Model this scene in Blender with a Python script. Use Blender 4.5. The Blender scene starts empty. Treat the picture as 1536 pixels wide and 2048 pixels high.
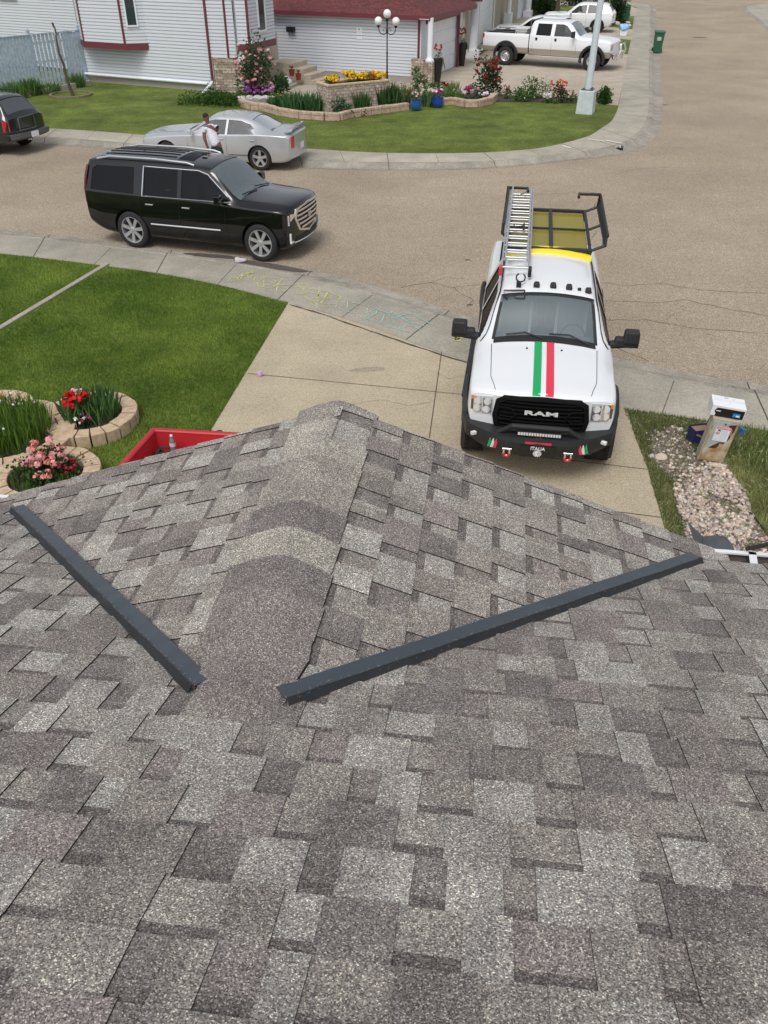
import bpy, bmesh, math, random
import numpy as np
from mathutils import Vector, Matrix, geometry
random.seed(7); np.random.seed(7)
R = math.radians
scene = bpy.context.scene
COL = scene.collection
# ---------------- camera, sky, sun, exposure ----------------
F_PX, PITCH, CAM_H = 1640.0, R(35.6), 5.85
cam_d = bpy.data.cameras.new("camera"); cam_o = bpy.data.objects.new("camera", cam_d); COL.objects.link(cam_o)
cam_d.sensor_fit = 'HORIZONTAL'; cam_d.sensor_width = 36.0; cam_d.lens = 36.0 * F_PX / 1536.0
cam_d.clip_start = 0.05; cam_d.clip_end = 1500
cam_o.location = (0, 0, CAM_H); cam_o.rotation_euler = (R(90) - PITCH, 0, 0)
scene.camera = cam_o
SUN_EL, SUN_AZ = R(58), R(200)     # azimuth measured clockwise from +Y
world = bpy.data.worlds.new("World"); scene.world = world; world.use_nodes = True
wn = world.node_tree; wn.nodes.clear()
sky = wn.nodes.new('ShaderNodeTexSky'); sky.sky_type = 'NISHITA'; sky.sun_disc = False
sky.sun_elevation = SUN_EL; sky.sun_rotation = SUN_AZ; sky.air_density = 1.0; sky.dust_density = 3.0
hs = wn.nodes.new('ShaderNodeHueSaturation'); hs.inputs['Saturation'].default_value = 0.30
bg = wn.nodes.new('ShaderNodeBackground'); bg.inputs['Strength'].default_value = 0.15
wo = wn.nodes.new('ShaderNodeOutputWorld')
wn.links.new(sky.outputs[0], hs.inputs['Color']); wn.links.new(hs.outputs[0], bg.inputs[0]); wn.links.new(bg.outputs[0], wo.inputs[0])
sun_d = bpy.data.lights.new("sun", 'SUN'); sun_d.energy = 1.3; sun_d.angle = R(24); sun_d.color = (1.0, 0.965, 0.92)
sun_o = bpy.data.objects.new("sun", sun_d); COL.objects.link(sun_o)
sd = Vector((math.sin(SUN_AZ) * math.cos(SUN_EL), math.cos(SUN_AZ) * math.cos(SUN_EL), math.sin(SUN_EL)))
sun_o.rotation_euler = sd.to_track_quat('Z', 'Y').to_euler()
scene.view_settings.view_transform = 'Standard'; scene.view_settings.look = 'None'
scene.view_settings.exposure = 0.0; scene.view_settings.gamma = 1.0
scene.render.resolution_x = 768; scene.render.resolution_y = 1024

# ---------------- surveying helpers ----------------
def ray(px, py):
    u = (px - 768) / F_PX; v = (py - 1024) / F_PX
    return Vector((u, math.cos(PITCH) - v * math.sin(PITCH), -math.sin(PITCH) - v * math.cos(PITCH)))
def G(px, py, z=0.12):                 # survey point on the level z
    d = ray(px, py); t = (CAM_H - z) / -d.z
    return Vector((d.x * t, d.y * t, z))
def WP(px, py, A, B):                  # survey point on the upright plane through A and B
    d = ray(px, py); n = Vector((-(B.y - A.y), B.x - A.x, 0))
    t = n.dot(A - Vector((0, 0, CAM_H))) / n.dot(d)
    return Vector((0, 0, CAM_H)) + d * t
def V(*a): return Vector(a)
def lerp(a, b, t): return a + (b - a) * t

# ---------------- materials ----------------
def nodes_of(m):
    m.use_nodes = True; nt = m.node_tree; nt.nodes.clear()
    o = nt.nodes.new('ShaderNodeOutputMaterial'); b = nt.nodes.new('ShaderNodeBsdfPrincipled')
    nt.links.new(b.outputs[0], o.inputs[0]); return nt, b, o
def N(nt, kind, **kw):
    n = nt.nodes.new(kind)
    for k, v in kw.items():
        if k.startswith('i_'): n.inputs[k[2:].replace('_', ' ')].default_value = v
        else: setattr(n, k, v)
    return n
def c4(c): return (c[0], c[1], c[2], 1)
def mat(name, c, rough=0.6, metal=0.0, coat=0.0, spec=0.5, var=0.06, vscale=3.0, bump=0.0, bscale=60.0, c2=None, emit=None):
    """principled with gentle procedural unevenness"""
    m = bpy.data.materials.new(name); nt, b, o = nodes_of(m); L = nt.links.new
    tc = N(nt, 'ShaderNodeTexCoord')
    no = N(nt, 'ShaderNodeTexNoise', i_Scale=vscale, i_Detail=5.0); L(tc.outputs['Object'], no.inputs['Vector'])
    mx = N(nt, 'ShaderNodeMixRGB'); L(no.outputs['Fac'], mx.inputs[0])
    if c2 is None:
        mx.inputs[1].default_value = c4([max(0, x * (1 - var)) for x in c]); mx.inputs[2].default_value = c4([min(1, x * (1 + var)) for x in c])
    else:
        cr = N(nt, 'ShaderNodeMapRange'); cr.inputs[1].default_value = .38; cr.inputs[2].default_value = .62
        L(no.outputs['Fac'], cr.inputs[0]); L(cr.outputs[0], mx.inputs[0])
        mx.inputs[1].default_value = c4(c); mx.inputs[2].default_value = c4(c2)
    L(mx.outputs[0], b.inputs['Base Color'])
    b.inputs['Roughness'].default_value = rough; b.inputs['Metallic'].default_value = metal
    b.inputs['Coat Weight'].default_value = coat; b.inputs['Specular IOR Level'].default_value = spec
    if coat: b.inputs['Coat Roughness'].default_value = 0.04
    if bump:
        n2 = N(nt, 'ShaderNodeTexNoise', i_Scale=bscale, i_Detail=4.0); L(tc.outputs['Object'], n2.inputs['Vector'])
        bp = N(nt, 'ShaderNodeBump', i_Strength=bump, i_Distance=0.01); L(n2.outputs['Fac'], bp.inputs['Height']); L(bp.outputs[0], b.inputs['Normal'])
    if emit: b.inputs['Emission Color'].default_value = c4(c); b.inputs['Emission Strength'].default_value = emit
    return m
def glass(name, tint, rough=0.02, body=(0.02, 0.025, 0.03), opaque=0.0, refl=1.0):
    m = bpy.data.materials.new(name); m.use_nodes = True; nt = m.node_tree; nt.nodes.clear(); L = nt.links.new
    o = N(nt, 'ShaderNodeOutputMaterial'); fr = N(nt, 'ShaderNodeFresnel', i_IOR=1.55)
    gl = N(nt, 'ShaderNodeBsdfGlossy'); gl.inputs['Roughness'].default_value = rough; gl.inputs['Color'].default_value = (1, 1, 1, 1)
    tr = N(nt, 'ShaderNodeBsdfTransparent'); tr.inputs['Color'].default_value = c4(tint)
    df = N(nt, 'ShaderNodeBsdfDiffuse'); df.inputs['Color'].default_value = c4(body)
    m1 = N(nt, 'ShaderNodeMixShader'); m1.inputs[0].default_value = opaque; L(tr.outputs[0], m1.inputs[1]); L(df.outputs[0], m1.inputs[2])
    m2 = N(nt, 'ShaderNodeMixShader'); ad = N(nt, 'ShaderNodeMath', operation='MULTIPLY_ADD'); ad.inputs[1].default_value = refl; ad.inputs[2].default_value = 0.03 * refl
    L(fr.outputs[0], ad.inputs[0]); L(ad.outputs[0], m2.inputs[0]); L(m1.outputs[0], m2.inputs[1]); L(gl.outputs[0], m2.inputs[2]); L(m2.outputs[0], o.inputs[0])
    return m
def attr_mat(name, rough=0.8, granule=False, bump=0.3, trans=0.0):
    """colour from the face colour attribute"""
    m = bpy.data.materials.new(name); nt, b, o = nodes_of(m); L = nt.links.new
    at = N(nt, 'ShaderNodeAttribute', attribute_name='Col'); src = at.outputs['Color']
    tc = N(nt, 'ShaderNodeTexCoord')
    if granule:
        vo = N(nt, 'ShaderNodeTexVoronoi', i_Scale=430.0); L(tc.outputs['Object'], vo.inputs['Vector'])
        sp = N(nt, 'ShaderNodeSeparateColor'); L(vo.outputs['Color'], sp.inputs[0])
        cr = N(nt, 'ShaderNodeValToRGB'); e = cr.color_ramp; e.interpolation = 'CONSTANT'
        e.elements[0].position = 0; e.elements[0].color = (.36, .35, .36, 1); e.elements[1].position = .24; e.elements[1].color = (.72, .71, .71, 1)
        for p, c in ((.5, (.98, .97, .96)), (.74, (1.25, 1.24, 1.2)), (.87, (1.75, 1.7, 1.58)), (.95, (2.7, 2.62, 2.42))):
            x = e.elements.new(p); x.color = c4(c)
        L(sp.outputs[0], cr.inputs[0])
        # blotches of worn and dirty granules
        no = N(nt, 'ShaderNodeTexNoise', i_Scale=7.0, i_Detail=6.0, i_Roughness=.65); L(tc.outputs['Object'], no.inputs['Vector'])
        mr = N(nt, 'ShaderNodeMapRange'); mr.inputs[1].default_value = .3; mr.inputs[2].default_value = .7; mr.inputs[3].default_value = .8; mr.inputs[4].default_value = 1.2
        L(no.outputs['Fac'], mr.inputs[0])
        m0 = N(nt, 'ShaderNodeMixRGB', blend_type='MULTIPLY'); m0.inputs[0].default_value = 1; L(src, m0.inputs[1]); L(cr.outputs[0], m0.inputs[2])
        m1 = N(nt, 'ShaderNodeVectorMath', operation='SCALE'); L(m0.outputs[0], m1.inputs[0]); L(mr.outputs[0], m1.inputs['Scale'])
        src = m1.outputs[0]
        vb = N(nt, 'ShaderNodeBump', i_Strength=bump, i_Distance=0.002); L(sp.outputs[1], vb.inputs['Height']); L(vb.outputs[0], b.inputs['Normal'])
    L(src, b.inputs['Base Color']); b.inputs['Roughness'].default_value = rough; b.inputs['Specular IOR Level'].default_value = .3
    if trans:
        t = N(nt, 'ShaderNodeBsdfTranslucent'); L(src, t.inputs[0]); mx = N(nt, 'ShaderNodeMixShader'); mx.inputs[0].default_value = trans
        L(b.outputs[0], mx.inputs[1]); L(t.outputs[0], mx.inputs[2]); L(mx.outputs[0], o.inputs[0])
    return m
def ground_mat(name, stops, fine, big=((.8, .25), (.9, 1.12)), rough=.9, bump=.4, crack=None, stain=None):
    """aggregate surface: fine speckle ramp multiplied by broad soft patches, optional cracks"""
    m = bpy.data.materials.new(name); nt, b, o = nodes_of(m); L = nt.links.new
    tc = N(nt, 'ShaderNodeTexCoord'); P = tc.outputs['Object']
    vo = N(nt, 'ShaderNodeTexVoronoi', i_Scale=fine); L(P, vo.inputs['Vector'])
    sp = N(nt, 'ShaderNodeSeparateColor'); L(vo.outputs['Color'], sp.inputs[0])
    n1 = N(nt, 'ShaderNodeTexNoise', i_Scale=fine * .35, i_Detail=6.0, i_Roughness=.7); L(P, n1.inputs['Vector'])
    mm = N(nt, 'ShaderNodeMixRGB'); mm.inputs[0].default_value = .5; L(sp.outputs[0], mm.inputs[1]); L(n1.outputs['Fac'], mm.inputs[2])
    cr = N(nt, 'ShaderNodeValToRGB'); e = cr.color_ramp
    e.elements[0].position = stops[0][0]; e.elements[0].color = c4(stops[0][1]); e.elements[1].position = stops[-1][0]; e.elements[1].color = c4(stops[-1][1])
    for p, c in stops[1:-1]: x = e.elements.new(p); x.color = c4(c)
    L(mm.outputs[0], cr.inputs[0]); src = cr.outputs[0]
    for (sc, _), (lo, hi) in [((big[0][0], 0), (big[1][0], big[1][1])), ((big[0][1], 0), (big[1][0], big[1][1]))]:
        nb = N(nt, 'ShaderNodeTexNoise', i_Scale=sc, i_Detail=5.0, i_Roughness=.6); L(P, nb.inputs['Vector'])
        mr = N(nt, 'ShaderNodeMapRange'); mr.inputs[1].default_value = .3; mr.inputs[2].default_value = .7; mr.inputs[3].default_value = lo; mr.inputs[4].default_value = hi
        L(nb.outputs['Fac'], mr.inputs[0]); sc_ = N(nt, 'ShaderNodeVectorMath', operation='SCALE'); L(src, sc_.inputs[0]); L(mr.outputs[0], sc_.inputs['Scale']); src = sc_.outputs[0]
    if crack:
        csc, wid, amt = crack
        wp = N(nt, 'ShaderNodeTexNoise', i_Scale=csc * 3, i_Detail=5.0, i_Roughness=.65); L(P, wp.inputs['Vector'])
        va = N(nt, 'ShaderNodeVectorMath', operation='MULTIPLY_ADD'); va.inputs[1].default_value = (.9 / csc * .5,) * 3; L(wp.outputs['Color'], va.inputs[0]); L(P, va.inputs[2])
        ve = N(nt, 'ShaderNodeTexVoronoi', i_Scale=csc, feature='DISTANCE_TO_EDGE'); L(va.outputs[0], ve.inputs['Vector'])
        lt = N(nt, 'ShaderNodeMath', operation='LESS_THAN'); L(ve.outputs['Distance'], lt.inputs[0]); lt.inputs[1].default_value = wid * csc
        mk = N(nt, 'ShaderNodeTexNoise', i_Scale=.22, i_Detail=2.0); L(P, mk.inputs['Vector'])
        gt = N(nt, 'ShaderNodeMath', operation='GREATER_THAN'); L(mk.outputs['Fac'], gt.inputs[0]); gt.inputs[1].default_value = .60
        mu = N(nt, 'ShaderNodeMath', operation='MULTIPLY'); L(lt.outputs[0], mu.inputs[0]); L(gt.outputs[0], mu.inputs[1])
        m3 = N(nt, 'ShaderNodeMath', operation='MULTIPLY'); L(mu.outputs[0], m3.inputs[0]); m3.inputs[1].default_value = amt
        mc = N(nt, 'ShaderNodeMixRGB'); L(m3.outputs[0], mc.inputs[0]); L(src, mc.inputs[1]); mc.inputs[2].default_value = (.05, .045, .04, 1); src = mc.outputs[0]
    L(src, b.inputs['Base Color']); b.inputs['Roughness'].default_value = rough; b.inputs['Specular IOR Level'].default_value = .25
    bp = N(nt, 'ShaderNodeBump', i_Strength=bump, i_Distance=0.006); L(mm.outputs[0], bp.inputs['Height']); L(bp.outputs[0], b.inputs['Normal'])
    return m
def brick_mat(name, ca, cb, mortar, w=.2, h=.065, bump=.6):
    m = bpy.data.materials.new(name); nt, b, o = nodes_of(m); L = nt.links.new
    uv = N(nt, 'ShaderNodeUVMap', uv_map='UVMap')
    br = N(nt, 'ShaderNodeTexBrick', i_Scale=1.0); br.inputs['Brick Width'].default_value = w; br.inputs['Row Height'].default_value = h
    br.inputs['Mortar Size'].default_value = .008; br.inputs['Color1'].default_value = c4(ca); br.inputs['Color2'].default_value = c4(cb); br.inputs['Mortar'].default_value = c4(mortar)
    L(uv.outputs[0], br.inputs['Vector'])
    no = N(nt, 'ShaderNodeTexNoise', i_Scale=9.0, i_Detail=4.0); L(uv.outputs[0], no.inputs['Vector'])
    mr = N(nt, 'ShaderNodeMapRange'); mr.inputs[1].default_value = .3; mr.inputs[2].default_value = .7; mr.inputs[3].default_value = .6; mr.inputs[4].default_value = 1.3
    L(no.outputs['Fac'], mr.inputs[0]); sc = N(nt, 'ShaderNodeVectorMath', operation='SCALE'); L(br.outputs['Color'], sc.inputs[0]); L(mr.outputs[0], sc.inputs['Scale'])
    L(sc.outputs[0], b.inputs['Base Color']); b.inputs['Roughness'].default_value = .9
    bp = N(nt, 'ShaderNodeBump', i_Strength=bump, i_Distance=0.01, invert=True); L(br.outputs['Fac'], bp.inputs['Height']); L(bp.outputs[0], b.inputs['Normal'])
    return m
M = {}
M['granule'] = attr_mat('shingle_granules', .92, granule=True, bump=.35)
M['leaf'] = attr_mat('leaf', .55, trans=.25)
M['petal'] = attr_mat('petal', .6, trans=.15)
M['grass'] = attr_mat('grass_blade', .6, trans=.25)
M['stone'] = attr_mat('pebble', .8)
M['asphalt'] = ground_mat('asphalt', [(.2, (.16, .126, .090)), (.42, (.30, .242, .176)), (.6, (.42, .348, .258)), (.82, (.59, .51, .40))], 85, big=((.35, .06), (.86, 1.12)), crack=(.30, .008, .5), bump=.5)
M['walk'] = ground_mat('sidewalk_concrete', [(.1, (.29, .265, .215)), (.5, (.40, .37, .305)), (.9, (.50, .47, .395))], 60, big=((1.6, .3), (.84, 1.12)), bump=.15)
M['kerb'] = ground_mat('kerb_concrete', [(.1, (.25, .225, .185)), (.5, (.37, .34, .285)), (.9, (.47, .44, .375))], 50, big=((3.0, .5), (.75, 1.12)), bump=.2)
M['drive'] = ground_mat('driveway_aggregate', [(.14, (.24, .19, .125)), (.4, (.44, .37, .26)), (.6, (.54, .465, .34)), (.88, (.66, .59, .46))], 130, big=((1.1, .25), (.88, 1.08)), bump=.25)
M['drive2'] = ground_mat('driveway_concrete', [(.1, (.34, .29, .225)), (.5, (.46, .40, .32)), (.9, (.56, .50, .41))], 40, big=((1.4, .2), (.85, 1.1)), bump=.1)
M['lawn'] = ground_mat('lawn_soil', [(.1, (.06, .082, .014)), (.5, (.115, .155, .026)), (.9, (.18, .22, .05))], 26, big=((1.3, .45), (.68, 1.25)), bump=.6)
M['soil'] = ground_mat('garden_soil', [(.1, (.03, .022, .015)), (.5, (.07, .052, .038)), (.9, (.13, .10, .075))], 50, bump=.8)
M['joint'] = mat('joint', (.09, .075, .055), .95)
M['siding'] = mat('white_siding', (.70, .73, .785), .5, var=.03, vscale=.8)
M['sidinglap'] = mat('siding_lap_shade', (.52, .54, .575), .7, var=.1)  # shade under each board painted into the lap grooves as darker grey
M['matte'] = mat('matte_black', (.005, .005, .006), .75, spec=.15)
M['maroon'] = mat('maroon_trim', (.16, .035, .045), .45)
M['white'] = mat('white_trim', (.80, .83, .87), .4)
M['whitemetal'] = mat('white_gutter', (.78, .79, .80), .35)
M['mroof'] = brick_mat('maroon_shingles', (.17, .045, .045), (.11, .03, .032), (.05, .015, .015), w=.25, h=.14, bump=.4)
M['brick'] = brick_mat('buff_brick', (.56, .48, .40), (.28, .20, .15), (.16, .14, .12), w=.26, h=.105)
M['brick2'] = brick_mat('planter_brick', (.60, .50, .42), (.42, .33, .27), (.22, .18, .15), w=.20, h=.105)
M['edging'] = mat('edging_block', (.42, .29, .21), .9, c2=(.55, .42, .33), vscale=9, bump=.5)
M['paver'] = mat('planter_stone', (.50, .36, .23), .9, c2=(.62, .48, .34), vscale=14, bump=.5, bscale=120)
M['stucco'] = mat('beige_stucco', (.46, .41, .34), .9, bump=.4, bscale=40)
M['found'] = mat('foundation', (.36, .34, .30), .9, bump=.3)
M['pane'] = glass('house_glass', (.3, .35, .36), opaque=.6, body=(.07, .10, .10))
M['black'] = mat('black_metal', (.012, .012, .013), .4)
M['blackplastic'] = mat('black_plastic', (.02, .021, .023), .55, bump=.1)
M['flash'] = mat('blue_grey_flashing', (.062, .078, .094), .34, metal=.2, bump=.25, bscale=12, var=.15)
M['flashdark'] = mat('shaded_flashing_edge', (.022, .026, .030), .5, var=.3, vscale=9)  # outer hem faces away from the sky; its shade painted as darker metal
M['gutterin'] = mat('dirty_gutter', (.06, .05, .045), .6, c2=(.12, .10, .09), vscale=6)
M['fence'] = mat('blue_fence_paint', (.36, .46, .56), .8, c2=(.50, .58, .66), vscale=8, bump=.3)
M['alu'] = mat('aluminium', (.56, .57, .59), .38, metal=.7)
M['chrome'] = mat('chrome', (.85, .86, .88), .1, metal=1.0)
M['tyre'] = mat('tyre_rubber', (.022, .022, .023), .85, bump=.3, bscale=80)
M['rubber'] = mat('dark_trim', (.016, .016, .018), .6)
M['interior'] = mat('car_interior', (.17, .18, .19), .8)
M['seat'] = mat('seat_grey', (.42, .45, .46), .8)
M['lens'] = glass('lamp_lens', (.9, .9, .92), opaque=.1, body=(.7, .7, .7))
M['red_lamp'] = mat('red_lamp', (.50, .015, .02), .15, coat=.6)
M['globe'] = mat('lamp_globe', (.86, .86, .85), .25)
M['galv'] = mat('painted_pole', (.56, .64, .68), .4)
M['concrete_base'] = mat('pole_base', (.48, .55, .56), .8, c2=(.56, .62, .62), vscale=5, bump=.2)
M['bark'] = mat('bark', (.09, .065, .05), .95, bump=.8, bscale=30)

# ---------------- mesh builder ----------------
class MB:
    def __init__(s): s.v = []; s.f = []; s.m = []; s.c = []; s.col = (1, 1, 1); s.mi = 0
    def add(s, vs, fs, mi=None, col=None):
        o = len(s.v); s.v.extend([tuple(p) for p in vs])
        for f in fs:
            s.f.append(tuple(i + o for i in f)); s.m.append(s.mi if mi is None else mi); s.c.append(col or s.col)
        return s
    def box(s, c, size, rz=0, mi=None, col=None, taper=1.0, rot=None):
        hx, hy, hz = [a / 2 for a in size]; m = rot if rot is not None else Matrix.Rotation(rz, 3, 'Z'); c = Vector(c); vs = []
        for z in (-1, 1):
            k = taper if z > 0 else 1
            for x, y in ((-1, -1), (1, -1), (1, 1), (-1, 1)): vs.append(c + m @ Vector((x * hx * k, y * hy * k, z * hz)))
        return s.add(vs, [(3, 2, 1, 0), (4, 5, 6, 7), (0, 1, 5, 4), (1, 2, 6, 5), (2, 3, 7, 6), (3, 0, 4, 7)], mi, col)
    def tube(s, pts, r, n=8, mi=None, col=None, cap=True, closed=False):
        pts = [Vector(p) for p in pts]; K = len(pts); rs = r if isinstance(r, (list, tuple)) else [r] * K; vs = []; prev = None
        for i, p in enumerate(pts):
            if closed: t = pts[(i + 1) % K] - pts[i - 1]
            else: t = pts[min(i + 1, K - 1)] - pts[max(i - 1, 0)]
            t.normalize()
            if prev is None: a = Vector((0, 0, 1)) if abs(t.z) < .9 else Vector((1, 0, 0)); u = t.cross(a).normalized()
            else: u = (prev - t * prev.dot(t)); u = u.normalized() if u.length > 1e-6 else t.orthogonal().normalized()
            prev = u; w = t.cross(u)
            for j in range(n):
                a = 2 * math.pi * j / n; vs.append(p + (u * math.cos(a) + w * math.sin(a)) * rs[i])
        fs = [(i * n + j, i * n + (j + 1) % n, (i + 1) * n + (j + 1) % n, (i + 1) * n + j) for i in range(K - 1) for j in range(n)]
        if closed: fs += [((K - 1) * n + j, (K - 1) * n + (j + 1) % n, (j + 1) % n, j) for j in range(n)]
        elif cap: fs += [tuple(range(n))[::-1], tuple((K - 1) * n + j for j in range(n))]
        return s.add(vs, fs, mi, col)
    def cyl(s, a, b, r0, r1=None, n=16, mi=None, col=None): return s.tube([a, b], [r0, r0 if r1 is None else r1], n, mi, col)
    def lathe(s, prof, c=(0, 0, 0), n=20, axis='Z', mi=None, col=None, cap=True):
        vs = []; c = Vector(c)
        for r, h in prof:
            for j in range(n):
                a = 2 * math.pi * j / n; x, y = r * math.cos(a), r * math.sin(a)
                vs.append(c + (Vector((x, y, h)) if axis == 'Z' else Vector((x, h, y)) if axis == 'Y' else Vector((h, x, y))))
        K = len(prof); fs = [(i * n + j, i * n + (j + 1) % n, (i + 1) * n + (j + 1) % n, (i + 1) * n + j) for i in range(K - 1) for j in range(n)]
        if cap: fs += [tuple(range(n))[::-1], tuple((K - 1) * n + j for j in range(n))]
        return s.add(vs, fs, mi, col)
    def prism(s, poly, ext, mi=None, col=None):        # 3D polygon extruded by a vector
        ext = Vector(ext); n = len(poly); a = [Vector(p) for p in poly]; b = [p + ext for p in a]
        return s.add(a + b, [tuple(range(n))[::-1], tuple(range(n, 2 * n))] + [(i, (i + 1) % n, n + (i + 1) % n, n + i) for i in range(n)], mi, col)
    def grid(s, rows, mi=None, col=None, close=False):
        n = len(rows[0]); vs = [p for r in rows for p in r]
        fs = [(i * n + j, i * n + j + 1, (i + 1) * n + j + 1, (i + 1) * n + j) for i in range(len(rows) - 1) for j in range(n - 1)]
        if close: fs += [(i * n + n - 1, i * n, (i + 1) * n, (i + 1) * n + n - 1) for i in range(len(rows) - 1)]
        return s.add(vs, fs, mi, col)
    def slab(s, rows, off, mi=None, col=None):         # grid given thickness by offset vector / function
        n = len(rows[0]); m = len(rows); low = [[Vector(p) + (off(p) if callable(off) else Vector(off)) for p in r] for r in rows]
        s.grid(rows, mi, col); s.grid([r[::-1] for r in low], mi, col)
        ring = [(0, j) for j in range(n)] + [(i, n - 1) for i in range(1, m)] + [(m - 1, j) for j in range(n - 2, -1, -1)] + [(i, 0) for i in range(m - 2, 0, -1)]
        for k in range(len(ring)):
            (a, b), (c, d) = ring[k], ring[(k + 1) % len(ring)]
            s.add([rows[a][b], low[a][b], low[c][d], rows[c][d]], [(0, 1, 2, 3)], mi, col)
        return s
    def ball(s, c, r, n=10, m=7, sc=(1, 1, 1), mi=None, col=None):
        prof = [(max(.001, math.sin(math.pi * i / m)), -math.cos(math.pi * i / m)) for i in range(m + 1)]; o = len(s.v)
        s.lathe(prof, (0, 0, 0), n, 'Z', mi, col, cap=False); c = Vector(c)
        for i in range(o, len(s.v)): p = s.v[i]; s.v[i] = (c.x + p[0] * r * sc[0], c.y + p[1] * r * sc[1], c.z + p[2] * r * sc[2])
        return s
    def xform(s, mtx, start=0):
        for i in range(start, len(s.v)): s.v[i] = tuple(mtx @ Vector(s.v[i]))
        return s
    def build(s, name, mats, parent=None, off=None, smooth=None, bevel=0, uv=True, link=True):
        me = bpy.data.meshes.new(name)
        vs = np.array(s.v, dtype=np.float64).reshape(-1, 3)
        if off is not None: vs = vs - np.array(off)
        me.from_pydata([tuple(p) for p in vs], [], s.f)
        if not isinstance(mats, (list, tuple)): mats = [mats]
        for m in mats: me.materials.append(M[m] if isinstance(m, str) else m)
        if len(mats) > 1: me.polygons.foreach_set('material_index', s.m)
        if any(c != (1, 1, 1) for c in s.c):
            ca = me.color_attributes.new('Col', 'FLOAT_COLOR', 'CORNER')
            tot = np.array([len(f) for f in s.f]); cc = np.repeat(np.array([(c[0], c[1], c[2], 1.0) for c in s.c]), tot, axis=0)
            ca.data.foreach_set('color', cc.ravel())
        if uv:
            uvl = me.uv_layers.new(name='UVMap'); nl = len(me.loops); buf = np.zeros((nl, 2)); nrm = np.zeros(len(me.polygons) * 3)
            me.polygons.foreach_get('normal', nrm); nrm = nrm.reshape(-1, 3); ls = np.zeros(len(me.polygons), int); lt = np.zeros(len(me.polygons), int)
            me.polygons.foreach_get('loop_start', ls); me.polygons.foreach_get('loop_total', lt); vi = np.zeros(nl, int); me.loops.foreach_get('vertex_index', vi)
            hz = np.stack([-nrm[:, 1], nrm[:, 0], np.zeros(len(nrm))], 1); ln = np.linalg.norm(hz, axis=1); flat = ln < .05
            hz[flat] = (1, 0, 0); ln[flat] = 1; hz = hz / ln[:, None]; up = np.cross(nrm, hz)
            pi = np.repeat(np.arange(len(lt)), lt); order = np.concatenate([np.arange(a, a + b) for a, b in zip(ls, lt)]) if len(ls) else []
            P = vs[vi[order]] ; buf[order, 0] = (P * hz[pi]).sum(1); buf[order, 1] = (P * up[pi]).sum(1)
            uvl.data.foreach_set('uv', buf.ravel())
        if smooth is not None:
            me.polygons.foreach_set('use_smooth', [True] * len(me.polygons)); me.set_sharp_from_angle(angle=R(smooth))
        me.update(); o = bpy.data.objects.new(name, me)
        if link: COL.objects.link(o)
        if parent: o.parent = parent
        if bevel:
            b = o.modifiers.new('bevel', 'BEVEL'); b.width = bevel; b.segments = 2; b.limit_method = 'ANGLE'; b.angle_limit = R(40)
        return o
def tag(o, label=None, cat=None, group=None, kind=None):
    if label: o['label'] = label
    if cat: o['category'] = cat
    if group: o['group'] = group
    if kind: o['kind'] = kind
    return o
def thing(name, label, cat, loc=(0, 0, 0), rz=0, group=None):
    o = bpy.data.objects.new(name, None); COL.objects.link(o); o.location = loc; o.rotation_euler = (0, 0, rz); o.empty_display_size = .3
    return tag(o, label, cat, group)
def copy_tree(o, parent=None):
    c = o.copy(); COL.objects.link(c); c.parent = parent
    for ch in list(o.children): copy_tree(ch, c)
    return c
def text_mb(txt, size, ext=.002, bold=.0):
    cu = bpy.data.curves.new('t', 'FONT'); cu.body = txt; cu.size = size; cu.extrude = ext; cu.offset = bold; cu.align_x = 'CENTER'; cu.align_y = 'CENTER'
    ob = bpy.data.objects.new('t', cu); COL.objects.link(ob); bpy.context.view_layer.update()
    dg = bpy.context.evaluated_depsgraph_get(); me = bpy.data.meshes.new_from_object(ob.evaluated_get(dg))
    mb = MB(); mb.add([v.co.copy() for v in me.vertices], [tuple(p.vertices) for p in me.polygons])
    bpy.data.objects.remove(ob); bpy.data.curves.remove(cu); bpy.data.meshes.remove(me); return mb
def in_poly(x, y, poly):
    """vectorised point in polygon"""
    ins = np.zeros(len(x), bool); n = len(poly)
    for i in range(n):
        x0, y0 = poly[i][0], poly[i][1]; x1, y1 = poly[(i + 1) % n][0], poly[(i + 1) % n][1]
        if y0 == y1: continue
        c = ((y0 > y) != (y1 > y)) & (x < (x1 - x0) * (y - y0) / (y1 - y0) + x0); ins ^= c
    return ins
def fast_mesh(name, verts, faces_n, nper, mats, colors=None, parent=None):
    """numpy mesh of equal sized faces; colors per face"""
    me = bpy.data.meshes.new(name); me.vertices.add(len(verts)); me.vertices.foreach_set('co', verts.astype(np.float32).ravel())
    nf = len(faces_n); me.loops.add(nf * nper); me.loops.foreach_set('vertex_index', faces_n.astype(np.int32).ravel())
    me.polygons.add(nf); me.polygons.foreach_set('loop_start', np.arange(nf, dtype=np.int32) * nper); me.polygons.foreach_set('loop_total', np.full(nf, nper, dtype=np.int32))
    me.update(calc_edges=True)
    if colors is not None:
        ca = me.color_attributes.new('Col', 'FLOAT_COLOR', 'CORNER'); cc = np.ones((nf * nper, 4), dtype=np.float32); cc[:, :3] = np.repeat(colors, nper, axis=0); ca.data.foreach_set('color', cc.ravel())
    me.materials.append(M[mats]); o = bpy.data.objects.new(name, me); COL.objects.link(o)
    if parent: o.parent = parent
    return o
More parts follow.
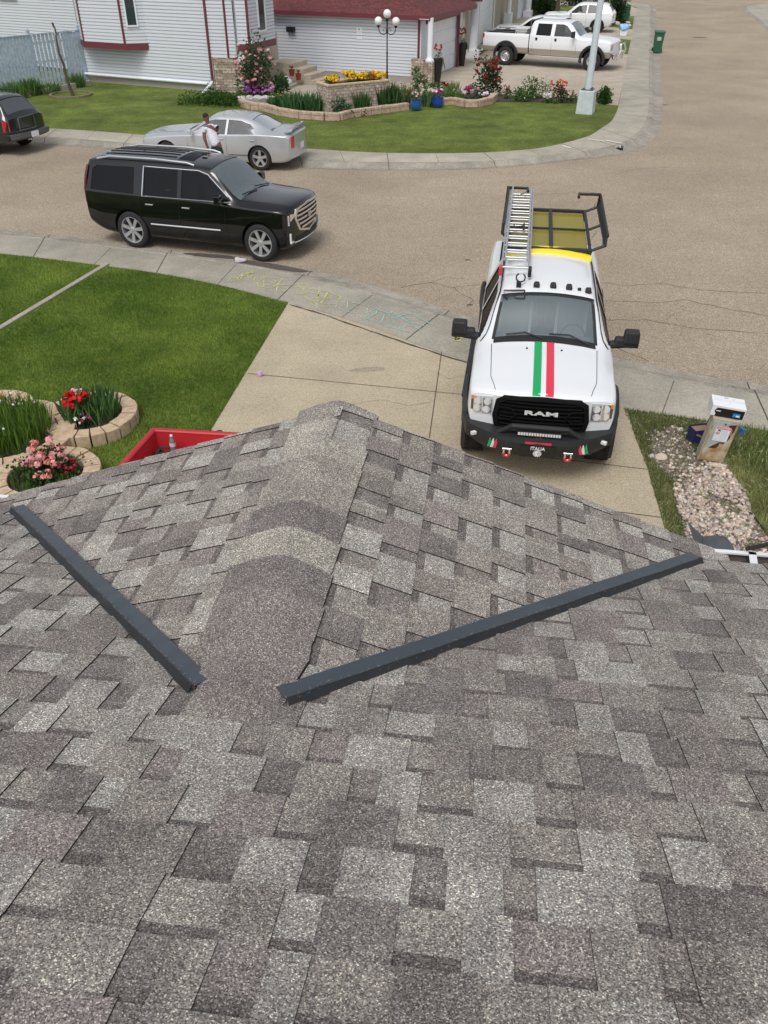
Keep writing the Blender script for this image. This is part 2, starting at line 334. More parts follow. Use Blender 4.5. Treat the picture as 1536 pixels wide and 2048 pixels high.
def blades(name, xy, z, h, w, cols, lean=.5, label=None, cat='grass'):
    """one bent triangle pair per blade"""
    n = len(xy); a = np.random.rand(n) * 6.283; hh = h * (.6 + .8 * np.random.rand(n)); ww = w * (.7 + .6 * np.random.rand(n))
    dx, dy = np.cos(a) * ww / 2, np.sin(a) * ww / 2; la = np.random.rand(n) * 6.283; lx = np.cos(la) * hh * lean * np.random.rand(n); ly = np.sin(la) * hh * lean * np.random.rand(n)
    zz = np.full(n, z) if np.isscalar(z) else z
    vs = np.stack([np.stack([xy[:, 0] - dx, xy[:, 1] - dy, zz], 1), np.stack([xy[:, 0] + dx, xy[:, 1] + dy, zz], 1), np.stack([xy[:, 0] + lx, xy[:, 1] + ly, zz + hh], 1)], 1).reshape(-1, 3)
    o = fast_mesh(name, vs, np.arange(n * 3).reshape(-1, 3), 3, 'grass', cols)
    return tag(o, label, cat, kind='stuff')
def vnoise(x, y, s, seed=0):
    """cheap smooth value noise"""
    rs = np.random.RandomState(seed); t = rs.rand(64, 64); X = x * s; Y = y * s; xi = np.floor(X).astype(int); yi = np.floor(Y).astype(int); fx = X - xi; fy = Y - yi
    fx = fx * fx * (3 - 2 * fx); fy = fy * fy * (3 - 2 * fy); g = lambda a, b: t[a % 64, b % 64]
    return (g(xi, yi) * (1 - fx) + g(xi + 1, yi) * fx) * (1 - fy) + (g(xi, yi + 1) * (1 - fx) + g(xi + 1, yi + 1) * fx) * fy
# ================= SETTING =================
def sheet(name, pts, m, kind='structure', z=None):
    P = [Vector((p[0], p[1], p[2] if z is None else z)) for p in pts]
    mb = MB(); mb.add(P, [tuple(t) for t in geometry.tessellate_polygon([P])])
    o = mb.build(name, m, uv=False)
    if o.data.polygons[0].normal.z < 0: o.data.flip_normals()
    if kind: o['kind'] = kind
    return o
sheet('ground', [(-300, -120, -.03), (300, -120, -.03), (300, 400, -.03), (-300, 400, -.03)], 'lawn')
sheet('road', [(-80, 6, 0), (90, 2, 0), (120, 150, 0), (-80, 150, 0)], 'asphalt')
def ext(pts, first=20, last=20):
    pts = [Vector(p) for p in pts]; a = (pts[0] - pts[1]).normalized(); b = (pts[-1] - pts[-2]).normalized()
    return [pts[0] + a * first] + pts + [pts[-1] + b * last]
# near pavement: pairs outer (gutter lip) / inner (lawn edge)
near = [((-300, 425), (-300, 478)), ((0, 460), (0, 507)), ((125, 472), (83, 516)), ((250, 489), (198, 530)), ((350, 502), (320, 547)), ((470, 517), (420, 566)), ((578, 534.6), (500, 585)), ((640, 545), (577, 606)),
        ((693, 556), (640, 622)), ((803, 589), (701, 640)), ((876, 613), (770, 663)), ((919, 628), (839, 690)), ((1050, 665), (934, 722)), ((1140, 692), (1060, 760)), ((1229, 715), (1160, 793)), ((1286, 727), (1243, 816)), ((1351, 740), (1313, 827)),
        ((1401, 750), (1411, 841)), ((1451, 759), (1489, 853)), ((1536, 772), (1600, 872)), ((1700, 800), (1800, 905))]
far = [((-300, 262), (-260, 236)), ((58, 286), (90, 256)), ((205, 297), (230, 265)), ((400, 318), (420, 282)), ((620, 337), (602, 296)), ((750, 340), (745, 304.7)), ((880, 339.5), (870, 306.5)), ((993, 336), (965, 305)),
       ((1070, 329), (1030, 301)), ((1136, 321), (1085, 295)), ((1200, 315), (1136, 284)), ((1252, 306), (1179, 271)), ((1290, 292), (1203, 256)), ((1311, 273), (1222, 243)), ((1324, 245), (1231, 228)), ((1326, 213), (1236.6, 213)),
       ((1322, 171), (1245, 171)), ((1318.5, 109), (1256, 109)), ((1317, 77), (1262, 77)), ((1313.5, 34), (1268.6, 34)), ((1310, 12), (1274, 17)), ((1290, 6.5), (1262, 13)), ((1180, 3), (1180, 9)), ((1000, -5), (1000, 1))]
def smooth_pairs(o, i, n=4):
    def cr(P):
        out = []
        for k in range(len(P) - 1):
            p0, p1, p2, p3 = P[max(k - 1, 0)], P[k], P[k + 1], P[min(k + 2, len(P) - 1)]
            for j in range(n):
                t = j / n; out.append(.5 * ((2 * p1) + (p2 - p0) * t + (2 * p0 - 5 * p1 + 4 * p2 - p3) * t * t + (3 * p1 - p0 - 3 * p2 + p3) * t ** 3))
        return out + [P[-1]]
    return cr(o), cr(i)
def pavement(name, pairs, ext_a=20, ext_b=20, joint=1.5, kerbw=.32):
    o = ext([G(a[0], a[1], 0) for a, b in pairs], ext_a, ext_b); i = ext([G(b[0], b[1], .12) for a, b in pairs], ext_a, ext_b)
    o, i = smooth_pairs(o, i)
    prof = [(0, .006), (.10, .000), (.16, .004), (.19, .03), (.235, .085), (.27, .10), (kerbw, .105), (kerbw + .01, .098), (kerbw + .02, .106), (1, .12)]
    rows = []
    for a, b in zip(o, i):
        rows.append([Vector((lerp(a.x, b.x, t), lerp(a.y, b.y, t), z)) for t, z in prof])
    kb = MB(); kb.grid([r[:8] for r in rows]); ko = kb.build(name.replace('sidewalk', 'kerb'), 'kerb', smooth=60, uv=False); ko['kind'] = 'structure'
    mb = MB(); mb.grid([r[7:] for r in rows]); w = mb.build(name, 'walk', smooth=60, uv=False); w['kind'] = 'structure'
    for ob in (ko, w):
        if ob.data.polygons[5].normal.z < 0: ob.data.flip_normals()
    # control joints: thin dark grooves laid on the slab
    jb = MB(); acc = 0; nxt = .7
    for k in range(1, len(i)):
        d = (i[k] - i[k - 1]).length
        while acc + d > nxt:
            t = (nxt - acc) / d; ri = [lerp(rows[k - 1][q], rows[k][q], t) for q in range(len(prof))]; dirv = (i[k] - i[k - 1]).normalized() * (.006 if int(nxt / joint) % 2 else .011)
            full = int(nxt / joint) % 2 == 0
            up = Vector((0, 0, .003)); seq = ri if full else ri[7:]
            jb.grid([[p - dirv + up for p in seq], [p + dirv + up for p in seq]]); nxt += joint
        acc += d
    for k in range(len(rows) - 1):   # groove between kerb and walk
        pass
    jo = jb.build(name + '_joints', 'joint', uv=False); jo['kind'] = 'structure'
    return o, i
no_, ni_ = pavement('sidewalk', near)
fo_, fi_ = pavement('sidewalk_far', far, 20, 60)
near_block = [(p.x, p.y) for p in ni_] + [(ni_[-1].x + 5, -15), (ni_[0].x, -15)]
far_block = [(p.x, p.y) for p in fi_] + [(-60, 120), (fi_[0].x, 60)]
# driveway of our house, drawn as its slabs
dl0, dr0 = G(577, 606), G(1243, 816); dl1, dr1 = G(420, 865), G(1338, 1090)
def along(a, b, y): t = (y - a.y) / (b.y - a.y); return lerp(a, b, t)
dl2, dr2 = along(dl0, dl1, 2.7), along(dr0, dr1, 2.7)
edge_top = [p for p in ni_ if dl0.x - .05 < p.x < dr0.x + .05 and p.y < 15.2 and p.y > 10]
drive_poly = [dl2] + [dl0] + [p + Vector((0, -.03, 0)) for p in edge_top[1:-1]] + [dr0] + [G(1257, 827), G(1268, 871), G(1294, 937), dr1, dr2]
drive_xy = [(p.x, p.y) for p in drive_poly]
sheet('driveway', drive_poly, 'drive', z=.128)
strip_a, strip_b = G(205, 535), G(0, 658)
sdir = (strip_b - strip_a).normalized(); sn = Vector((-sdir.y, sdir.x, 0)) * .055
mb = MB(); mb.box((strip_a + sdir * 6.0 + Vector((0, 0, .005))), (12.4, .11, .06), math.atan2(sdir.y, sdir.x)); tag(mb.build('lawn_edging', 'walk', bevel=.01), kind='structure')
strip_poly = [strip_a - sdir * .3 + sn * 1.3, strip_a - sdir * .3 - sn * 1.3, strip_a + sdir * 13 - sn * 1.3, strip_a + sdir * 13 + sn * 1.3]
sheet('lawn', [(x, y, .118) for x, y in near_block], 'lawn')
sheet('lawn_far', [(x, y, .118) for x, y in far_block], 'lawn')
# pebble bed
peb_px = [(1300, 905), (1290, 870), (1330, 850), (1385, 868), (1400, 900), (1450, 930), (1490, 985), (1510, 1040), (1540, 1090), (1600, 1200), (1420, 1200), (1375, 1085), (1352, 1000), (1345, 960), (1312, 930)]
peb = [G(*p) for p in peb_px]
M['drysoil'] = ground_mat('dry_grit', [(.1, (.07, .055, .04)), (.45, (.16, .135, .105)), (.7, (.27, .235, .19)), (.9, (.42, .37, .31))], 40, bump=.9)
sheet('pebble_soil', peb, 'drysoil', z=.124)
# far driveways and patio
fd = {'driveway_far': [(1256, 109), (1245, 171), (1236, 211), (1150, 207), (1000, 188), (890, 178), (868, 170), (868, 150), (893, 132), (915, 130), (945, 95), (985, 80), (1210, 107)],
      'driveway_second': [(1267, 59), (1262, 80), (1190, 73), (1060, 56), (1000, 46), (1010, 30), (1090, 36), (1200, 52)],
      'driveway_third': [(1275, 17), (1271, 33), (1220, 26), (1100, 8), (1150, -4), (1225, 3)],
      'patio': [(560, 190), (600, 212), (700, 214), (880, 205), (884, 180), (868, 169), (822, 165), (625, 150), (575, 146)]}
fd_polys = []
for k, v in fd.items():
    p = [G(*q, .12) for q in v]; sheet(k, p, 'drive2', z=.126); fd_polys.append([(q.x, q.y) for q in p])
# right hand far corner
rc = [(1950, 380), (1700, 190), (1600, 108), (1536, 57), (1510, 34), (1495, 24), (1491, 19), (1497, 14.5), (1515, 12), (1600, 8), (1900, 0)]
p = [G(*q, .0) for q in rc]; cen = Vector((75, 70, 0)); sheet('sidewalk_corner', [(q.x, q.y, .10) for q in p], 'walk')
mb = MB(); mb.grid([[Vector((q.x, q.y, .10)) for q in p], [Vector((q.x, q.y, -.01)) - (cen - Vector((q.x, q.y, 0))).normalized() * .25 for q in p]]); tag(mb.build('kerb_corner', 'kerb', uv=False), kind='structure')
sheet('lawn_corner', [(*(Vector((q.x, q.y, 0)) + (cen - Vector((q.x, q.y, 0))).normalized() * 2.6).xy, .112) for q in p], 'lawn')
# driveway joints and stains (marks that lie in the surface)
def mark(pts, w, z, mb, jitter=0):
    P = [Vector(p) for p in pts]; out = []
    for k in range(len(P) - 1):
        n = max(1, int((P[k + 1] - P[k]).length / .15)) if jitter else 1
        out += [lerp(P[k], P[k + 1], j / n) for j in range(n)]
    out.append(P[-1]); rows = []
    for k, q in enumerate(out):
        t = (out[min(k + 1, len(out) - 1)] - out[max(k - 1, 0)]).normalized(); nn = Vector((-t.y, t.x, 0)); q = q + nn * random.uniform(-jitter, jitter)
        ww = w * (random.uniform(.4, 1.2) if jitter else 1) / 2; rows.append([Vector(((q - nn * ww).x, (q - nn * ww).y, z)), Vector(((q + nn * ww).x, (q + nn * ww).y, z))])
    mb.grid(rows)
jb = MB()
for a, b in (((495, 748), (925, 790)), ((883, 705), (858, 880)), ((925, 790), (950, 793)), ((1180, 1018), (1322, 1036)), ((1000, 905), (1294, 940))):
    mark([G(*a), G(*b)], .014, .132, jb)
mark([G(580, 610), G(640, 628), G(703, 650), G(840, 697), G(938, 728)], .05, .133, jb, .01)
for c in ([(870, 745), (900, 760), (925, 752), (945, 765)], [(700, 812), (760, 800), (820, 812), (858, 806)]): mark([G(*q) for q in c], .006, .132, jb, .012)
tag(jb.build('driveway_joints', 'joint', uv=False), kind='structure')
# road cracks and oil, patches
cb = MB()
for c in ([(800, 575), (860, 565), (905, 575), (960, 568)], [(905, 575), (925, 590), (945, 600), (935, 615)], [(860, 565), (890, 555), (930, 556)],
          [(1205, 565), (1260, 572), (1320, 566), (1400, 580), (1536, 588)], [(1195, 600), (1300, 606), (1370, 600), (1440, 615), (1536, 632)], [(1190, 640), (1290, 640), (1380, 655), (1536, 668)],
          [(1215, 685), (1240, 700), (1300, 722)], [(1230, 715), (1290, 729), (1360, 742), (1450, 760), (1536, 775)], [(1020, 395), (1100, 388), (1190, 385)], [(1240, 345), (1280, 338), (1340, 334)], [(640, 548), (720, 565), (800, 590), (880, 618)]):
    mark([G(q[0], q[1], 0) for q in c], .016, .003, cb, .03)
tag(cb.build('road_cracks', 'joint', uv=False), kind='structure')
def blob(name, cx, cy, rx, ry, rot, z, m, n=26, zz=.12, j=.12):
    c = G(cx, cy, zz); pts = []
    for k in range(n):
        a = 6.283 * k / n; r = 1 + random.uniform(-j, j); x, y = rx * r * math.cos(a), ry * r * math.sin(a)
        pts.append((c.x + x * math.cos(rot) - y * math.sin(rot), c.y + x * math.sin(rot) + y * math.cos(rot), z))
    return sheet(name, pts, m)
M['stain'] = ground_mat('stained_aggregate', [(.14, (.19, .16, .115)), (.4, (.30, .26, .20)), (.6, (.37, .32, .25)), (.88, (.48, .43, .35))], 130)
M['wetstain'] = ground_mat('wet_kerb', [(.1, (.06, .052, .045)), (.5, (.10, .09, .08)), (.9, (.15, .135, .12))], 50)
M['roadstain'] = ground_mat('oil_spot', [(.1, (.05, .045, .04)), (.5, (.09, .08, .07)), (.9, (.16, .14, .12))], 85)
blob('driveway_stain', 735, 740, .28, .085, .12, .131, 'stain')
blob('gutter_puddle', 540, 532, .95, .13, R(-24), .012, 'wetstain', zz=0)
blob('gutter_puddle', 430, 513, .7, .10, R(-15), .012, 'wetstain', zz=0)
for x, y, r in ((935, 520, .07), (940, 610, .06), (1400, 75, .5), (1330, 210, .15)): blob('road_oil_spot', x, y, r, r * .5, 0, .0045, 'roadstain', zz=0)
# storm drain in the far kerb
d0 = G(1215, 297, .0); mb = MB(); mb.box((d0.x, d0.y, .05), (.95, .45, .06), R(-12), mi=0)
for k in range(7): mb.box((d0.x - .38 + .125 * k, d0.y - .0 - .0267 * k + .08, .085), (.03, .42, .02), R(-12), mi=1)
o = mb.build('storm_drain', ['black', 'galv']); tag(o, 'dark iron storm drain grate set in the kerb at the street corner', 'drain')
# survey paint bars on the corner pavement
pb = MB()
for a, b in (((1175, 277), (1210, 283)), ((1213, 281), (1244, 287)), ((1125, 291), (1142, 296))): mark([G(*a), G(*b)], .10, .1235, pb)
M['wpaint'] = mat('worn_white_paint', (.7, .68, .62), .9); tag(pb.build('pavement_paint', 'wpaint', uv=False), kind='structure')
# ---- chalk drawings on the near pavement ----
M['chalk_y'] = mat('yellow_chalk', (.60, .62, .22), .95); M['chalk_b'] = mat('aqua_chalk', (.33, .58, .52), .95); M['chalk_w'] = mat('pale_chalk', (.50, .53, .42), .95)
def chalk(mb, strokes, w=.022, mi=0):
    for s in strokes:
        n0 = len(mb.f); mark([G(*q, .112) for q in s], w, .1235, mb, .006)
        for k in range(n0, len(mb.f)): mb.m[k] = mi
kb = MB()
Z = lambda x, y: (420 + x / 2.743, 500 + y / 2.743)   # measured on an enlargement
def zs(*s): return [[Z(*p) for p in k] for k in s]
chalk(kb, zs([(95, 178), (120, 150), (160, 165), (100, 172)], [(145, 135), (175, 150), (240, 118)], [(150, 160), (180, 130), (170, 160)], [(200, 130), (215, 160), (238, 140)], [(195, 125), (240, 130)], [(225, 160), (250, 150), (240, 170)]), .03, 0)
chalk(kb, zs([(262, 180), (300, 150), (400, 160), (370, 195), (330, 215), (262, 200), (262, 180)], [(345, 165), (362, 175), (345, 185), (332, 175)], [(362, 230), (372, 195), (480, 190), (520, 225)], [(395, 205), (430, 215), (400, 235), (390, 222)],
           [(480, 185), (540, 190), (525, 215), (470, 205)], [(450, 240), (520, 245), (560, 215), (650, 230), (720, 262), (690, 300), (590, 300), (520, 255)], [(555, 235), (600, 245), (570, 290)], [(600, 220), (590, 290)], [(645, 235), (610, 295)], [(560, 265), (660, 270)], [(300, 155), (290, 205)], [(262, 190), (360, 200)]), .022, 0)
chalk(kb, zs([(580, 300), (590, 320), (690, 315), (720, 270), (755, 280), (750, 340), (700, 320)], [(755, 285), (870, 310), (860, 345), (800, 350), (755, 340)], [(630, 290), (660, 300), (640, 312)], [(790, 315), (830, 325), (810, 340)]), .018, 2)
chalk(kb, zs([(850, 370), (880, 335), (920, 325), (910, 350), (860, 385)], [(905, 325), (1030, 365), (960, 410), (860, 380)], [(960, 355), (940, 400)], [(1000, 340), (980, 365)], [(1000, 410), (1040, 365), (1100, 350), (1220, 415)], [(1040, 368), (1090, 400), (1160, 445)], [(1060, 430), (1095, 400), (1180, 420)],
           [(965, 420), (1060, 445), (1120, 455)], [(1075, 372), (1100, 375), (1085, 382), (1105, 385), (1080, 392)], [(990, 405), (1050, 415), (1035, 435)]), .02, 1)
chalk(kb, zs([(1330, 485), (1350, 478), (1345, 495), (1365, 488), (1372, 500), (1340, 500)], [(1335, 478), (1375, 492)], [(1340, 492), (1400, 480)]), .05, 0)
chalk(kb, zs([(1265, 530), (1290, 555), (1390, 560), (1425, 535), (1400, 510), (1350, 520)], [(1262, 540), (1300, 570), (1400, 565)]), .012, 2)
tag(kb.build('pavement_drawing', ['chalk_y', 'chalk_b', 'chalk_w'], uv=False), kind='structure')

# ---- grass blades ----
def scatter(poly, n, excl=(), seed=1):
    rs = np.random.RandomState(seed); P = np.array([(p[0], p[1]) for p in poly]); lo, hi = P.min(0), P.max(0); out = []
    tot = 0
    while tot < n:
        q = rs.rand(n, 2) * (hi - lo) + lo; k = in_poly(q[:, 0], q[:, 1], P)
        for e in excl: k &= ~in_poly(q[:, 0], q[:, 1], e)
        q = q[k]; out.append(q); tot += len(q)
        if len(q) == 0: break
    return np.concatenate(out)[:n]
def grass_cols(q, base, dry, seed=3, amt=1.0):
    n = len(q); a = vnoise(q[:, 0] + 50, q[:, 1] + 50, .9, seed) * .6 + vnoise(q[:, 0] + 50, q[:, 1] + 50, 3.1, seed + 1) * .4
    a = np.clip((a - .35) * 1.9 * amt, 0, 1) + np.random.rand(n) * .25; b = np.array(base); d = np.array(dry)
    c = b + (d - b) * np.clip(a, 0, 1)[:, None]; return c * (.65 + .7 * np.random.rand(n))[:, None]
lawn_xy = [(p.x, p.y - .04) for p in ni_ if p.x < dl0.x and p.x > -14] + [(dl0.x, dl0.y)] + [(dl1.x, dl1.y), (dl2.x, dl2.y + 2.0), (-14, 4.7)]
circles = []   # stone planters (centre, outer radius): filled below, grass keeps clear
def circ(px, py, r, px2, py2):
    c = G(px, py, .3); return (c.x, c.y, r)
planters = [(-5.12, 9.58, .94, .70), (-4.13, 10.12, .66, .45), (-4.21, 8.57, .66, .45), (-5.56, 10.22, .62, .42)]
cpolys = [[(cx + ro * math.cos(a / 20 * 6.283), cy + ro * math.sin(a / 20 * 6.283)) for a in range(20)] for cx, cy, ro, ri in planters]
sp2 = [(p.x, p.y) for p in strip_poly]
q = scatter(lawn_xy, 420000, [sp2] + cpolys, 5)
blades('lawn_grass', q, .12, .045, .009, grass_cols(q, (.08, .175, .018), (.25, .35, .06)), .8, 'mown green lawn beside our driveway, darker in patches', 'lawn')
# ================= OUR OWN HOUSE (the roof we stand on) =================
YAW = R(-7.3); ZE = 3.733; S = .3625; EV = 2.815; RX = -.53; HALF = 1.592; EM = EV - .115; ZM = ZE + S * .115
ex = Vector((math.cos(YAW), math.sin(YAW), 0)); ey = Vector((-ex.y, ex.x, 0))
house = thing('house', 'weathered grey brown shingle roof in the foreground with a small street gable', 'house', (0, 0, 0), YAW)
KT = math.hypot(1, S)
def shingles(mb, org, a, d, nrm, u0, u1, length, exposure=.130, start=0, rnd=1):
    """laminated shingles. org: point on butt edge of lowest course, a: lateral unit, d: unit upslope, nrm: unit normal"""
    rs = random.Random(rnd); rows = int(length / exposure) + 1
    greys = [(.235, .212, .196), (.265, .243, .222), (.305, .285, .26), (.335, .318, .295), (.245, .218, .206), (.20, .182, .172), (.352, .336, .312), (.28, .258, .236)]
    for k in range(rows):
        v0 = k * exposure - (.012 if k == 0 else 0); v1 = (k + 1) * exposure + .012
        prevc = 0; u = u0 - rs.random() * .3; raised = rs.random() < .5
        while u < u1:
            w = rs.choice([.075, .095, .115, .135, .165]) * rs.uniform(.85, 1.15) if raised else rs.choice([.06, .075, .095, .115]) * rs.uniform(.85, 1.15)
            c = rs.choice([g_ for g_ in greys if abs(g_[0] - prevc) > .028]); prevc = c[0]; f = rs.uniform(1.0, 1.15); c = tuple(x * f for x in c)
            a0, a1 = max(u, u0), min(u + w, u1)
            if a1 - a0 > .004:
                hb = (.0082 + rs.uniform(0, .0016)) if raised else .0046; ht = .0040 if raised else .0; tw = rs.uniform(-.004, .004); jb = rs.uniform(-.003, .003)
                def P(uu, vv, h): return org + a * uu + d * vv + nrm * h
                H = lambda v: lerp(hb, ht, (v - v0) / (v1 - v0))
                if raised:
                    t = [P(a0 + tw, v0 + jb, hb), P(a1 + tw, v0 + jb, hb), P(a1, v1, ht), P(a0, v1, ht)]; b = [p - nrm * .0048 for p in t]
                    mb.add(t + b, [(0, 1, 2, 3)], col=c); side = tuple(x * .55 for x in c)
                    mb.add(t + b, [(1, 0, 4, 5), (2, 1, 5, 6), (0, 3, 7, 4)], col=(.03, .028, .027))
                    if rs.random() < .33:      # two-tone tab from the granule blend drop
                        uu = lerp(a0, a1, rs.uniform(.35, .7)); k2 = rs.uniform(.8, .93); c2 = tuple(x * k2 for x in c); mb.add([P(a0 + tw, v0 + jb, hb + .0002), P(uu, v0 + jb, hb + .0002), P(uu, v1, ht + .0002), P(a0, v1, ht + .0002)], [(0, 1, 2, 3)], col=c2)
                else:
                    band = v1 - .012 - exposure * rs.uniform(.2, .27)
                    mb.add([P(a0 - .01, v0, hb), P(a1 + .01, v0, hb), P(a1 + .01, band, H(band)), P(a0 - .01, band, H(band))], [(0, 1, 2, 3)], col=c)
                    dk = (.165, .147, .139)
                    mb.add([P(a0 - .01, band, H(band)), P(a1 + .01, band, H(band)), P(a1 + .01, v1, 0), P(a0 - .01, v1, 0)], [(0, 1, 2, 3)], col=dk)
                    mb.add([P(a0 - .01, v0, hb), P(a1 + .01, v0, hb), P(a1 + .01, v0, hb - .006), P(a0 - .01, v0, hb - .006)], [(0, 1, 2, 3)], col=(.03, .028, .027))
            u += w; raised = not raised
X = Vector((1, 0, 0)); Y = Vector((0, 1, 0))
# main slope, local axes: x along the eave, y outward
mb = MB(); d = Vector((0, -1, S)).normalized(); n = Vector((0, S, 1)).normalized()
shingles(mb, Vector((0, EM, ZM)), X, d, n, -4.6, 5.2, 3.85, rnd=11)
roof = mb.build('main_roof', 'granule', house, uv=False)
mb = MB(); mb.prism([(-4.6, EM - .01, ZM - .02), (-4.6, -.9, ZE - .02 + S * (EV + .89)), (-4.6, -.9, ZE - .16 + S * (EV + .89)), (-4.6, EM - .01, ZM - .14)], (9.8, 0, 0), mi=0)
mb.build('roof_deck', ['joint'], house)
# gable slopes
ZR = ZE + S * HALF; YB = EV - HALF - .25; YG = EV + .015
mb = MB()
dl = Vector((-1, 0, S)).normalized() # right slope, upslope goes -x
nr = Vector((S, 0, 1)).normalized(); nl = Vector((-S, 0, 1)).normalized(); L = HALF * KT
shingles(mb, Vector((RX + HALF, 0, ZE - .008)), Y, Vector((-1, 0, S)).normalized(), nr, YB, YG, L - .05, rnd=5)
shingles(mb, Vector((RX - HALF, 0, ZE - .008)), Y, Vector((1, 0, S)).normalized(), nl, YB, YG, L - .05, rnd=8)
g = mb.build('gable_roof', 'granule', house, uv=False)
# gable end board, wall, soffit
mb = MB()
for sx in (-1, 1):
    p = [Vector((RX, YG - .02, ZR - .012)), Vector((RX + sx * HALF, YG - .02, ZE - .012)), Vector((RX + sx * HALF, YG - .02, ZE - .16)), Vector((RX, YG - .02, ZR - .16))]; mb.prism(p, (0, -.03, 0))
mb.build('rake_board', 'whitemetal', house)
mb = MB(); mb.prism([(RX - HALF, YG - .25, ZE - .1), (RX + HALF, YG - .25, ZE - .1), (RX, YG - .25, ZR - .1)], (0, .05, 0)); mb.box((.3, EV - .48, ZE / 2 - .1), (9.6, .2, ZE - .2)); mb.build('wall', 'siding', house)
# ridge caps: bent pieces overlapping toward the street
rs = random.Random(4); mb = MB(); yy = YB + .10; tones = {0: (.235, .212, .20), 1: (.29, .268, .242), 2: (.37, .348, .31), 3: (.205, .186, .178)}
while yy < YG + .01:
    e = .145; y0 = yy - .05; y1 = min(yy + e + .05, YG + .03); dx = rs.uniform(-.004, .004); ym = (y0 + y1) / 2
    c = tones[3 if 2.60 < ym < 2.70 else 1 if 2.70 < ym else 2 if 2.35 < ym else 1 if 2.12 < ym else 3 if 2.0 < ym else 2 if 1.76 < ym else 3 if 1.62 < ym else 0]; k2 = rs.uniform(.96, 1.04); c = tuple(x * k2 for x in c)
    rows = []
    for q in range(5):
        yv = lerp(y0, y1, q / 4); h = lerp(.029, .036, q / 4); wd = (.150 + .010 * q / 4) * min(1, .62 + max(0, yv - 1.25) * 1.2); r = []
        for k in range(-8, 9):
            x = wd * k / 8; z = ZR - S * math.sqrt(x * x + .0014) + h - .018 - .012 * min(1, max(0, (yv - 2.45) / .3)) - .001 * (x / wd) ** 2; r.append(Vector((RX - .022 + .02 * (yv < 1.5) + x + dx, yv + (.02 * math.cos(x / wd * 1.5) if q == 4 else 0), z)))
        rows.append(r)
    mb.grid(rows, col=c); mb.grid([rows[-1], [p - Vector((0, 0, .007)) for p in rows[-1]]], col=(.05, .045, .043))
    for k in (0, -1): mb.grid([[r[k] for r in rows], [r[k] - Vector((0, 0, .016)) for r in rows]], col=(.05, .045, .043))
    yy += e
mb.build('ridge_cap', 'granule', house, uv=False, smooth=50)
# flat lapped cap piece where the ridge dies into the main slope
# valley flashings: bent metal strips with a raised hem
def main_z(y): return ZE + S * (EV - y)
def gab_z(x): return ZE + S * (HALF - abs(x - RX))
def valley(sx, t0, t1, wob):
    a0 = Vector((RX + sx * .0, EV - HALF)); a1 = Vector((RX + sx * HALF, EV)); rows = []; rs = random.Random(sx + 5); rim = []
    for k in range(61):
        t = lerp(t0, t1, k / 60); c = a0 + (a1 - a0) * t; dv = (a1 - a0).normalized(); perp = Vector((-sx * dv.y, dv.x * sx)) * sx   # towards the ridge side
        perp = Vector((-sx * abs(dv.y), abs(dv.x))); j = math.sin(k * .7) * .0015 + (math.sin(k * 1.9 + 1) * .002 + math.sin(k * .33) * .003) * wob; r = []
        w_in, w_out = .050, .016
        for q, h in ((w_in, .013), (w_in * .5, .016 + j), (.006, .020 + j), (.0, .029 + j * .6), (-.004, .030 + j * .6), (-.008, .020 + j * .5), (-w_out, .006)):
            p = c + perp * q; z = max(main_z(p.y), gab_z(p.x)) if q <= 0 else max(gab_z(p.x), main_z(p.y)); r.append(Vector((p.x, p.y, z + h)))
        rows.append(r); rim.append(r[3])
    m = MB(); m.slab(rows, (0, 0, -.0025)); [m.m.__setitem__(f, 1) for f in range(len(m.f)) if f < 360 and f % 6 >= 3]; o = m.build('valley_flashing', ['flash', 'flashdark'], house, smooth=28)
    g_ = MB()
    for k in range(1300):     # granules and seeds lodged along the hem
        t = rs.random() ** 1.0; p = rim[int(t * 60)] if t < 1 else rim[-1]; p = p + Vector((rs.gauss(.002, .0035), rs.gauss(.004, .006), rs.uniform(-.010, -.001))); s_ = rs.uniform(.0007, .0016)
        g_.box(p, (s_ * 1.5, s_, s_), rs.random() * 3, col=rs.choice([(.22, .21, .18), (.28, .26, .23), (.14, .13, .12), (.18, .16, .13)]))
    g_.build('lodged_granules', 'stone', o, uv=False)['kind'] = 'stuff'
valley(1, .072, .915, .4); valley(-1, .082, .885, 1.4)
# gutters either side of the gable
for name, x0, x1 in (('gutter', RX + HALF - .12, 5.2), ('gutter', -4.6, RX - HALF + .12)):
    prof = [(.0, .0), (.0, -.10), (.02, -.115), (.085, -.115), (.10, -.10), (.118, -.03), (.118, -.002)]
    m = MB(); R2 = lambda o_: [[Vector((x, EM + .004 + a * (1 - o_ * .04) , ZM - .03 + b + o_ * .003)) for a, b in prof] for x in (x0, x1)]
    m.grid(R2(0), mi=0); m.grid(R2(1), mi=1); m.box(((x0 + x1) / 2, EM + .116, ZM - .030), (abs(x1 - x0), .020, .008), mi=0); m.box(((x0 + x1) / 2, EM + .055, ZM - .132), (abs(x1 - x0) - .01, .09, .014), mi=1)
    go = m.build(name, ['whitemetal', 'gutterin'], house)
    hb = MB()
    for xx in ((1.16, 2.0, 2.8) if x0 > 0 else (-2.35, -3.1)): hb = MB(); hb.box((xx, EM + .06, ZM - .028), (.03, .13, .004), R(-8)); hb.build('gutter_strap', 'whitemetal', go)
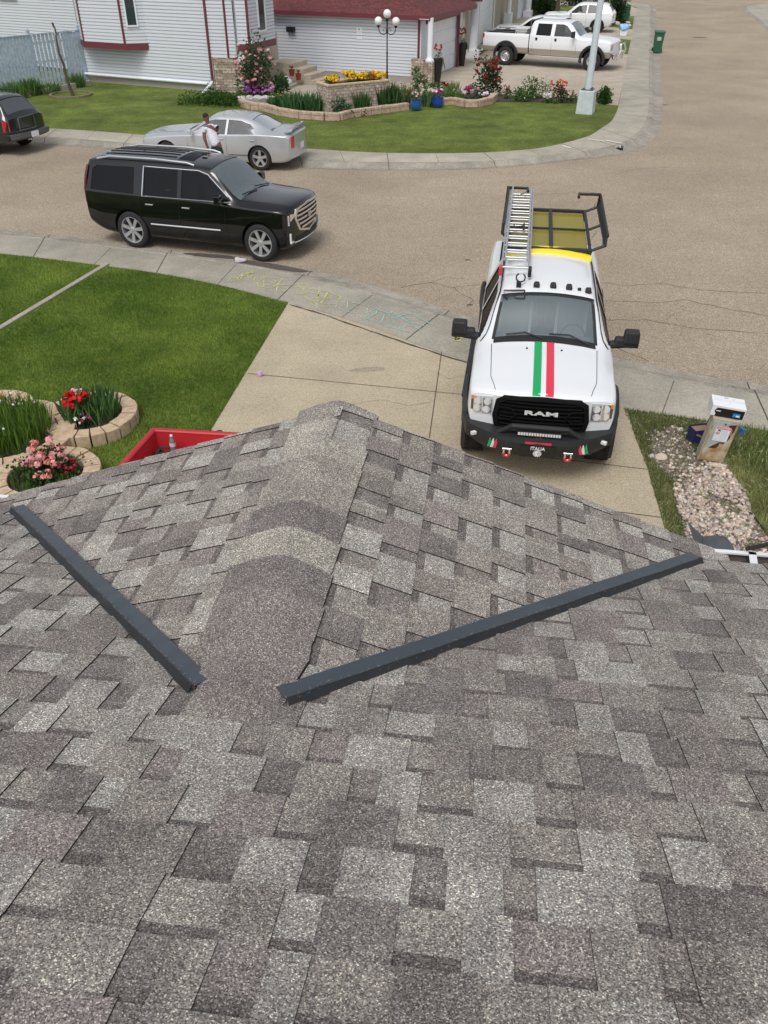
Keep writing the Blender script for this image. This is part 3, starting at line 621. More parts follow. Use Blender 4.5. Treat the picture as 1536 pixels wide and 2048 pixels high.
# loose black cable sagging from the meter post to the gutter
# ================= helper walls =================
def siding_wall(mb, A, B, z0, z1, e=.125, mi=0, lip=.022, skip=None):
    A = Vector((A[0], A[1], 0)); B = Vector((B[0], B[1], 0)); d = (B - A).normalized(); n = Vector((d.y, -d.x, 0)); z = z0
    if n.y > 0: n = -n
    while z < z1 - .001:
        zt = min(z + e, z1); a0, b0 = A + n * lip, B + n * lip
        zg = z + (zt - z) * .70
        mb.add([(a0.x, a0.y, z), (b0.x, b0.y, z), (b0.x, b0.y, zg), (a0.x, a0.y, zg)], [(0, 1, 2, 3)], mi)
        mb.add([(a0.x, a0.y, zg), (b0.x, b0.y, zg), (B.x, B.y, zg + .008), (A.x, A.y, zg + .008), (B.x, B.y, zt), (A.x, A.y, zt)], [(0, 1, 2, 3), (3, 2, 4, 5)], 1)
        mb.add([(A.x, A.y, z), (B.x, B.y, z), (b0.x, b0.y, z), (a0.x, a0.y, z)], [(0, 1, 2, 3)], mi); z = zt
    return n
def wallbox(mb, A, B, z0, z1, th, mi=0, out=0):
    A = Vector((A[0], A[1], 0)); B = Vector((B[0], B[1], 0)); d = (B - A).normalized(); n = Vector((d.y, -d.x, 0)); 
    if n.y > 0: n = -n
    c = (A + B) / 2 - n * (th / 2 - out); mb.box((c.x, c.y, (z0 + z1) / 2), ((B - A).length, th, z1 - z0), math.atan2(d.y, d.x), mi=mi)
def framed_window(parent, off, c, d, w, h, n, frame='white', pane='pane', fw=.06, name='window', mull=0):
    """c centre of opening on the wall face, d along unit, n outward"""
    a = math.atan2(d.y, d.x); m = MB()
    for s in (-1, 1):
        m.box(c + d * s * (w / 2) + n * .045, (fw, .06, h + fw), a); 
        m.box(c + Vector((0, 0, s * h / 2)) + n * .046, (w - fw, .058, fw), a)
    for q in range(mull): m.box(c + n * .045, (.03, .04, h - fw), a)
    o = m.build(name, frame, parent, off=off, bevel=.005)
    p = MB(); p.box(c + n * .034, (w - fw, .012, h - fw), a); p.build('pane', pane, o, off=off); return o
# ================= HOUSE ACROSS THE STREET =================
HL, HR = G(180, 163), G(432, 184); off = (HL.x, HL.y, 0)
acr = thing('house', 'white sided two storey house with maroon trim and brick pillars across the street', 'house', off)
wd = (HR - HL); wd.z = 0; wd.normalize(); wn_ = Vector((wd.y, -wd.x, 0))
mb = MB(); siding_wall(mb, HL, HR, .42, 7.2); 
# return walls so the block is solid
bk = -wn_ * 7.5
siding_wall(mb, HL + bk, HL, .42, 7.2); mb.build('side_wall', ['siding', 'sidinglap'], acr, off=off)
mb = MB(); wallbox(mb, HL, HR, .05, .42, .3); mb.build('foundation', 'found', acr, off=off)
mb = MB(); mb.tube([HL + wn_ * .07 + V(-.15, 0, .33), lerp(HL, HR, .95) + wn_ * .07 + V(0, 0, .30)], .055, 10); mb.build('base_pipe', 'white', acr, off=off)
# first bay
b0, b1 = WP(170, 90, HL + wn_ * .6, HR + wn_ * .6), WP(252, 100, HL + wn_ * .6, HR + wn_ * .6)
b2 = WP(298, 97, HL, HR)
def bay(P, zb, label_win, win_seg, band=.24, tr=()):
    P = [Vector((p.x, p.y, 0)) for p in P]; m = MB()
    for k in range(len(P) - 1): siding_wall(m, P[k], P[k + 1], zb + band, 7.1)
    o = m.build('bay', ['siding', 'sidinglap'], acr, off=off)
    m = MB()
    cen = sum(P, V(0, 0, 0)) / len(P)
    Q = [p + (p - cen).normalized() * .06 for p in P]
    m.prism([(q.x, q.y, zb) for q in Q] , (0, 0, band)); m.build('bay_skirt', 'maroon', o, off=off)
    m = MB()
    for k in tr: m.tube([(P[k].x, P[k].y, zb + band), (P[k].x, P[k].y, 7.1)], .055, 6)
    m.build('corner_trim', 'maroon', o, off=off)
    for (k, t, w, h, zc) in win_seg:
        a, b = P[k], P[k + 1]; dd = (b - a).normalized(); nn = Vector((dd.y, -dd.x, 0)); nn = -nn if nn.y > 0 else nn
        c = lerp(a, b, t); framed_window(o, off, Vector((c.x, c.y, zc)), dd, w, h, nn)
    return o
ZB1 = b1.z
bl = HL.copy() + wd * (-.05)
bay([bl, b0, b1, b2, lerp(b2, bl, .5) - wn_ * .3], ZB1, None, [(2, .44, .42, 1.5, ZB1 + 1.62)], tr=(1, 2))
# corner trims on the wall and brick pillars, downspout
m = MB(); dsx = WP(424, 160, HL, HR); 
dt = WP(412, 0, HL, HR); dspt = V(lerp(dt.x, dsx.x, .5), lerp(dt.y, dsx.y, .5), 0) + wn_ * .06
m.box(V(dspt.x, dspt.y, 3.8), (.09, .07, 6.6), math.atan2(wd.y, wd.x), mi=0); m.build('downspout', 'maroon', acr, off=off)
m = MB(); p0 = V(dspt.x, dspt.y, .52); q0 = G(405, 187, .16); m.tube([p0, lerp(p0, q0, .2) + V(0, 0, -.02), q0], .05, 6); m.build('downspout_foot', 'white', acr, off=off)
bp0, bp1 = G(433, 185), G(476, 186)
m = MB(); wallbox(m, bp0, bp1, .1, 1.42, .5); m.build('brick_pillar', 'brick', acr, off=off)
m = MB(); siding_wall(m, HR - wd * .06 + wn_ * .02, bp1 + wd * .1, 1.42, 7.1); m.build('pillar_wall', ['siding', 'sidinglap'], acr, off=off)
m = MB(); c = WP(452, 60, bp0, bp1); m.tube([V(c.x, c.y, 1.42), V(c.x, c.y, 7)], .05, 6); c = WP(455, 60, bp0, bp1); m.build('corner_trim', 'maroon', acr, off=off)
def column(px, py, rb, zb, r, parent, off, ztop=7.1, brick='brick', name='column', sq=.2):
    c = G(px, py); m = MB(); m.box((c.x, c.y, zb / 2 + .06), (sq * 2, sq * 2, zb - .0), R(-22)); b = m.build('column_base', brick, parent, off=off)
    m = MB(); m.lathe([(r * 1.6, zb + .05), (r * 1.65, zb + .12), (r * 1.15, zb + .18), (r, zb + .28), (r, ztop)], (c.x, c.y, 0), 18); m.build(name, 'white', parent, off=off, smooth=40)
column(487, 184, .3, 1.22, .125, acr, off, sq=.24)
column(542, 158, .2, 1.0, .11, acr, off, ztop=2.6, sq=.16)
# recess with porch foundation, small window
r0, r1 = G(490, 163), G(560, 158)
m = MB(); wallbox(m, r0 - wn_ * .0, r1, .0, 2.0, .3); m.build('porch_wall', 'stucco', acr, off=off)
dd = (r1 - r0).normalized(); nn = Vector((dd.y, -dd.x, 0)); c = lerp(r0, r1, .22); framed_window(acr, off, V(c.x, c.y, .95), V(dd.x, dd.y, 0), .5, .75, nn)
# second bay above the recess
q0 = WP(487, 90, bp0 , bp1); sc0 = WP(478, 104, bp0 + wn_ * .35, bp1 + wn_ * .35); sc1 = WP(500, 103, bp0 + wn_ * .35, bp1 + wn_ * .35); e1 = sc1 + Vector((1.15, .95, 0))
e1 = G(551, 90, sc1.z)
e2 = e1 + Vector((e1.x, e1.y, 0)).normalized() * 1.2 - Vector((.08, 0, 0))
bay([sc0, sc1, e1, e2, sc0 - wn_ * 1.0], sc1.z, None, [(1, .50, .62, 1.75, sc1.z + 1.5)], band=.26, tr=(1,))
# garage side wall
GL, GR = G(548, 146), G(836, 166); gd = (GR - GL).normalized(); gn = Vector((gd.y, -gd.x, 0)); EVH = 2.72
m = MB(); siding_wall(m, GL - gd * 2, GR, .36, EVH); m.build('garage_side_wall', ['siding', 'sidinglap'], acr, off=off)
m = MB(); wallbox(m, GL - gd * 2, GR, .0, .36, .3); m.build('garage_foundation', 'found', acr, off=off)
m = MB(); wallbox(m, G(822, 168), G(846, 170), .1, 1.1, .34, out=.03); m.build('brick_pillar', 'brick', acr, off=off)
m = MB(); c = GR + gn * .03; m.tube([V(c.x, c.y, .4), V(c.x, c.y, EVH)], .055, 6); m.build('corner_trim', 'maroon', acr, off=off)
# garage front
fdv = Vector((math.cos(R(69)), math.sin(R(69)), 0)); fn = Vector((fdv.y, -fdv.x, 0)); F0 = GR + gd * .1; FL = 6.2
P = lambda t, o_=0: F0 + fdv * t + fn * o_
m = MB(); 
for t0, t1, z0 in ((0, .75, .1), (5.55, 6.2, .1), (.75, 5.55, 2.45)):
    a, b = P(t0), P(t1); wallbox(m, a, b, z0, EVH, .2)
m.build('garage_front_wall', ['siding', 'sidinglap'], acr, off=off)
m = MB(); a, b = P(.75, -.12), P(5.55, -.12); ang = math.atan2(fdv.y, fdv.x)
for r in range(4):
    c = lerp(a, b, .5); m.box((c.x, c.y, .13 + .29 + r * .58), (4.78, .05, .572), ang)
    for q in range(8): c = P(.75 + .6 * (q + .5), -.09); m.box((c.x, c.y, .13 + .29 + r * .58), (.46, .016, .42), ang)
dr_ = m.build('garage_door', 'white', acr, off=off, bevel=.008)
m = MB(); c = P(1.6, -.07); m.box((c.x, c.y, 1.35), (.10, .02, .22), ang); m.build('handle', 'black', dr_, off=off)
m = MB()
for t in (5.5,): c = P(t, .04); m.box((c.x, c.y, 1.3), (.16, .1, 2.4), ang)
c = P(3.1, .04); m.box((c.x, c.y, 2.42), (5.0, .1, .16), ang); m.build('door_trim', 'maroon', acr, off=off)
column(858, 169, .3, .95, .12, acr, off, ztop=2.65, sq=.2); column(911, 131, .3, .95, .12, acr, off, ztop=2.65, sq=.22)
# garage roof: hip with eave overhang
ov = .38; z0 = EVH + .0; A = GL - gd * 3 + gn * ov; B = GR + gn * ov + fn * (ov + .25); C = P(FL + .3, ov + .25); pitch = .42
inn = 3.3; ridgeA = A - gn * inn; hipP = B - gn * inn - fn * inn * 1.0
m = MB()
def q(p, z): return Vector((p.x, p.y, z))
m.add([q(A, z0), q(B, z0), q(hipP, z0 + inn * pitch), q(ridgeA, z0 + inn * pitch)], [(0, 1, 2, 3)])
m.add([q(B, z0), q(C, z0), q(C - fn * inn, z0 + inn * pitch), q(hipP, z0 + inn * pitch)], [(0, 1, 2, 3)])
m.build('garage_roof', 'mroof', acr, off=off)
m = MB()
for a, b in ((A, B), (B, C)): wallbox(m, a, b, z0 - .17, z0 + .005, .04)
m.build('fascia', 'maroon', acr, off=off)
m = MB(); 
for a, b in ((A, B), (B, C)):
    n_ = gn if a is A else fn; m.prism([q(a - n_ * .04, z0 - .13), q(b - n_ * .04, z0 - .13), q(b - n_ * (ov + .1), z0 - .13), q(a - n_ * (ov + .1), z0 - .13)], (0, 0, .02))
m.build('soffit', 'white', acr, off=off)
# wall above the garage roof, white box corner seen at the very top
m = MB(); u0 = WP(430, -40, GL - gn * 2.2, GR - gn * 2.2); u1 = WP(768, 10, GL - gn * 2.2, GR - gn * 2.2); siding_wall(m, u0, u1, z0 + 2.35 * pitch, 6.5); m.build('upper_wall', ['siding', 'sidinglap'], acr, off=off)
# steps
st0, st1 = G(560, 172), G(628, 152); m = MB(); sd_ = gd
for k, (l, h) in enumerate(((2.5, .2), (2.1, .4), (1.7, .6), (1.2, .8))): 
    c = G(598, 165) - gd * (2.5 - l) * .5 - gn * .25; m.box((c.x, c.y, .12 + h / 2 - .0), (l, 1.35 - .003 * k, h), math.atan2(gd.y, gd.x))
m.build('entry_steps', 'drive2', acr, off=off, bevel=.015)
m = MB(); c = WP(584, 58, GL, GR) + gn * .12; m.box(c, (.40, .16, .2), math.atan2(gd.y, gd.x)); m.box(c + V(-.08, 0, -.16), (.02, .04, .14), 0); m.box(c + V(.08, 0, -.16), (.02, .04, .14), 0)
m.build('mailbox', 'black', acr, off=off, bevel=.02)
m = MB(); c = WP(719, 62, GL, GR) + gn * .025; m.box(c, (.26, .02, .3), math.atan2(gd.y, gd.x)); m.box(c - V(0, 0, .26), (.26, .02, .1), math.atan2(gd.y, gd.x), mi=0)
m.box(c + gn * .012 + V(0, 0, .07), (.09, .006, .03), math.atan2(gd.y, gd.x), mi=1)
for k in range(4): m.box(c + gn * .012 + V(0, 0, -.01 - .03 * k), (.18, .004, .008), math.atan2(gd.y, gd.x), mi=2)
m.build('wall_notice', ['white', 'black', 'galv'], acr, off=off)
# left neighbour behind the fence
nb = thing('house', 'white sided house wall rising behind the pale blue fence at the left edge', 'house', (-22, 40, 0)); of2 = (-22, 40, 0)
w0, w1 = G(-250, 110), G(168, 150) - wn_ * .2; m = MB(); siding_wall(m, w0, w1, .3, 7, e=.115); siding_wall(m, w1, w1 - wn_ * 6, .3, 7); m.build('side_wall', ['siding', 'sidinglap'], nb, off=of2)
dn = (w1 - w0).normalized(); nn = Vector((dn.y, -dn.x, 0)); c = WP(18, -10, w0, w1); framed_window(nb, of2, c + V(-.1, 0, .35), dn, 1.1, 1.0, nn)
m = MB(); c = WP(163, 60, w0, w1) + nn * .08; m.tube([V(c.x, c.y, 7), V(c.x, c.y, 1.9)], .05, 8); m.build('downspout', 'white', nb, off=of2)
# houses further up the street
def far_house(label, front, cols, offp, wallm, roofm='mroof', doors=()):
    o = thing('house', label, 'house', (offp.x, offp.y, 0)); of = (offp.x, offp.y, 0)
    a, b = front; d_ = (b - a).normalized(); n_ = Vector((d_.y, -d_.x, 0)); m = MB(); wallbox(m, a, b, .05, 2.75, .3)
    wallbox(m, a - n_ * .35, a - n_ * 8, .05, 2.75, .3); m.build('wall', wallm, o, off=of)
    ang = math.atan2(d_.y, d_.x)
    for t0, t1 in doors:
        m = MB(); c = lerp(a, b, (t0 + t1) / 2) + n_ * .03
        w = (b - a).length * (t1 - t0)
        for r in range(4): m.box((c.x, c.y, .4 + r * .55), (w, .06, .54), ang)
        m.build('garage_door', 'white', o, off=of, bevel=.01)
    m = MB(); A_ = a - d_ * .5 + n_ * .9; B_ = b + d_ * .5 + n_ * .9; mid = lerp(A_, B_, .5)
    for s_, e_ in ((A_, mid), (mid, B_)):
        zs0, zs1 = (2.85, 2.85 + (B_ - A_).length * .5 * .42) if s_ is A_ else (2.85 + (B_ - A_).length * .5 * .42, 2.85)
        m.slab([[q(s_, zs0), q(e_, zs1)], [q(s_ - n_ * 9, zs0), q(e_ - n_ * 9, zs1)]], (0, 0, -.12))
    m.build('roof', roofm, o, off=of)
    for c_ in cols:
        px, py, zb, r, mt = c_; cc = G(px, py); m = MB(); m.box((cc.x, cc.y, zb / 2 + .05), (r * 3.2, r * 3.2, zb), ang); m.build('column_base', mt, o, off=of, bevel=.02)
        m = MB(); m.cyl((cc.x, cc.y, zb), (cc.x, cc.y, 2.75), r, r * .95, 16); m.build('column', 'white', o, off=of, smooth=40)
    return o
far_house('beige stucco house with white round columns, next beyond the garage with the maroon roof', (G(926, 118), G(992, 58)), [(945, 115, .45, .22, 'white'), (981, 64, .3, .2, 'white')], G(945, 100), 'stucco', doors=((.36, .78),))
far_house('second beige house up the street with a square white pillar', (G(992, 57), G(1062, 25)), [(1015, 53, .9, .16, 'white'), (1055, 34, .5, .2, 'white')], G(1015, 50), 'stucco', doors=((.55, .85),))
# ================= VEHICLES =================
def pchip(xs, ys, x):
    xs = np.array(xs, float); ys = np.array(ys, float); h = np.diff(xs); d = np.diff(ys) / h; m = np.zeros(len(xs)); m[0], m[-1] = d[0], d[-1]
    for i in range(1, len(xs) - 1):
        if d[i - 1] * d[i] > 0: w1, w2 = 2 * h[i] + h[i - 1], h[i] + 2 * h[i - 1]; m[i] = (w1 + w2) / (w1 / d[i - 1] + w2 / d[i])
    k = np.clip(np.searchsorted(xs, x) - 1, 0, len(h) - 1); t = (x - xs[k]) / h[k]
    return (2 * t ** 3 - 3 * t ** 2 + 1) * ys[k] + (t ** 3 - 2 * t ** 2 + t) * h[k] * m[k] + (-2 * t ** 3 + 3 * t ** 2) * ys[k + 1] + (t ** 3 - t ** 2) * h[k] * m[k + 1]
class Body:
    """lofted car shell; x forward, y left, z up. station: x, zlo, zmid, zb, zr, zt, wlo, wmid, wb, wr"""
    def __init__(s, st, rB=.10, rC=.16, rD=.03, rE=.10, nose=(.3, .6), tail=(.12, .4), step=.06):
        st = sorted(st); s.st = np.array(st, float); s.xs = s.st[:, 0]; s.x0, s.x1 = s.xs[0], s.xs[-1]; s.r = (rB, rC, rD, rE); s.nose = nose; s.tail = tail
        n = int((s.x1 - s.x0) / step); g = list(np.linspace(s.x0, s.x1, n + 1)) + list(s.xs); g = sorted(set(round(v, 4) for v in g)); gg = [g[0]]
        for v in g[1:]:
            if v - gg[-1] > .012: gg.append(v)
        gg[-1] = s.x1; s.g = gg; s.W = max(s.st[:, 7])
    def p(s, x): return [float(pchip(s.xs, s.st[:, i], np.array(x))) for i in range(1, 10)]
    def warp(s, x, y):
        k, l = s.nose; t = max(0, min(1, (x - (s.x1 - l)) / l)); x2 = x - k * (abs(y) / s.W) ** 2.6 * t * t * (3 - 2 * t)
        k, l = s.tail; t = max(0, min(1, ((s.x0 + l) - x) / l)); return x2 + k * (abs(y) / s.W) ** 2.6 * t * t * (3 - 2 * t)
    def section(s, x):
        zlo, zmid, zb, zr, zt, wlo, wmid, wb, wr = s.p(x); f = lambda y: zr + (zt - zr) * (1 - (y / wr) ** 2)
        ctl = [(0, zlo), (wlo, zlo), (wmid, zmid), (wb, zb), (wr, zr), (wr * .7, f(wr * .7)), (wr * .35, f(wr * .35)), (0, zt)]; out = [ctl[0]]
        for k in range(1, 5):
            q, p_, n_ = ctl[k - 1], ctl[k], ctl[k + 1]; r = s.r[k - 1]; a = math.dist(q, p_); b = math.dist(p_, n_); ra, rb = min(r, a * .45), min(r, b * .45)
            A = (p_[0] + (q[0] - p_[0]) * ra / max(a, 1e-6), p_[1] + (q[1] - p_[1]) * ra / max(a, 1e-6)); B = (p_[0] + (n_[0] - p_[0]) * rb / max(b, 1e-6), p_[1] + (n_[1] - p_[1]) * rb / max(b, 1e-6))
            for t in (0, .25, .5, .75, 1): out.append(tuple((1 - t) ** 2 * A[i] + 2 * t * (1 - t) * p_[i] + t * t * B[i] for i in (0, 1)))
        return out + ctl[5:]
    def hull(s, mi=0):
        mb = MB(); mb.mi = mi; rows = []
        for x in s.g:
            h = s.section(x); ring = [(y, z) for y, z in h] + [(-y, z) for y, z in h[-2:0:-1]]
            rows.append([Vector((s.warp(x, y), y, z)) for y, z in ring])
        mb.grid(rows, close=True); n = len(rows[0]); h = n // 2
        for x, r, fl in ((s.g[0], rows[0], False), (s.g[-1], rows[-1], True)):
            cap = []
            for i in range(h + 1):
                a, b = r[i], r[(n - i) % n]; cap.append([Vector((s.warp(x, lerp(a.y, b.y, t)), lerp(a.y, b.y, t), a.z)) for t in [q / 8 for q in range(9)]])
            mb.grid(cap[::-1] if fl else cap)
        return mb
    def w(s, x, z):
        zlo, zmid, zb, zr, zt, wlo, wmid, wb, wr = s.p(x)
        for (z0, w0), (z1, w1) in (((zlo, wlo), (zmid, wmid)), ((zmid, wmid), (zb, wb)), ((zb, wb), (zr, wr))):
            if z <= z1: return lerp(w0, w1, max(0, (z - z0) / max(z1 - z0, 1e-5)))
        return wr
    def top(s, x, y): zlo, zmid, zb, zr, zt, wlo, wmid, wb, wr = s.p(x); return zr + (zt - zr) * (1 - (y / wr) ** 2)
    def side(s, x, z, sy, o=0): return Vector((x, sy * (s.w(x, z) + o), z))
    def side_w(s, x, z, sy, o=0): w = s.w(x, z) + o; return Vector((s.warp(x, w), sy * w, z))
def weld(mb):
    bm = bmesh.new(); me = bpy.data.meshes.new('t'); me.from_pydata(mb.v, [], mb.f); bm.from_mesh(me); bpy.data.meshes.remove(me)
    bmesh.ops.remove_doubles(bm, verts=bm.verts, dist=.0004); bmesh.ops.recalc_face_normals(bm, faces=bm.faces); return bm
def tmp(mb, m):
    bm = weld(mb); me = bpy.data.meshes.new('tmp'); bm.to_mesh(me); bm.free(); me.materials.append(M[m]); o = bpy.data.objects.new('tmp', me); COL.objects.link(o); return o
def carve(name, body_mb, paint, cutters, parent, lower=None, smooth=32):
    """boolean the openings out of the closed shell and link the result"""
    o = tmp(body_mb, paint)
    if lower: o.data.materials.append(M[lower[1]]); [setattr(p, 'material_index', 1) for p in o.data.polygons if p.center.z < lower[0]]
    tmps = []
    for c, mm in cutters:
        t = tmp(c, mm); tmps.append(t); md = o.modifiers.new('b', 'BOOLEAN'); md.operation = 'DIFFERENCE'; md.solver = 'EXACT'; md.object = t; md.material_mode = 'TRANSFER'
    bpy.context.view_layer.update(); dg = bpy.context.evaluated_depsgraph_get(); me = bpy.data.meshes.new_from_object(o.evaluated_get(dg))
    me.name = name; me.polygons.foreach_set('use_smooth', [True] * len(me.polygons)); me.set_sharp_from_angle(angle=R(smooth))
    for t in tmps + [o]: bpy.data.objects.remove(t)
    r = bpy.data.objects.new(name, me); COL.objects.link(r); r.parent = parent; w_ = r.modifiers.new('wn', 'WEIGHTED_NORMAL'); w_.keep_sharp = True; return r
def arch_cut(x, z, r, W, depth=.3):
    a = MB()
    for s in (-1, 1): a.lathe([(r, s * (W - depth)), (r, s * (W + .3))], (x, 0, z), 40, 'Y')
    return a
def window_cut(poly):
    m = MB(); m.prism([(x, -1.4, z) for x, z in poly], (0, 2.8, 0)); return m
def cavity(B, xa, xb, zf, t=.07, top=.05):
    m = MB(); rows = []
    for x in np.linspace(xa, xb, 26):
        zlo, zmid, zb, zr, zt, wlo, wmid, wb, wr = B.p(x); zr2, zt2 = max(zr - top - .01, zf + .04), max(zt - top, zf + .05); zb2 = min(max(zb, zf + .02), zr2 - .01); wl = wb - t - .02
        rows.append([Vector((x, y, z)) for y, z in ((-wl, zf), (-wl, zb2), (-(wr - t), zr2), (0, zt2), (wr - t, zr2), (wl, zb2), (wl, zf))])
    m.grid(rows, close=True); m.add(rows[0], [tuple(range(7))]); m.add(rows[-1], [tuple(range(7))]); return m
def shield(B, xb, xt, mb_, mt, ybf=None, n=10, off=0.0):
    """grid on the sloping glass area between station xb (low) and xt (high)"""
    rows = []
    for i in range(n + 1):
        t = i / n; x = lerp(xb, xt, t); w = B.p(x)[8] - lerp(mb_, mt, t); rows.append([Vector((x, y, B.top(x, y) + off)) for y in np.linspace(-w, w, 11)])
    return rows
def shield_cut(B, xb, xt, a, b):
    m = MB(); rows = shield(B, xb, xt, a, b); sx = 1 if xb > xt else -1
    up = [[p + Vector((sx * .06, 0, .06)) for p in r] for r in rows]; m.slab(up, (-sx * .22, 0, -.22)); return m
def shield_pane(B, xb, xt, a, b, mt, name, parent, sink=.012):
    sx = 1 if xb > xt else -1; m = MB(); rows = [[p - Vector((sx * sink, 0, sink)) for p in r] for r in shield(B, xb, xt, a - .008, b - .008)]; m.grid(rows); return m.build(name, mt, parent, smooth=50, uv=False)
def frit(B, xb, xt, a, b, parent):
    sx = 1 if xb > xt else -1; m = MB(); ro, ri = [], []
    def pt(t, f, mg): x = lerp(xb, xt, t); w = B.p(x)[8] - lerp(a, b, t) - mg; y = f * w; return Vector((x - sx * .010, y, B.top(x, y) - .010))
    for f in np.linspace(-1, 1, 13): ro.append(pt(0, f, 0)); ri.append(pt(.07, f, .045))
    for t_ in (.25, .5, .75): ro.append(pt(t_, 1, 0)); ri.append(pt(t_, 1, .045))
    for f in np.linspace(1, -1, 13): ro.append(pt(1, f, 0)); ri.append(pt(.90, f, .045))
    for t_ in (.75, .5, .25): ro.append(pt(t_, -1, 0)); ri.append(pt(t_, -1, .045))
    m.grid([ro, ri], close=True); m.build('glass_border', 'rubber', parent, smooth=60, uv=False)
def side_pane(B, poly, mt, name, parent, sink=.014, sides=(1, -1)):
    for s in sides:
        cx = sum(p[0] for p in poly) / len(poly); cz = sum(p[1] for p in poly) / len(poly); m = MB(); pts = [(cx + (x - cx) * 1.02, cz + (z - cz) * 1.02) for x, z in poly]; dense = []
        for i in range(len(pts)):
            a, b = pts[i], pts[(i + 1) % len(pts)]; dense += [(lerp(a[0], b[0], t), lerp(a[1], b[1], t)) for t in (0, .25, .5, .75)]
        vs = [B.side(cx, cz, s, -sink)] + [B.side(x, z, s, -sink) for x, z in dense]; k = len(dense); m.add(vs, [(0, 1 + i, 1 + (i + 1) % k) for i in range(k)]); m.build(name, mt, parent, uv=False, smooth=80)
def trim(B, pts, r, mt, name, parent, closed=False, o=.004, sides=(1, -1), warp=False):
    for s in sides:
        D = []; K = len(pts)
        for i in range(K if closed else K - 1):
            a, b = pts[i], pts[(i + 1) % K]; n = max(1, int(math.dist(a, b) / .12)); D += [(lerp(a[0], b[0], j / n), lerp(a[1], b[1], j / n)) for j in range(n)]
        if not closed: D.append(pts[-1])
        m = MB(); m.tube([(B.side_w if warp else B.side)(x, z, s, o) for x, z in D], r, 6, closed=closed); m.build(name, mt, parent, smooth=40, uv=False)
def seams(B, lines, parent, tops=()):
    for pts in lines:
        for s in (1, -1):
            D = []
            for a, b in zip(pts, pts[1:]): n = max(1, int(math.dist(a, b) / .08)); D += [(lerp(a[0], b[0], j / n), lerp(a[1], b[1], j / n)) for j in range(n)]
            D.append(pts[-1]); m = MB(); m.tube([B.side_w(x, z, s, -.0015) for x, z in D], .0042, 4); m.build('panel_gap', 'rubber', parent, uv=False)
    for pts in tops:
        D = []
        for a, b in zip(pts, pts[1:]): D += [(lerp(a[0], b[0], j / 10), lerp(a[1], b[1], j / 10)) for j in range(10)]
        D.append(pts[-1]); m = MB(); m.tube([Vector((B.warp(x, y), y, B.top(x, y) - .001)) for x, y in D], .0045, 4); m.build('panel_gap', 'rubber', parent, uv=False)
def quadbox(a, b, c, d, th, mb, mi=None):
    """thick quad a,b,c,d extruded along -normal"""
    a, b, c, d = map(Vector, (a, b, c, d)); n = (b - a).cross(d - a).normalized() * -th
    mb.add([a, b, c, d, a + n, b + n, c + n, d + n], [(0, 1, 2, 3), (7, 6, 5, 4), (0, 4, 5, 1), (1, 5, 6, 2), (2, 6, 7, 3), (3, 7, 4, 0)], mi)
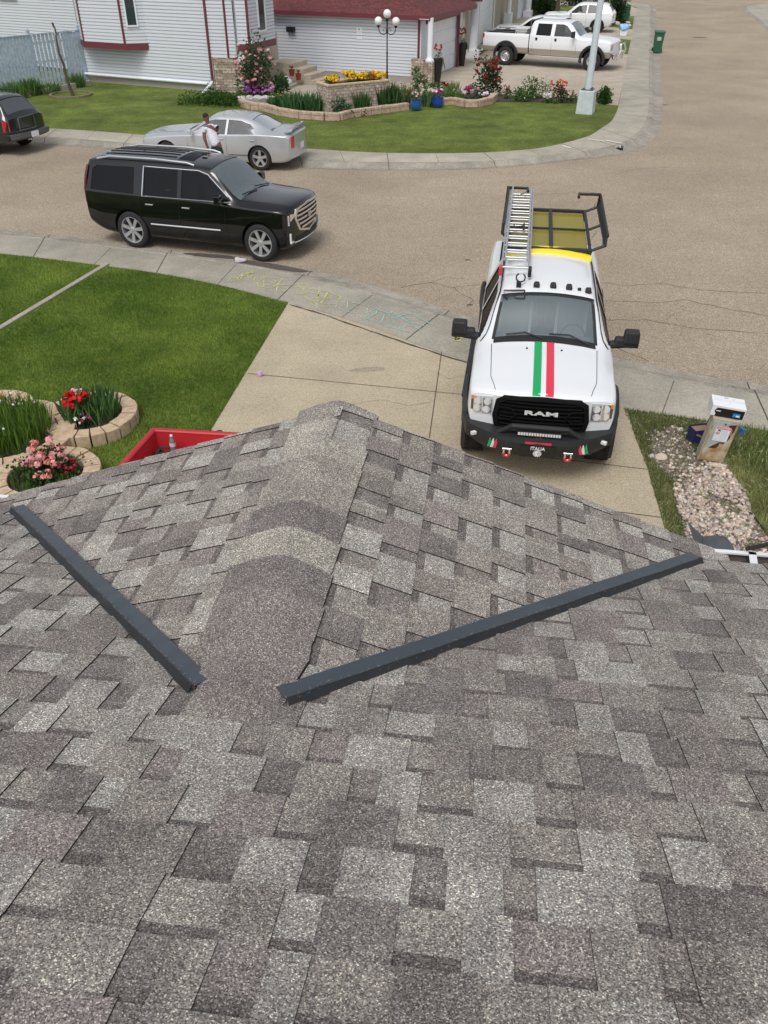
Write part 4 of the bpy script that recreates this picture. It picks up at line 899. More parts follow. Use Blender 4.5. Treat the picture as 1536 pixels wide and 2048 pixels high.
def wheel(parent, x, y, r, w, spokes=5, rimr=None, dbl=False, steel=False, rimm='alu', face=1, arms=.09, name='wheel', lug=False):
    """face=+1 when the outside of the wheel looks toward +y"""
    rimr = rimr or r * .64; W = bpy.data.objects.new(name, None); COL.objects.link(W); W.parent = parent; W.location = (x, y, r); W.empty_display_size = .1
    if face < 0: W.rotation_euler = (0, 0, math.pi)
    m = MB(); h = w / 2; s_ = r - rimr
    m.lathe([(rimr * .98, -h * .8), (rimr * 1.02, -h * .95), (rimr + s_ * .5, -h), (r - .03, -h * .92), (r - .008, -h * .78), (r, -h * .5), (r, h * .5), (r - .008, h * .78), (r - .03, h * .92), (rimr + s_ * .5, h), (rimr * 1.02, h * .95), (rimr * .98, h * .8)], n=44, axis='Y', cap=False)
    if lug:
        for k in range(36):
            a = k / 36 * 6.283
            for yy in (-.62, .62):
                for dd in (0,): m.box((math.cos(a) * (r - .006), h * yy * 1.15, math.sin(a) * (r - .006)), (.024, h * .62, .045), rot=Matrix.Rotation(-a, 3, 'Y') @ Matrix.Rotation(.3 * yy, 3, 'X'))
    m.build('tyre', 'tyre', W, smooth=35, uv=False)
    m = MB(); m.mi = 0
    m.lathe([(rimr * .99, h * .82), (rimr, h * .88), (rimr * .94, h * .86), (rimr * .90, h * .55), (rimr * .86, -h * .3)], n=40, axis='Y', cap=False)
    m.lathe([(rimr * .86, -h * .3), (.02, -h * .32)], n=30, axis='Y', mi=1, cap=True)
    if steel:
        m.lathe([(rimr * .93, h * .6), (rimr * .72, h * .35), (rimr * .42, h * .62), (rimr * .38, h * .9), (.01, h * .95)], n=30, axis='Y', cap=False)
        for k in range(8): a = k * 6.283 / 8; m.cyl((math.cos(a) * rimr * .68, h * .44, math.sin(a) * rimr * .68), (math.cos(a) * rimr * .68, h * .52, math.sin(a) * rimr * .68), rimr * .085, mi=1, n=10)
    else:
        m.lathe([(rimr * .2, h * .5), (rimr * .2, h * .74), (rimr * .14, h * .8), (.005, h * .8)], n=20, axis='Y', cap=False)
        for k in range(spokes):
            for dd in ((-.13, .13) if dbl else (0,)):
                a = k * 6.283 / spokes + .3; ca, sa = math.cos(a), math.sin(a); a2 = a + dd; c2, s2 = math.cos(a2), math.sin(a2); wA, wB = arms * rimr * 1.9, arms * rimr * (1.5 if dbl else 2.3)
                p0 = Vector((ca, 0, sa)) * rimr * .14; p1 = Vector((c2, 0, s2)) * rimr * .93; t = Vector((-sa, 0, ca)); t2 = Vector((-s2, 0, c2)); y0, y1 = h * .72, h * .80
                a_, b_, c_, d_ = p0 - t * wA / 2, p0 + t * wA / 2, p1 + t2 * wB / 2, p1 - t2 * wB / 2
                vs = [a_ + V(0, y0, 0), b_ + V(0, y0, 0), c_ + V(0, y1, 0), d_ + V(0, y1, 0)]; m.add(vs + [v - V(0, .035, 0) for v in vs], [(0, 1, 2, 3), (4, 7, 6, 5), (0, 4, 5, 1), (1, 5, 6, 2), (2, 6, 7, 3), (3, 7, 4, 0)])
    m.build('rim', [rimm, 'rubber'], W, smooth=35, uv=False); return W
def mirror_(parent, x, y, z, s, mt='rubber', size=(.12, .2, .16), stalk=.08):
    m = MB(); m.box((x, s * (y + stalk + size[1] / 2), z + size[2] * .3), size, taper=.85); m.box((x, s * (y + stalk / 2), z), (.06, stalk + .08, .05)); m.build('mirror', mt, parent, bevel=.02)
def seat_row(parent, x, zs, ys, mt='seat', w=.5):
    for y in ys:
        m = MB(); m.box((x + .05, y, zs), (.5, w, .16)); m.box((x - .22, y, zs + .34), (.14, w * .92, .62), rot=Matrix.Rotation(-.2, 3, 'Y')); m.box((x - .32, y, zs + .74), (.1, w * .5, .17)); m.build('seat', mt, parent, bevel=.04)
def steering(parent, x, y, z):
    m = MB(); m.tube([(x + math.cos(a) * .07, y + math.sin(a) * .18, z + math.cos(a) * -.16 + .0) for a in [k / 18 * 6.283 for k in range(18)]], .014, 6, closed=True); m.cyl((x, y, z), (x + .3, y, z - .12), .03, .04); m.build('steering_wheel', 'rubber', parent, smooth=40)
def plate(parent, x, y, z, rz=0, txt=None):
    m = MB(); m.box((x, y, z), (.012, .31, .155), rz); m.build('licence_plate', 'white', parent)
def surf_patch(B, fn, top, bot, n, th, mb, mi=0):
    rows = [[fn(lerp(a[0], b[0], i / n), lerp(a[1], b[1], i / n)) for i in range(n + 1)] for a, b in ((top[0], top[1]), (bot[0], bot[1]))]
    mb.slab(rows, th, mi)
M['p_white'] = mat('white_paint', (.80, .82, .84), .25, coat=.7, var=.01)
M['p_black'] = mat('black_paint', (.004, .004, .005), .12, coat=.85, var=.02, spec=.3)
M['p_silver'] = mat('silver_paint', (.54, .56, .59), .26, metal=.45, coat=.8, var=.01)
M['p_dark'] = mat('dark_green_black_paint', (.012, .017, .02), .2, coat=.8)
M['p_tan'] = mat('tan_lower_paint', (.36, .32, .25), .35, coat=.5)
M['gl_clear'] = glass('windscreen_glass', (.86, .93, .94), opaque=.30, body=(.33, .42, .45))
M['amber'] = mat('amber_lens', (.7, .25, .05), .3)
M['greyclad'] = mat('grey_cladding', (.10, .10, .105), .5)
M['gl_dark'] = glass('tinted_glass', (.10, .11, .12), opaque=.6, body=(.008, .009, .011), refl=.28)
M['gl_mid'] = glass('side_glass', (.35, .42, .42), opaque=.3, body=(.03, .04, .04))
M['dark_red'] = mat('smoked_tail_lamp', (.12, .012, .015), .2, coat=.6)
M['lamp_in'] = mat('lamp_reflector', (.80, .82, .84), .2, metal=.25, var=.15, vscale=14)

# ---------- the white work pickup on our driveway ----------
def work_truck():
    yaw = R(81 + 180); t = thing('pickup_truck', 'white pickup truck with green and red bonnet stripes and black bumper on our driveway', 'pickup truck', (2.01, 9.48, .10), yaw); t.scale = (.965, .915, .965)
    st = [  # x zlo zmid zb zr zt wlo wmid wb wr
        (.88, .60, .85, 1.14, 1.18, 1.20, .84, .96, .93, .80), (.80, .56, .85, 1.17, 1.22, 1.255, .86, .985, .955, .82), (.4, .52, .85, 1.19, 1.255, 1.305, .88, 1.0, .97, .80), (-.1, .50, .85, 1.21, 1.30, 1.36, .9, 1.0, .975, .79), (-.46, .48, .85, 1.235, 1.325, 1.39, .9, 1.0, .98, .78),
        (-.54, .48, .85, 1.24, 1.335, 1.41, .9, 1.0, .98, .78), (-1.16, .48, .85, 1.26, 1.785, 1.85, .9, 1.0, .965, .70), (-1.33, .48, .85, 1.26, 1.825, 1.895, .9, 1.0, .96, .69), (-1.8, .48, .85, 1.27, 1.85, 1.93, .9, 1.0, .96, .69), (-2.6, .48, .85, 1.28, 1.845, 1.925, .9, 1.0, .96, .69), (-2.80, .48, .85, 1.29, 1.82, 1.89, .9, 1.0, .96, .685), (-2.88, .5, .85, 1.29, 1.70, 1.79, .9, .99, .955, .70)]
    B = Body(st, rB=.08, rC=.2, rD=.05, rE=.10, nose=(.22, .7), tail=(0, .2))
    wins = [[(-.73, 1.29), (-1.20, 1.69), (-1.34, 1.74), (-1.74, 1.75), (-1.74, 1.29)], [(-1.83, 1.29), (-1.83, 1.75), (-2.44, 1.74), (-2.58, 1.67), (-2.62, 1.30)]]
    cuts = [(arch_cut(0, .45, .50, 1.0), 'rubber'), (cavity(B, -.75, -2.75, .95), 'interior')] + [(window_cut(w), 'rubber') for w in wins] + [(shield_cut(B, -.575, -1.14, .03, .035), 'rubber')]
    body = carve('body', B.hull(), 'p_white', cuts, t)
    for w in wins: side_pane(B, w, 'gl_dark', 'window', t)
    shield_pane(B, -.57, -1.15, .03, .035, 'gl_clear', 'windscreen', t); frit(B, -.57, -1.15, .03, .035, t)
    # bed
    st2 = [(-2.93, .52, .85, 1.28, 1.36, 1.365, .9, .99, .955, .90), (-4.1, .52, .85, 1.29, 1.37, 1.375, .9, 1.0, .96, .90), (-4.90, .56, .85, 1.28, 1.36, 1.365, .88, .97, .94, .88)]
    B2 = Body(st2, rB=.08, rC=.2, rD=.05, rE=.04, nose=(0, .2), tail=(.04, .3)); bc = MB(); bc.box((-3.92, 0, 1.25), (1.84, 1.56, .96))
    carve('bed', B2.hull(), 'p_white', [(arch_cut(-3.62, .45, .50, 1.0), 'rubber'), (bc, 'rubber')], t)
    # interior
    seat_row(t, -1.55, .92, (-.42, .42)); seat_row(t, -2.35, .9, (-.35, .35), w=.6); steering(t, -1.02, .42, 1.26)
    for y in (-.66, -.20, .20, .64):
        m = MB(); m.box((-1.66, y, 1.27), (.10, .045, .50), rot=Matrix.Rotation(-.2, 3, 'Y')); m.build('seat_highlight', 'white', t, bevel=.01)  # white bars added to stand for bright reflective streaks on the seat edges
    m = MB(); m.box((-.84, 0, 1.17), (.5, 1.44, .20)); m.build('dashboard', 'interior', t, bevel=.05)
    m = MB(); m.box((-.80, -.05, 1.285), (.16, .55, .03), .05); 
    for k in range(9): m.box((-.78 + random.uniform(-.05, .05), -.22 + k * .045, 1.31), (.06, .05, .02), random.random())
    m.build('windscreen_clutter', 'black', t)
    m = MB(); m.box((-1.15, 0, 1.75), (.05, .2, .06)); m.build('rear_view_mirror', 'black', t, bevel=.01)
    # flares
    for xx in (0, -3.62):
        for s in (1, -1):
            m = MB(); Bx = B if xx == 0 else B2
            rows = []
            for k in range(21):
                a = R(-18 + 216 * k / 20); r = []
                for rr, o_ in ((.495, -.02), (.497, .055), (.52, .068), (.56, .06), (.585, .006)): x_, z_ = xx + math.cos(a) * rr, .45 + math.sin(a) * rr; r.append(Vector((x_ * 1.0, s * (1.0 + o_ - (.02 if abs(x_ - xx) > .4 else 0)), z_)))
                rows.append(r if s > 0 else r[::-1])
            m.grid(rows); m.build('wheel_flare', 'blackplastic', t, smooth=50)
    for xx in (0, -3.62):
        for s in (1, -1): wheel(t, xx, s * .885, .435, .30, 8, rimm='rubber', face=s, lug=True)
    # hood lines and stripes
    seams(B, [[(-.68, .56), (-.70, 1.24)], [(-1.785, .52), (-1.785, 1.27)], [(-2.66, .62), (-2.64, 1.27)], [(.45, .95), (.05, 1.16), (-.5, 1.19)]], t, tops=[[(.80, .62), (.4, .70), (-.46, .74)], [(.80, -.62), (.4, -.70), (-.46, -.74)]])
    for name, y0, mt in (('green_stripe', -.085, 'stripe_green'), ('red_stripe', .085, 'stripe_red')):
        m = MB(); m.slab([[Vector((B.warp(x, y), y, B.top(x, y) + .005)) for y in np.linspace(y0 - .052, y0 + .052, 4)] for x in np.linspace(.845, -.48, 20)], (0, 0, -.002)); m.build(name, mt, body, smooth=60)
    # cowl and wipers
    m = MB(); m.grid([[Vector((x, y, B.top(x, y) + o_)) for y in np.linspace(-.72, .72, 13)] for x, o_ in ((-.48, .004), (-.54, .008), (-.59, .002), (-.605, -.004))]); m.build('cowl', 'rubber', t, smooth=50)
    for ya, yb in ((.06, .62), (-.55, -.02)): m = MB(); m.tube([(-.53, yb, B.top(-.53, yb) + .02), (-.62, lerp(ya, yb, .5), B.top(-.62, .3) + .025), (-.60, ya, B.top(-.60, ya) + .03)], .011, 6); m.build('wiper', 'black', t)
    for y in (-.24, .24): m = MB(); m.cyl((-.30, y, B.top(-.30, y) - .005), (-.30, y, B.top(-.30, y) + .012), .014); m.build('washer_jet', 'black', t)
    # grille
    def F(y, z, o=.0): return Vector((B.warp(.88, y) + o, y, z))
    m = MB(); top = [(-.60, 1.165), (-.3, 1.205), (0, 1.215), (.3, 1.205), (.60, 1.165)]
    outer = [(-.50, 1.205), (0, 1.225), (.50, 1.205), (.60, 1.14), (.635, .92), (.60, .76), (-.60, .76), (-.635, .92), (-.60, 1.14)]
    inner = [(y * .90, .985 + (z - .985) * .84) for y, z in outer]
    ro = [F(y, z, .035) for y, z in outer]; ri = [F(y, z, .055) for y, z in inner]; rb = [F(y, z, -.06) for y, z in outer]; rc = [F(y, z, .012) for y, z in inner]
    m.grid([rb, ro, ri, rc], close=True); m.grid([[F(y * k, z, .008) for y in np.linspace(-.60, .60, 15)] for z, k in ((.765, .98), (.9, 1.02), (1.03, 1.02), (1.14, .98), (1.205, .84))]); g_ = m.build('grille', 'matte', t, bevel=.008)
    m = MB()
    for z in np.arange(.83, 1.16, .052): m.tube([F(y, z, .03) for y in np.linspace(-.53, .53, 9)], .012, 6)
    for s in (1, -1): m.tube([F(s * .56, 1.06, .045), F(s * .40, 1.06, .045), F(s * .32, .98, .045), F(s * .40, .90, .045), F(s * .56, .90, .045)], .012, 6)
    m.build('grille_bars', 'matte', g_, smooth=40)
    L_ = text_mb('RAM', .115, .006, .004)
    k = 1.9
    L_.xform(Matrix(((0, 0, 1, 0), (k, 0, 0, 0), (0, .66, 0, 0), (0, 0, 0, 1)))); L_.xform(Matrix.Translation((.945, 0, 1.03))); L_.build('badge_letters', 'lamp_in', g_, uv=False)
    # headlights
    for s in (1, -1):
        m = MB(); pts = lambda y, z, o=0: Vector((B.warp(.875, y) + o, s * y, z)); P1 = [(.64, 1.17, .92), (.76, 1.155, .915), (.88, 1.13, .91), (.945, 1.09, .93)]
        rows = [[pts(y, lerp(zt_, zb_, q / 4), .022 - (.05 if y > .93 else 0)) for q in range(5)] for y, zt_, zb_ in P1]
        m.slab(rows if s < 0 else [r[::-1] for r in rows], (-.06, 0, 0), mi=0)
        o = m.build('headlight', 'lens', t, bevel=.006, smooth=40)
        m = MB()
        for y, z, r_ in ((.71, 1.09, .05), (.83, 1.08, .055), (.72, .98, .05), (.84, .975, .05)): m.lathe([(r_, .0), (r_ * .7, -.02), (.01, -.03)], pts(y, z, .028), 14, 'X')
        m.grid([[pts(y, z, .010) for y in (.65, .76, .88, .93)] for z in (.93, 1.03, 1.12)], mi=1)
        for y in (.775,): m.box(pts(y, 1.03, .02), (.02, .012, .2), mi=0)
        m.box(pts(.91, 1.10, .016), (.012, .035, .05), mi=2); m.build('reflector', ['lamp_in', 'greyclad', 'amber'], o, smooth=40)
    # bumper
    m = MB(); xs = [(0, 1.16), (.42, 1.14), (.70, 1.00), (.97, .78), (1.06, .40)]
    full = [(-y, x) for y, x in xs[::-1]] + xs[1:]
    rows = [[Vector((x + o_, y, z)) for (o_, z) in ((-.22, .78), (-.0, .765), (.02, .70), (.0, .60), (-.06, .50 if abs(y) < .8 else .56), (-.22, .48))] for y, x in full]
    m.grid([[Vector((p.x, p.y, p.z)) for p in r] for r in rows]); m.grid([[r[-1], r[0]] for r in rows]); bp = m.build('bumper', 'blackplastic', t, smooth=25)
    m = MB(); hoop = [(1.02, -.54, .76), (1.08, -.36, .90), (1.08, .36, .90), (1.02, .54, .76)]; m.tube(hoop, .035, 6); m.box((1.05, 0, .865), (.06, .74, .07)); m.build('bull_hoop', 'blackplastic', bp)
    m = MB(); m.box((1.09, 0, .815), (.05, .58, .065)); lb = m.build('light_bar', 'black', bp, bevel=.006)
    m = MB()
    for k_ in range(16): m.box((1.118, -.262 + k_ * .035, .815), (.012, .027, .036))
    m.build('light_bar_lens', 'lamp_in', lb)
    for s in (1, -1):
        m = MB(); m.tube([(1.17, s * .40 + dy, z) for dy, z in ((-.035, .60), (-.04, .55), (-.02, .51), (.02, .51), (.04, .55), (.035, .60))], .014, 8); m.tube([(1.17, s * .40 - .06, .605), (1.17, s * .40 + .06, .605)], .014, 8); sh = m.build('tow_shackle', 'chrome', bp, smooth=50)
        m = MB(); m.tube([(1.172, s * .40 + dy, z) for dy, z in ((-.042, .545), (-.024, .505), (0, .498), (.024, .505), (.042, .545))], .0185, 8); m.build('red_sleeve', 'red_plastic', sh, smooth=50)
        for k_, mt in enumerate(('stripe_green', 'white', 'stripe_red')):
            m = MB(); yy = s * (.63 - .04 * k_); m.box((1.14 - (abs(yy) - .42) * .5 + .018, yy, .635), (.014, .034, .13), rot=Matrix.Rotation(s * -.46, 3, 'Z') @ Matrix.Rotation(s * .28, 3, 'X')); m.build('flag_stripe', mt, bp)
        m = MB(); m.box((.92, s * .86, .68), (.05, .08, .05), s * -.6); m.build('fog_light', 'lamp_in', bp, bevel=.01)
    m = MB(); m.box((1.172, 0, .60), (.014, .46, .16)); m.box((1.165, 0, .715), (.02, .34, .025), mi=1); pl = m.build('front_plate', ['black', 'stripe_red'], bp)
    T = text_mb('ITALIA', .065, .003, .001); X4 = Matrix(((0, 0, 1, 0), (1, 0, 0, 0), (0, 1, 0, 0), (0, 0, 0, 1))); T.xform(X4); T.xform(Matrix.Translation((1.183, 0, .645))); T.build('plate_lettering', 'white', pl, uv=False)
    m = MB()
    for k_ in range(14): a = k_ / 14 * 6.283; m.box((1.181, math.cos(a) * .048, .575 + math.sin(a) * .04), (.005, .016, .012), rot=Matrix.Rotation(a, 3, 'X'))
    m.cyl((1.178, 0, .575), (1.183, 0, .575), .034, n=20); m.box((1.184, .012, .575), (.004, .012, .04), mi=1); m.build('round_crest', ['white', 'stripe_red'], pl)
    m = MB(); m.tube([(1.125, -.02, .775), (1.13, -.03, .755), (1.135, 0, .74), (1.13, .03, .755), (1.125, .015, .785)], .006, 6); m.build('red_emblem', 'stripe_red', bp)
    # mirrors, lamps, hook
    for s in (1, -1):
        m = MB(); m.box((-.80, s * 1.09, 1.30), (.11, .32, .10), rot=Matrix.Rotation(s * .12, 3, 'X')); m.box((-.80, s * 1.17, 1.335), (.13, .36, .14), taper=.9); o = m.build('tow_mirror', 'blackplastic', t, bevel=.03)
        m = MB(); m.box((-.79, s * 1.23, 1.42), (.16, .23, .19), taper=.9); m.build('mirror_head', 'blackplastic', o, bevel=.03)
        m = MB(); m.box((-.79, s * 1.325, 1.43), (.08, .02, .10)); m.build('marker_lamp', 'lens', o, bevel=.005)
        trim(B, [(-.62, 1.28), (-1.19, 1.81), (-1.34, 1.85), (-2.7, 1.84)], .012, 'rubber', 'roof_seal', t, sides=(s,), o=-.008)
        m = MB(); m.box((-1.6, s * 1.05, .47), (2.1, .16, .05)); m.build('side_step', 'blackplastic', t, bevel=.01)
    for y in (-.17, .07, .30, .58):
        m = MB(); m.box((-1.27, y, B.top(-1.27, y) + .022), (.12, .10, .06), taper=.7); m.build('roof_marker', 'rubber', t, bevel=.015)
    m = MB(); m.box((-1.27, .45, B.top(-1.27, .45) + .01), (.06, .05, .025)); m.build('roof_marker', 'rubber', t, bevel=.006)
    y = -.43; z = B.top(-1.28, y); m = MB(); m.box((-1.26, y, z + .03), (.07, .07, .06)); m.tube([(-1.36 + math.cos(a) * .085 * -1, y + .02 + math.sin(a) * .065, z + .09 + .03 * math.cos(a)) for a in [R(40 + 290 * k / 14) for k in range(15)]], .011, 8); m.build('roof_hook', 'rubber', t, smooth=50)
    m = MB(); m.tube([(-1.15, -.34, 1.85), (-1.15, -.64, 1.83), (-1.06, -.62, 1.77), (-1.05, -.57, 1.75)], .011, 6); m.tube([(-1.15, -.34, 1.85), (-1.05, -.33, 1.77)], .012, 6); m.tube([(-1.06, -.60, 1.77), (-1.08, -.50, 1.80), (-1.05, -.45, 1.77), (-1.05, -.34, 1.77)], .009, 6); m.build('phone_bracket', 'black', t)
    # ladder rack behind the cab
    rk = MB(); zt = 1.97
    x0, x1, yl, yr = -2.62, -4.72, -.98, 1.0   # y negative is the left of the picture
    for x in (x0, x1):
        rk.box(((x), 0, zt), (.07, 1.36, .05)); rk.box((x, .64, zt - .32), (.05, .05, .62)); rk.box((x, -.64, zt - .32), (.05, .05, .62))
    for y_ in (-.65, .04, .65): rk.box(((x0 + x1) / 2, y_, zt + .003), (2.12, .06 if y_ < .5 else .045, .05))
    rk.box(((x0 + x1) / 2, .0, zt + .001), (.025, 1.30, .03))
    rack = rk.build('ladder_rack', 'blackplastic', t, bevel=.006)
    for a, b, n_ in ((-.62, .01, 'left'), (.07, .62, 'r')):
        m = MB(); m.box(((x0 + x1) / 2, (a + b) / 2, zt - .035), (2.02, b - a, .012)); m.build('smoked_panel', 'olive', rack)
    for s in (1, -1):
        m = MB(); xa, xb = (-2.62, -4.72) if s > 0 else (-3.0, -4.95); ya = s * .65; yb = s * (.87 if s > 0 else .76); zz = 2.0; hk = .26
        for x in (xa, (xa + xb) / 2, xb): m.tube([(x, ya, zz - .03), (x, yb, zz + .06)], .022, 6)
        m.tube([(xa, yb, zz + .06), (xb, yb, zz + .06)], .026, 6)
        m.tube([(xa, yb, zz + .06), (xa - .04, yb, zz + .20)], .022, 6); m.tube([(xb, yb, zz + .06), (xb, yb, zz + hk), (xb, yb - s * .36, zz + hk), (xb + .22, yb - s * .37, zz + hk)], .028, 6)
        if s > 0: m.add([(xa, yb, zz + .06), (xb, yb, zz + .06), (xb, yb + .03, zz + .26), (xa, yb + .03, zz + .22)], [(0, 1, 2, 3), (3, 2, 1, 0)])
        m.tube([(xa, yb + .02, zz + .2), (xb, yb + .02, zz + hk)], .02, 6)
        m.build('side_carrier', 'blackplastic', rack)
    for xx, yy_, rot in ((-3.0, .68, .5), (-2.66, .84, -.3), (-4.6, .78, .2)):
        m = MB(); m.cyl((xx, yy_, 2.05), (xx + .05, yy_ + .12 * rot, 2.17), .007, mi=0); m.build('bungee_hook', 'alu', rack)
    def squash(o):
        for ch in o.children:
            if ch.type == 'MESH':
                for v in ch.data.vertices:
                    if v.co.x > .45: v.co.x = .45 + (v.co.x - .45) * .84
                squash(ch)
    squash(t)
    # yellow fairing at the rear of the cab roof
    m = MB(); rows = []
    for x, h in ((-2.50, .004), (-2.54, .05), (-2.64, .075), (-2.76, .05), (-2.78, -.01)): rows.append([Vector((x, y, B.top(-2.6, y) + h)) for y in np.linspace(-.66, .68, 15)])
    m.slab(rows, (0, 0, -.012)); m.build('yellow_fairing', 'yellow', t, smooth=45)
    return t
M['stripe_green'] = mat('green_stripe', (.0, .38, .10), .25, coat=.6, var=.02); M['stripe_red'] = mat('red_stripe', (.75, .03, .07), .25, coat=.6, var=.02)
M['red_plastic'] = mat('red_plastic', (.6, .04, .06), .4); M['yellow'] = mat('yellow_paint', (.85, .68, .02), .3, coat=.4)
M['olive'] = glass('olive_panel', (.3, .28, .1), rough=.12, opaque=.96, body=(.27, .225, .035), refl=.35)
truck = work_truck()
def ladder():
    a, b = Vector((-1.50, -.50, 2.00)), Vector((-5.0, -.50, 2.20)); t = thing('ladder', 'aluminium extension ladder strapped on top of the white pickup with striped bonnet', 'ladder', (0, 0, 0))
    t.location = truck.location; t.rotation_euler = truck.rotation_euler; t.scale = truck.scale
    d = (b - a).normalized(); side = Vector((0, 1, 0)); up = Vector((d.z * 1, 0, -d.x)); up = up if up.z > 0 else -up
    for s, w, l0, l1, h in ((-1, .205, 0, 1, 0), (1, .205, 0, 1, 0), (-1, .165, .08, .97, .07), (1, .165, .08, .97, .07)):
        m = MB(); p, q_ = lerp(a, b, l0) + side * s * w + up * h, lerp(a, b, l1) + side * s * w + up * h; rot = d.to_track_quat('X', 'Z').to_matrix(); m.box((p + q_) / 2, ((q_ - p).length, .028, .075), rot=rot); m.build('rail', 'alu', t, bevel=.004)
    Ln = (b - a).length; k = .10
    while k < Ln - .05: m = MB(); c = a + d * k; m.tube([c - side * .2, c + side * .2], .017, 8); m.build('rung', 'alu', t, smooth=50); k += .28
    k = .34
    while k < Ln * .95: m = MB(); c = a + d * (k - .05) + up * .07; m.tube([c - side * .16, c + side * .16], .017, 8); m.build('rung', 'alu', t, smooth=50); k += .28
    for s in (-1, 1): m = MB(); m.box(a + side * s * .215 - d * .02, (.14, .05, .12)); m.build('foot', 'red_plastic' if s < 0 else 'rubber', t, bevel=.01)
    m = MB(); c = lerp(a, b, .42) + up * .10; m.box(c + side * .08, (.30, .03, .02)); m.box(c - side * .08 + d * .02, (.16, .02, .02)); m.box(c - side * .0 , (.02, .16, .012), .5); m.build('rung_lock', 'rubber', t)
    m = MB(); m.tube([lerp(a, b, f) + side * y + up * (.1) for f, y in ((.83, -.08), (.86, .0), (.9, .08))], .006, 5); m.build('rope', 'rubber', t)
ladder()

# ---------- the long black SUV at the kerb ----------
def generic(name, label, cat, loc, yaw, st, wins, shields, paint, wb, wr, wwid, track, arch, glass_side='gl_dark', lower=None, cav=None, rr=(.09, .16, .03, .11), nose=(.25, .7), tail=(.1, .5), wheelkw={}, gaps=(), tops=(), group=None, flip=1, archmat='rubber', extra_cuts=(), hubz=None):
    t = thing(name, label, cat, loc, yaw, group); B = Body(st, *rr, nose=nose, tail=tail); W = B.W; hz = hubz or wr
    cuts = [(arch_cut(0, hz, arch, W), 'rubber'), (arch_cut(-wb, hz, arch, W), 'rubber'), (cavity(B, *cav), 'interior')] + [(window_cut(w), 'rubber') for w in wins] + [(shield_cut(B, *s[:4]), 'rubber') for s in shields] + list(extra_cuts)
    body = carve('body', B.hull(), paint, cuts, t, lower)
    for w in wins: side_pane(B, w, glass_side, 'window', t)
    for s in shields: shield_pane(B, s[0] , s[1], s[2], s[3], s[4], s[5], t)
    for xx in (0, -wb):
        for s in (1, -1): wheel(t, xx, s * track, wr, wwid, face=s, **wheelkw)
    seams(B, gaps, t, tops); return t, B, body
st = [(.88, .42, .66, 1.02, 1.08, 1.11, .80, .93, .88, .72), (.80, .30, .66, 1.05, 1.13, 1.17, .86, .97, .93, .76), (.45, .26, .68, 1.08, 1.17, 1.21, .9, 1.01, .97, .78), (-.25, .26, .7, 1.10, 1.20, 1.245, .92, 1.02, .985, .80), (-.44, .26, .7, 1.11, 1.215, 1.265, .92, 1.02, .985, .80),
      (-1.22, .26, .7, 1.14, 1.75, 1.81, .92, 1.02, .975, .72), (-1.5, .26, .7, 1.15, 1.785, 1.845, .92, 1.02, .97, .71), (-2.6, .26, .7, 1.16, 1.81, 1.88, .92, 1.02, .97, .70), (-3.9, .28, .7, 1.17, 1.79, 1.86, .92, 1.02, .97, .69), (-4.22, .34, .7, 1.17, 1.765, 1.83, .90, 1.01, .96, .68), (-4.40, .40, .7, 1.17, 1.74, 1.80, .88, .99, .94, .67), (-4.52, .46, .7, 1.15, 1.50, 1.56, .86, .97, .93, .76)]
wins = [[(-.66, 1.195), (-1.26, 1.64), (-1.48, 1.70), (-1.90, 1.70), (-1.90, 1.18)], [(-2.0, 1.18), (-2.0, 1.70), (-2.86, 1.70), (-2.86, 1.18)], [(-3.12, 1.18), (-3.12, 1.69), (-4.12, 1.67), (-4.24, 1.60), (-4.28, 1.20)]]
fw = G(523, 524, 0); rw = G(271, 496, 0); dv = (fw - rw).normalized(); yaw = math.atan2(dv.y, dv.x); mid = (fw + rw) / 2; nrm = Vector((-dv.y, dv.x, 0)); ax = mid + dv * 1.651 * .93 + nrm * .92
suv, B, body = generic('suv', 'long black luxury SUV with chrome window trim parked at the near kerb', 'suv', (ax.x, ax.y, .0), yaw, st, wins, [(-.47, -1.20, .015, .02, 'gl_clear', 'windscreen')], 'p_black', 3.302, .40, .28, .86, .455, cav=(-.68, -4.3, .85),
    wheelkw=dict(spokes=7, rimr=.285, dbl=False, arms=.115), gaps=[[(-.80, .42), (-.82, 1.12)], [(-1.97, .34), (-1.97, 1.14)], [(-3.0, .62), (-3.0, 1.15)]], tops=[[(.78, .66), (0, .76), (-.42, .78)], [(.78, -.66), (0, -.76), (-.42, -.78)]]); suv.scale = (.93, .93, .985)
trim(B, [(-.62, 1.175), (-1.24, 1.665), (-1.48, 1.725), (-2.88, 1.725), (-2.90, 1.155), (-.62, 1.175)], .013, 'chrome', 'window_trim', suv, closed=False, o=.002)
trim(B, [(-.95, .60), (-2.75, .585)], .018, 'chrome', 'door_moulding', suv, o=.008); trim(B, [(-.62, .31), (-2.75, .31)], .018, 'chrome', 'sill_trim', suv, o=-.03)
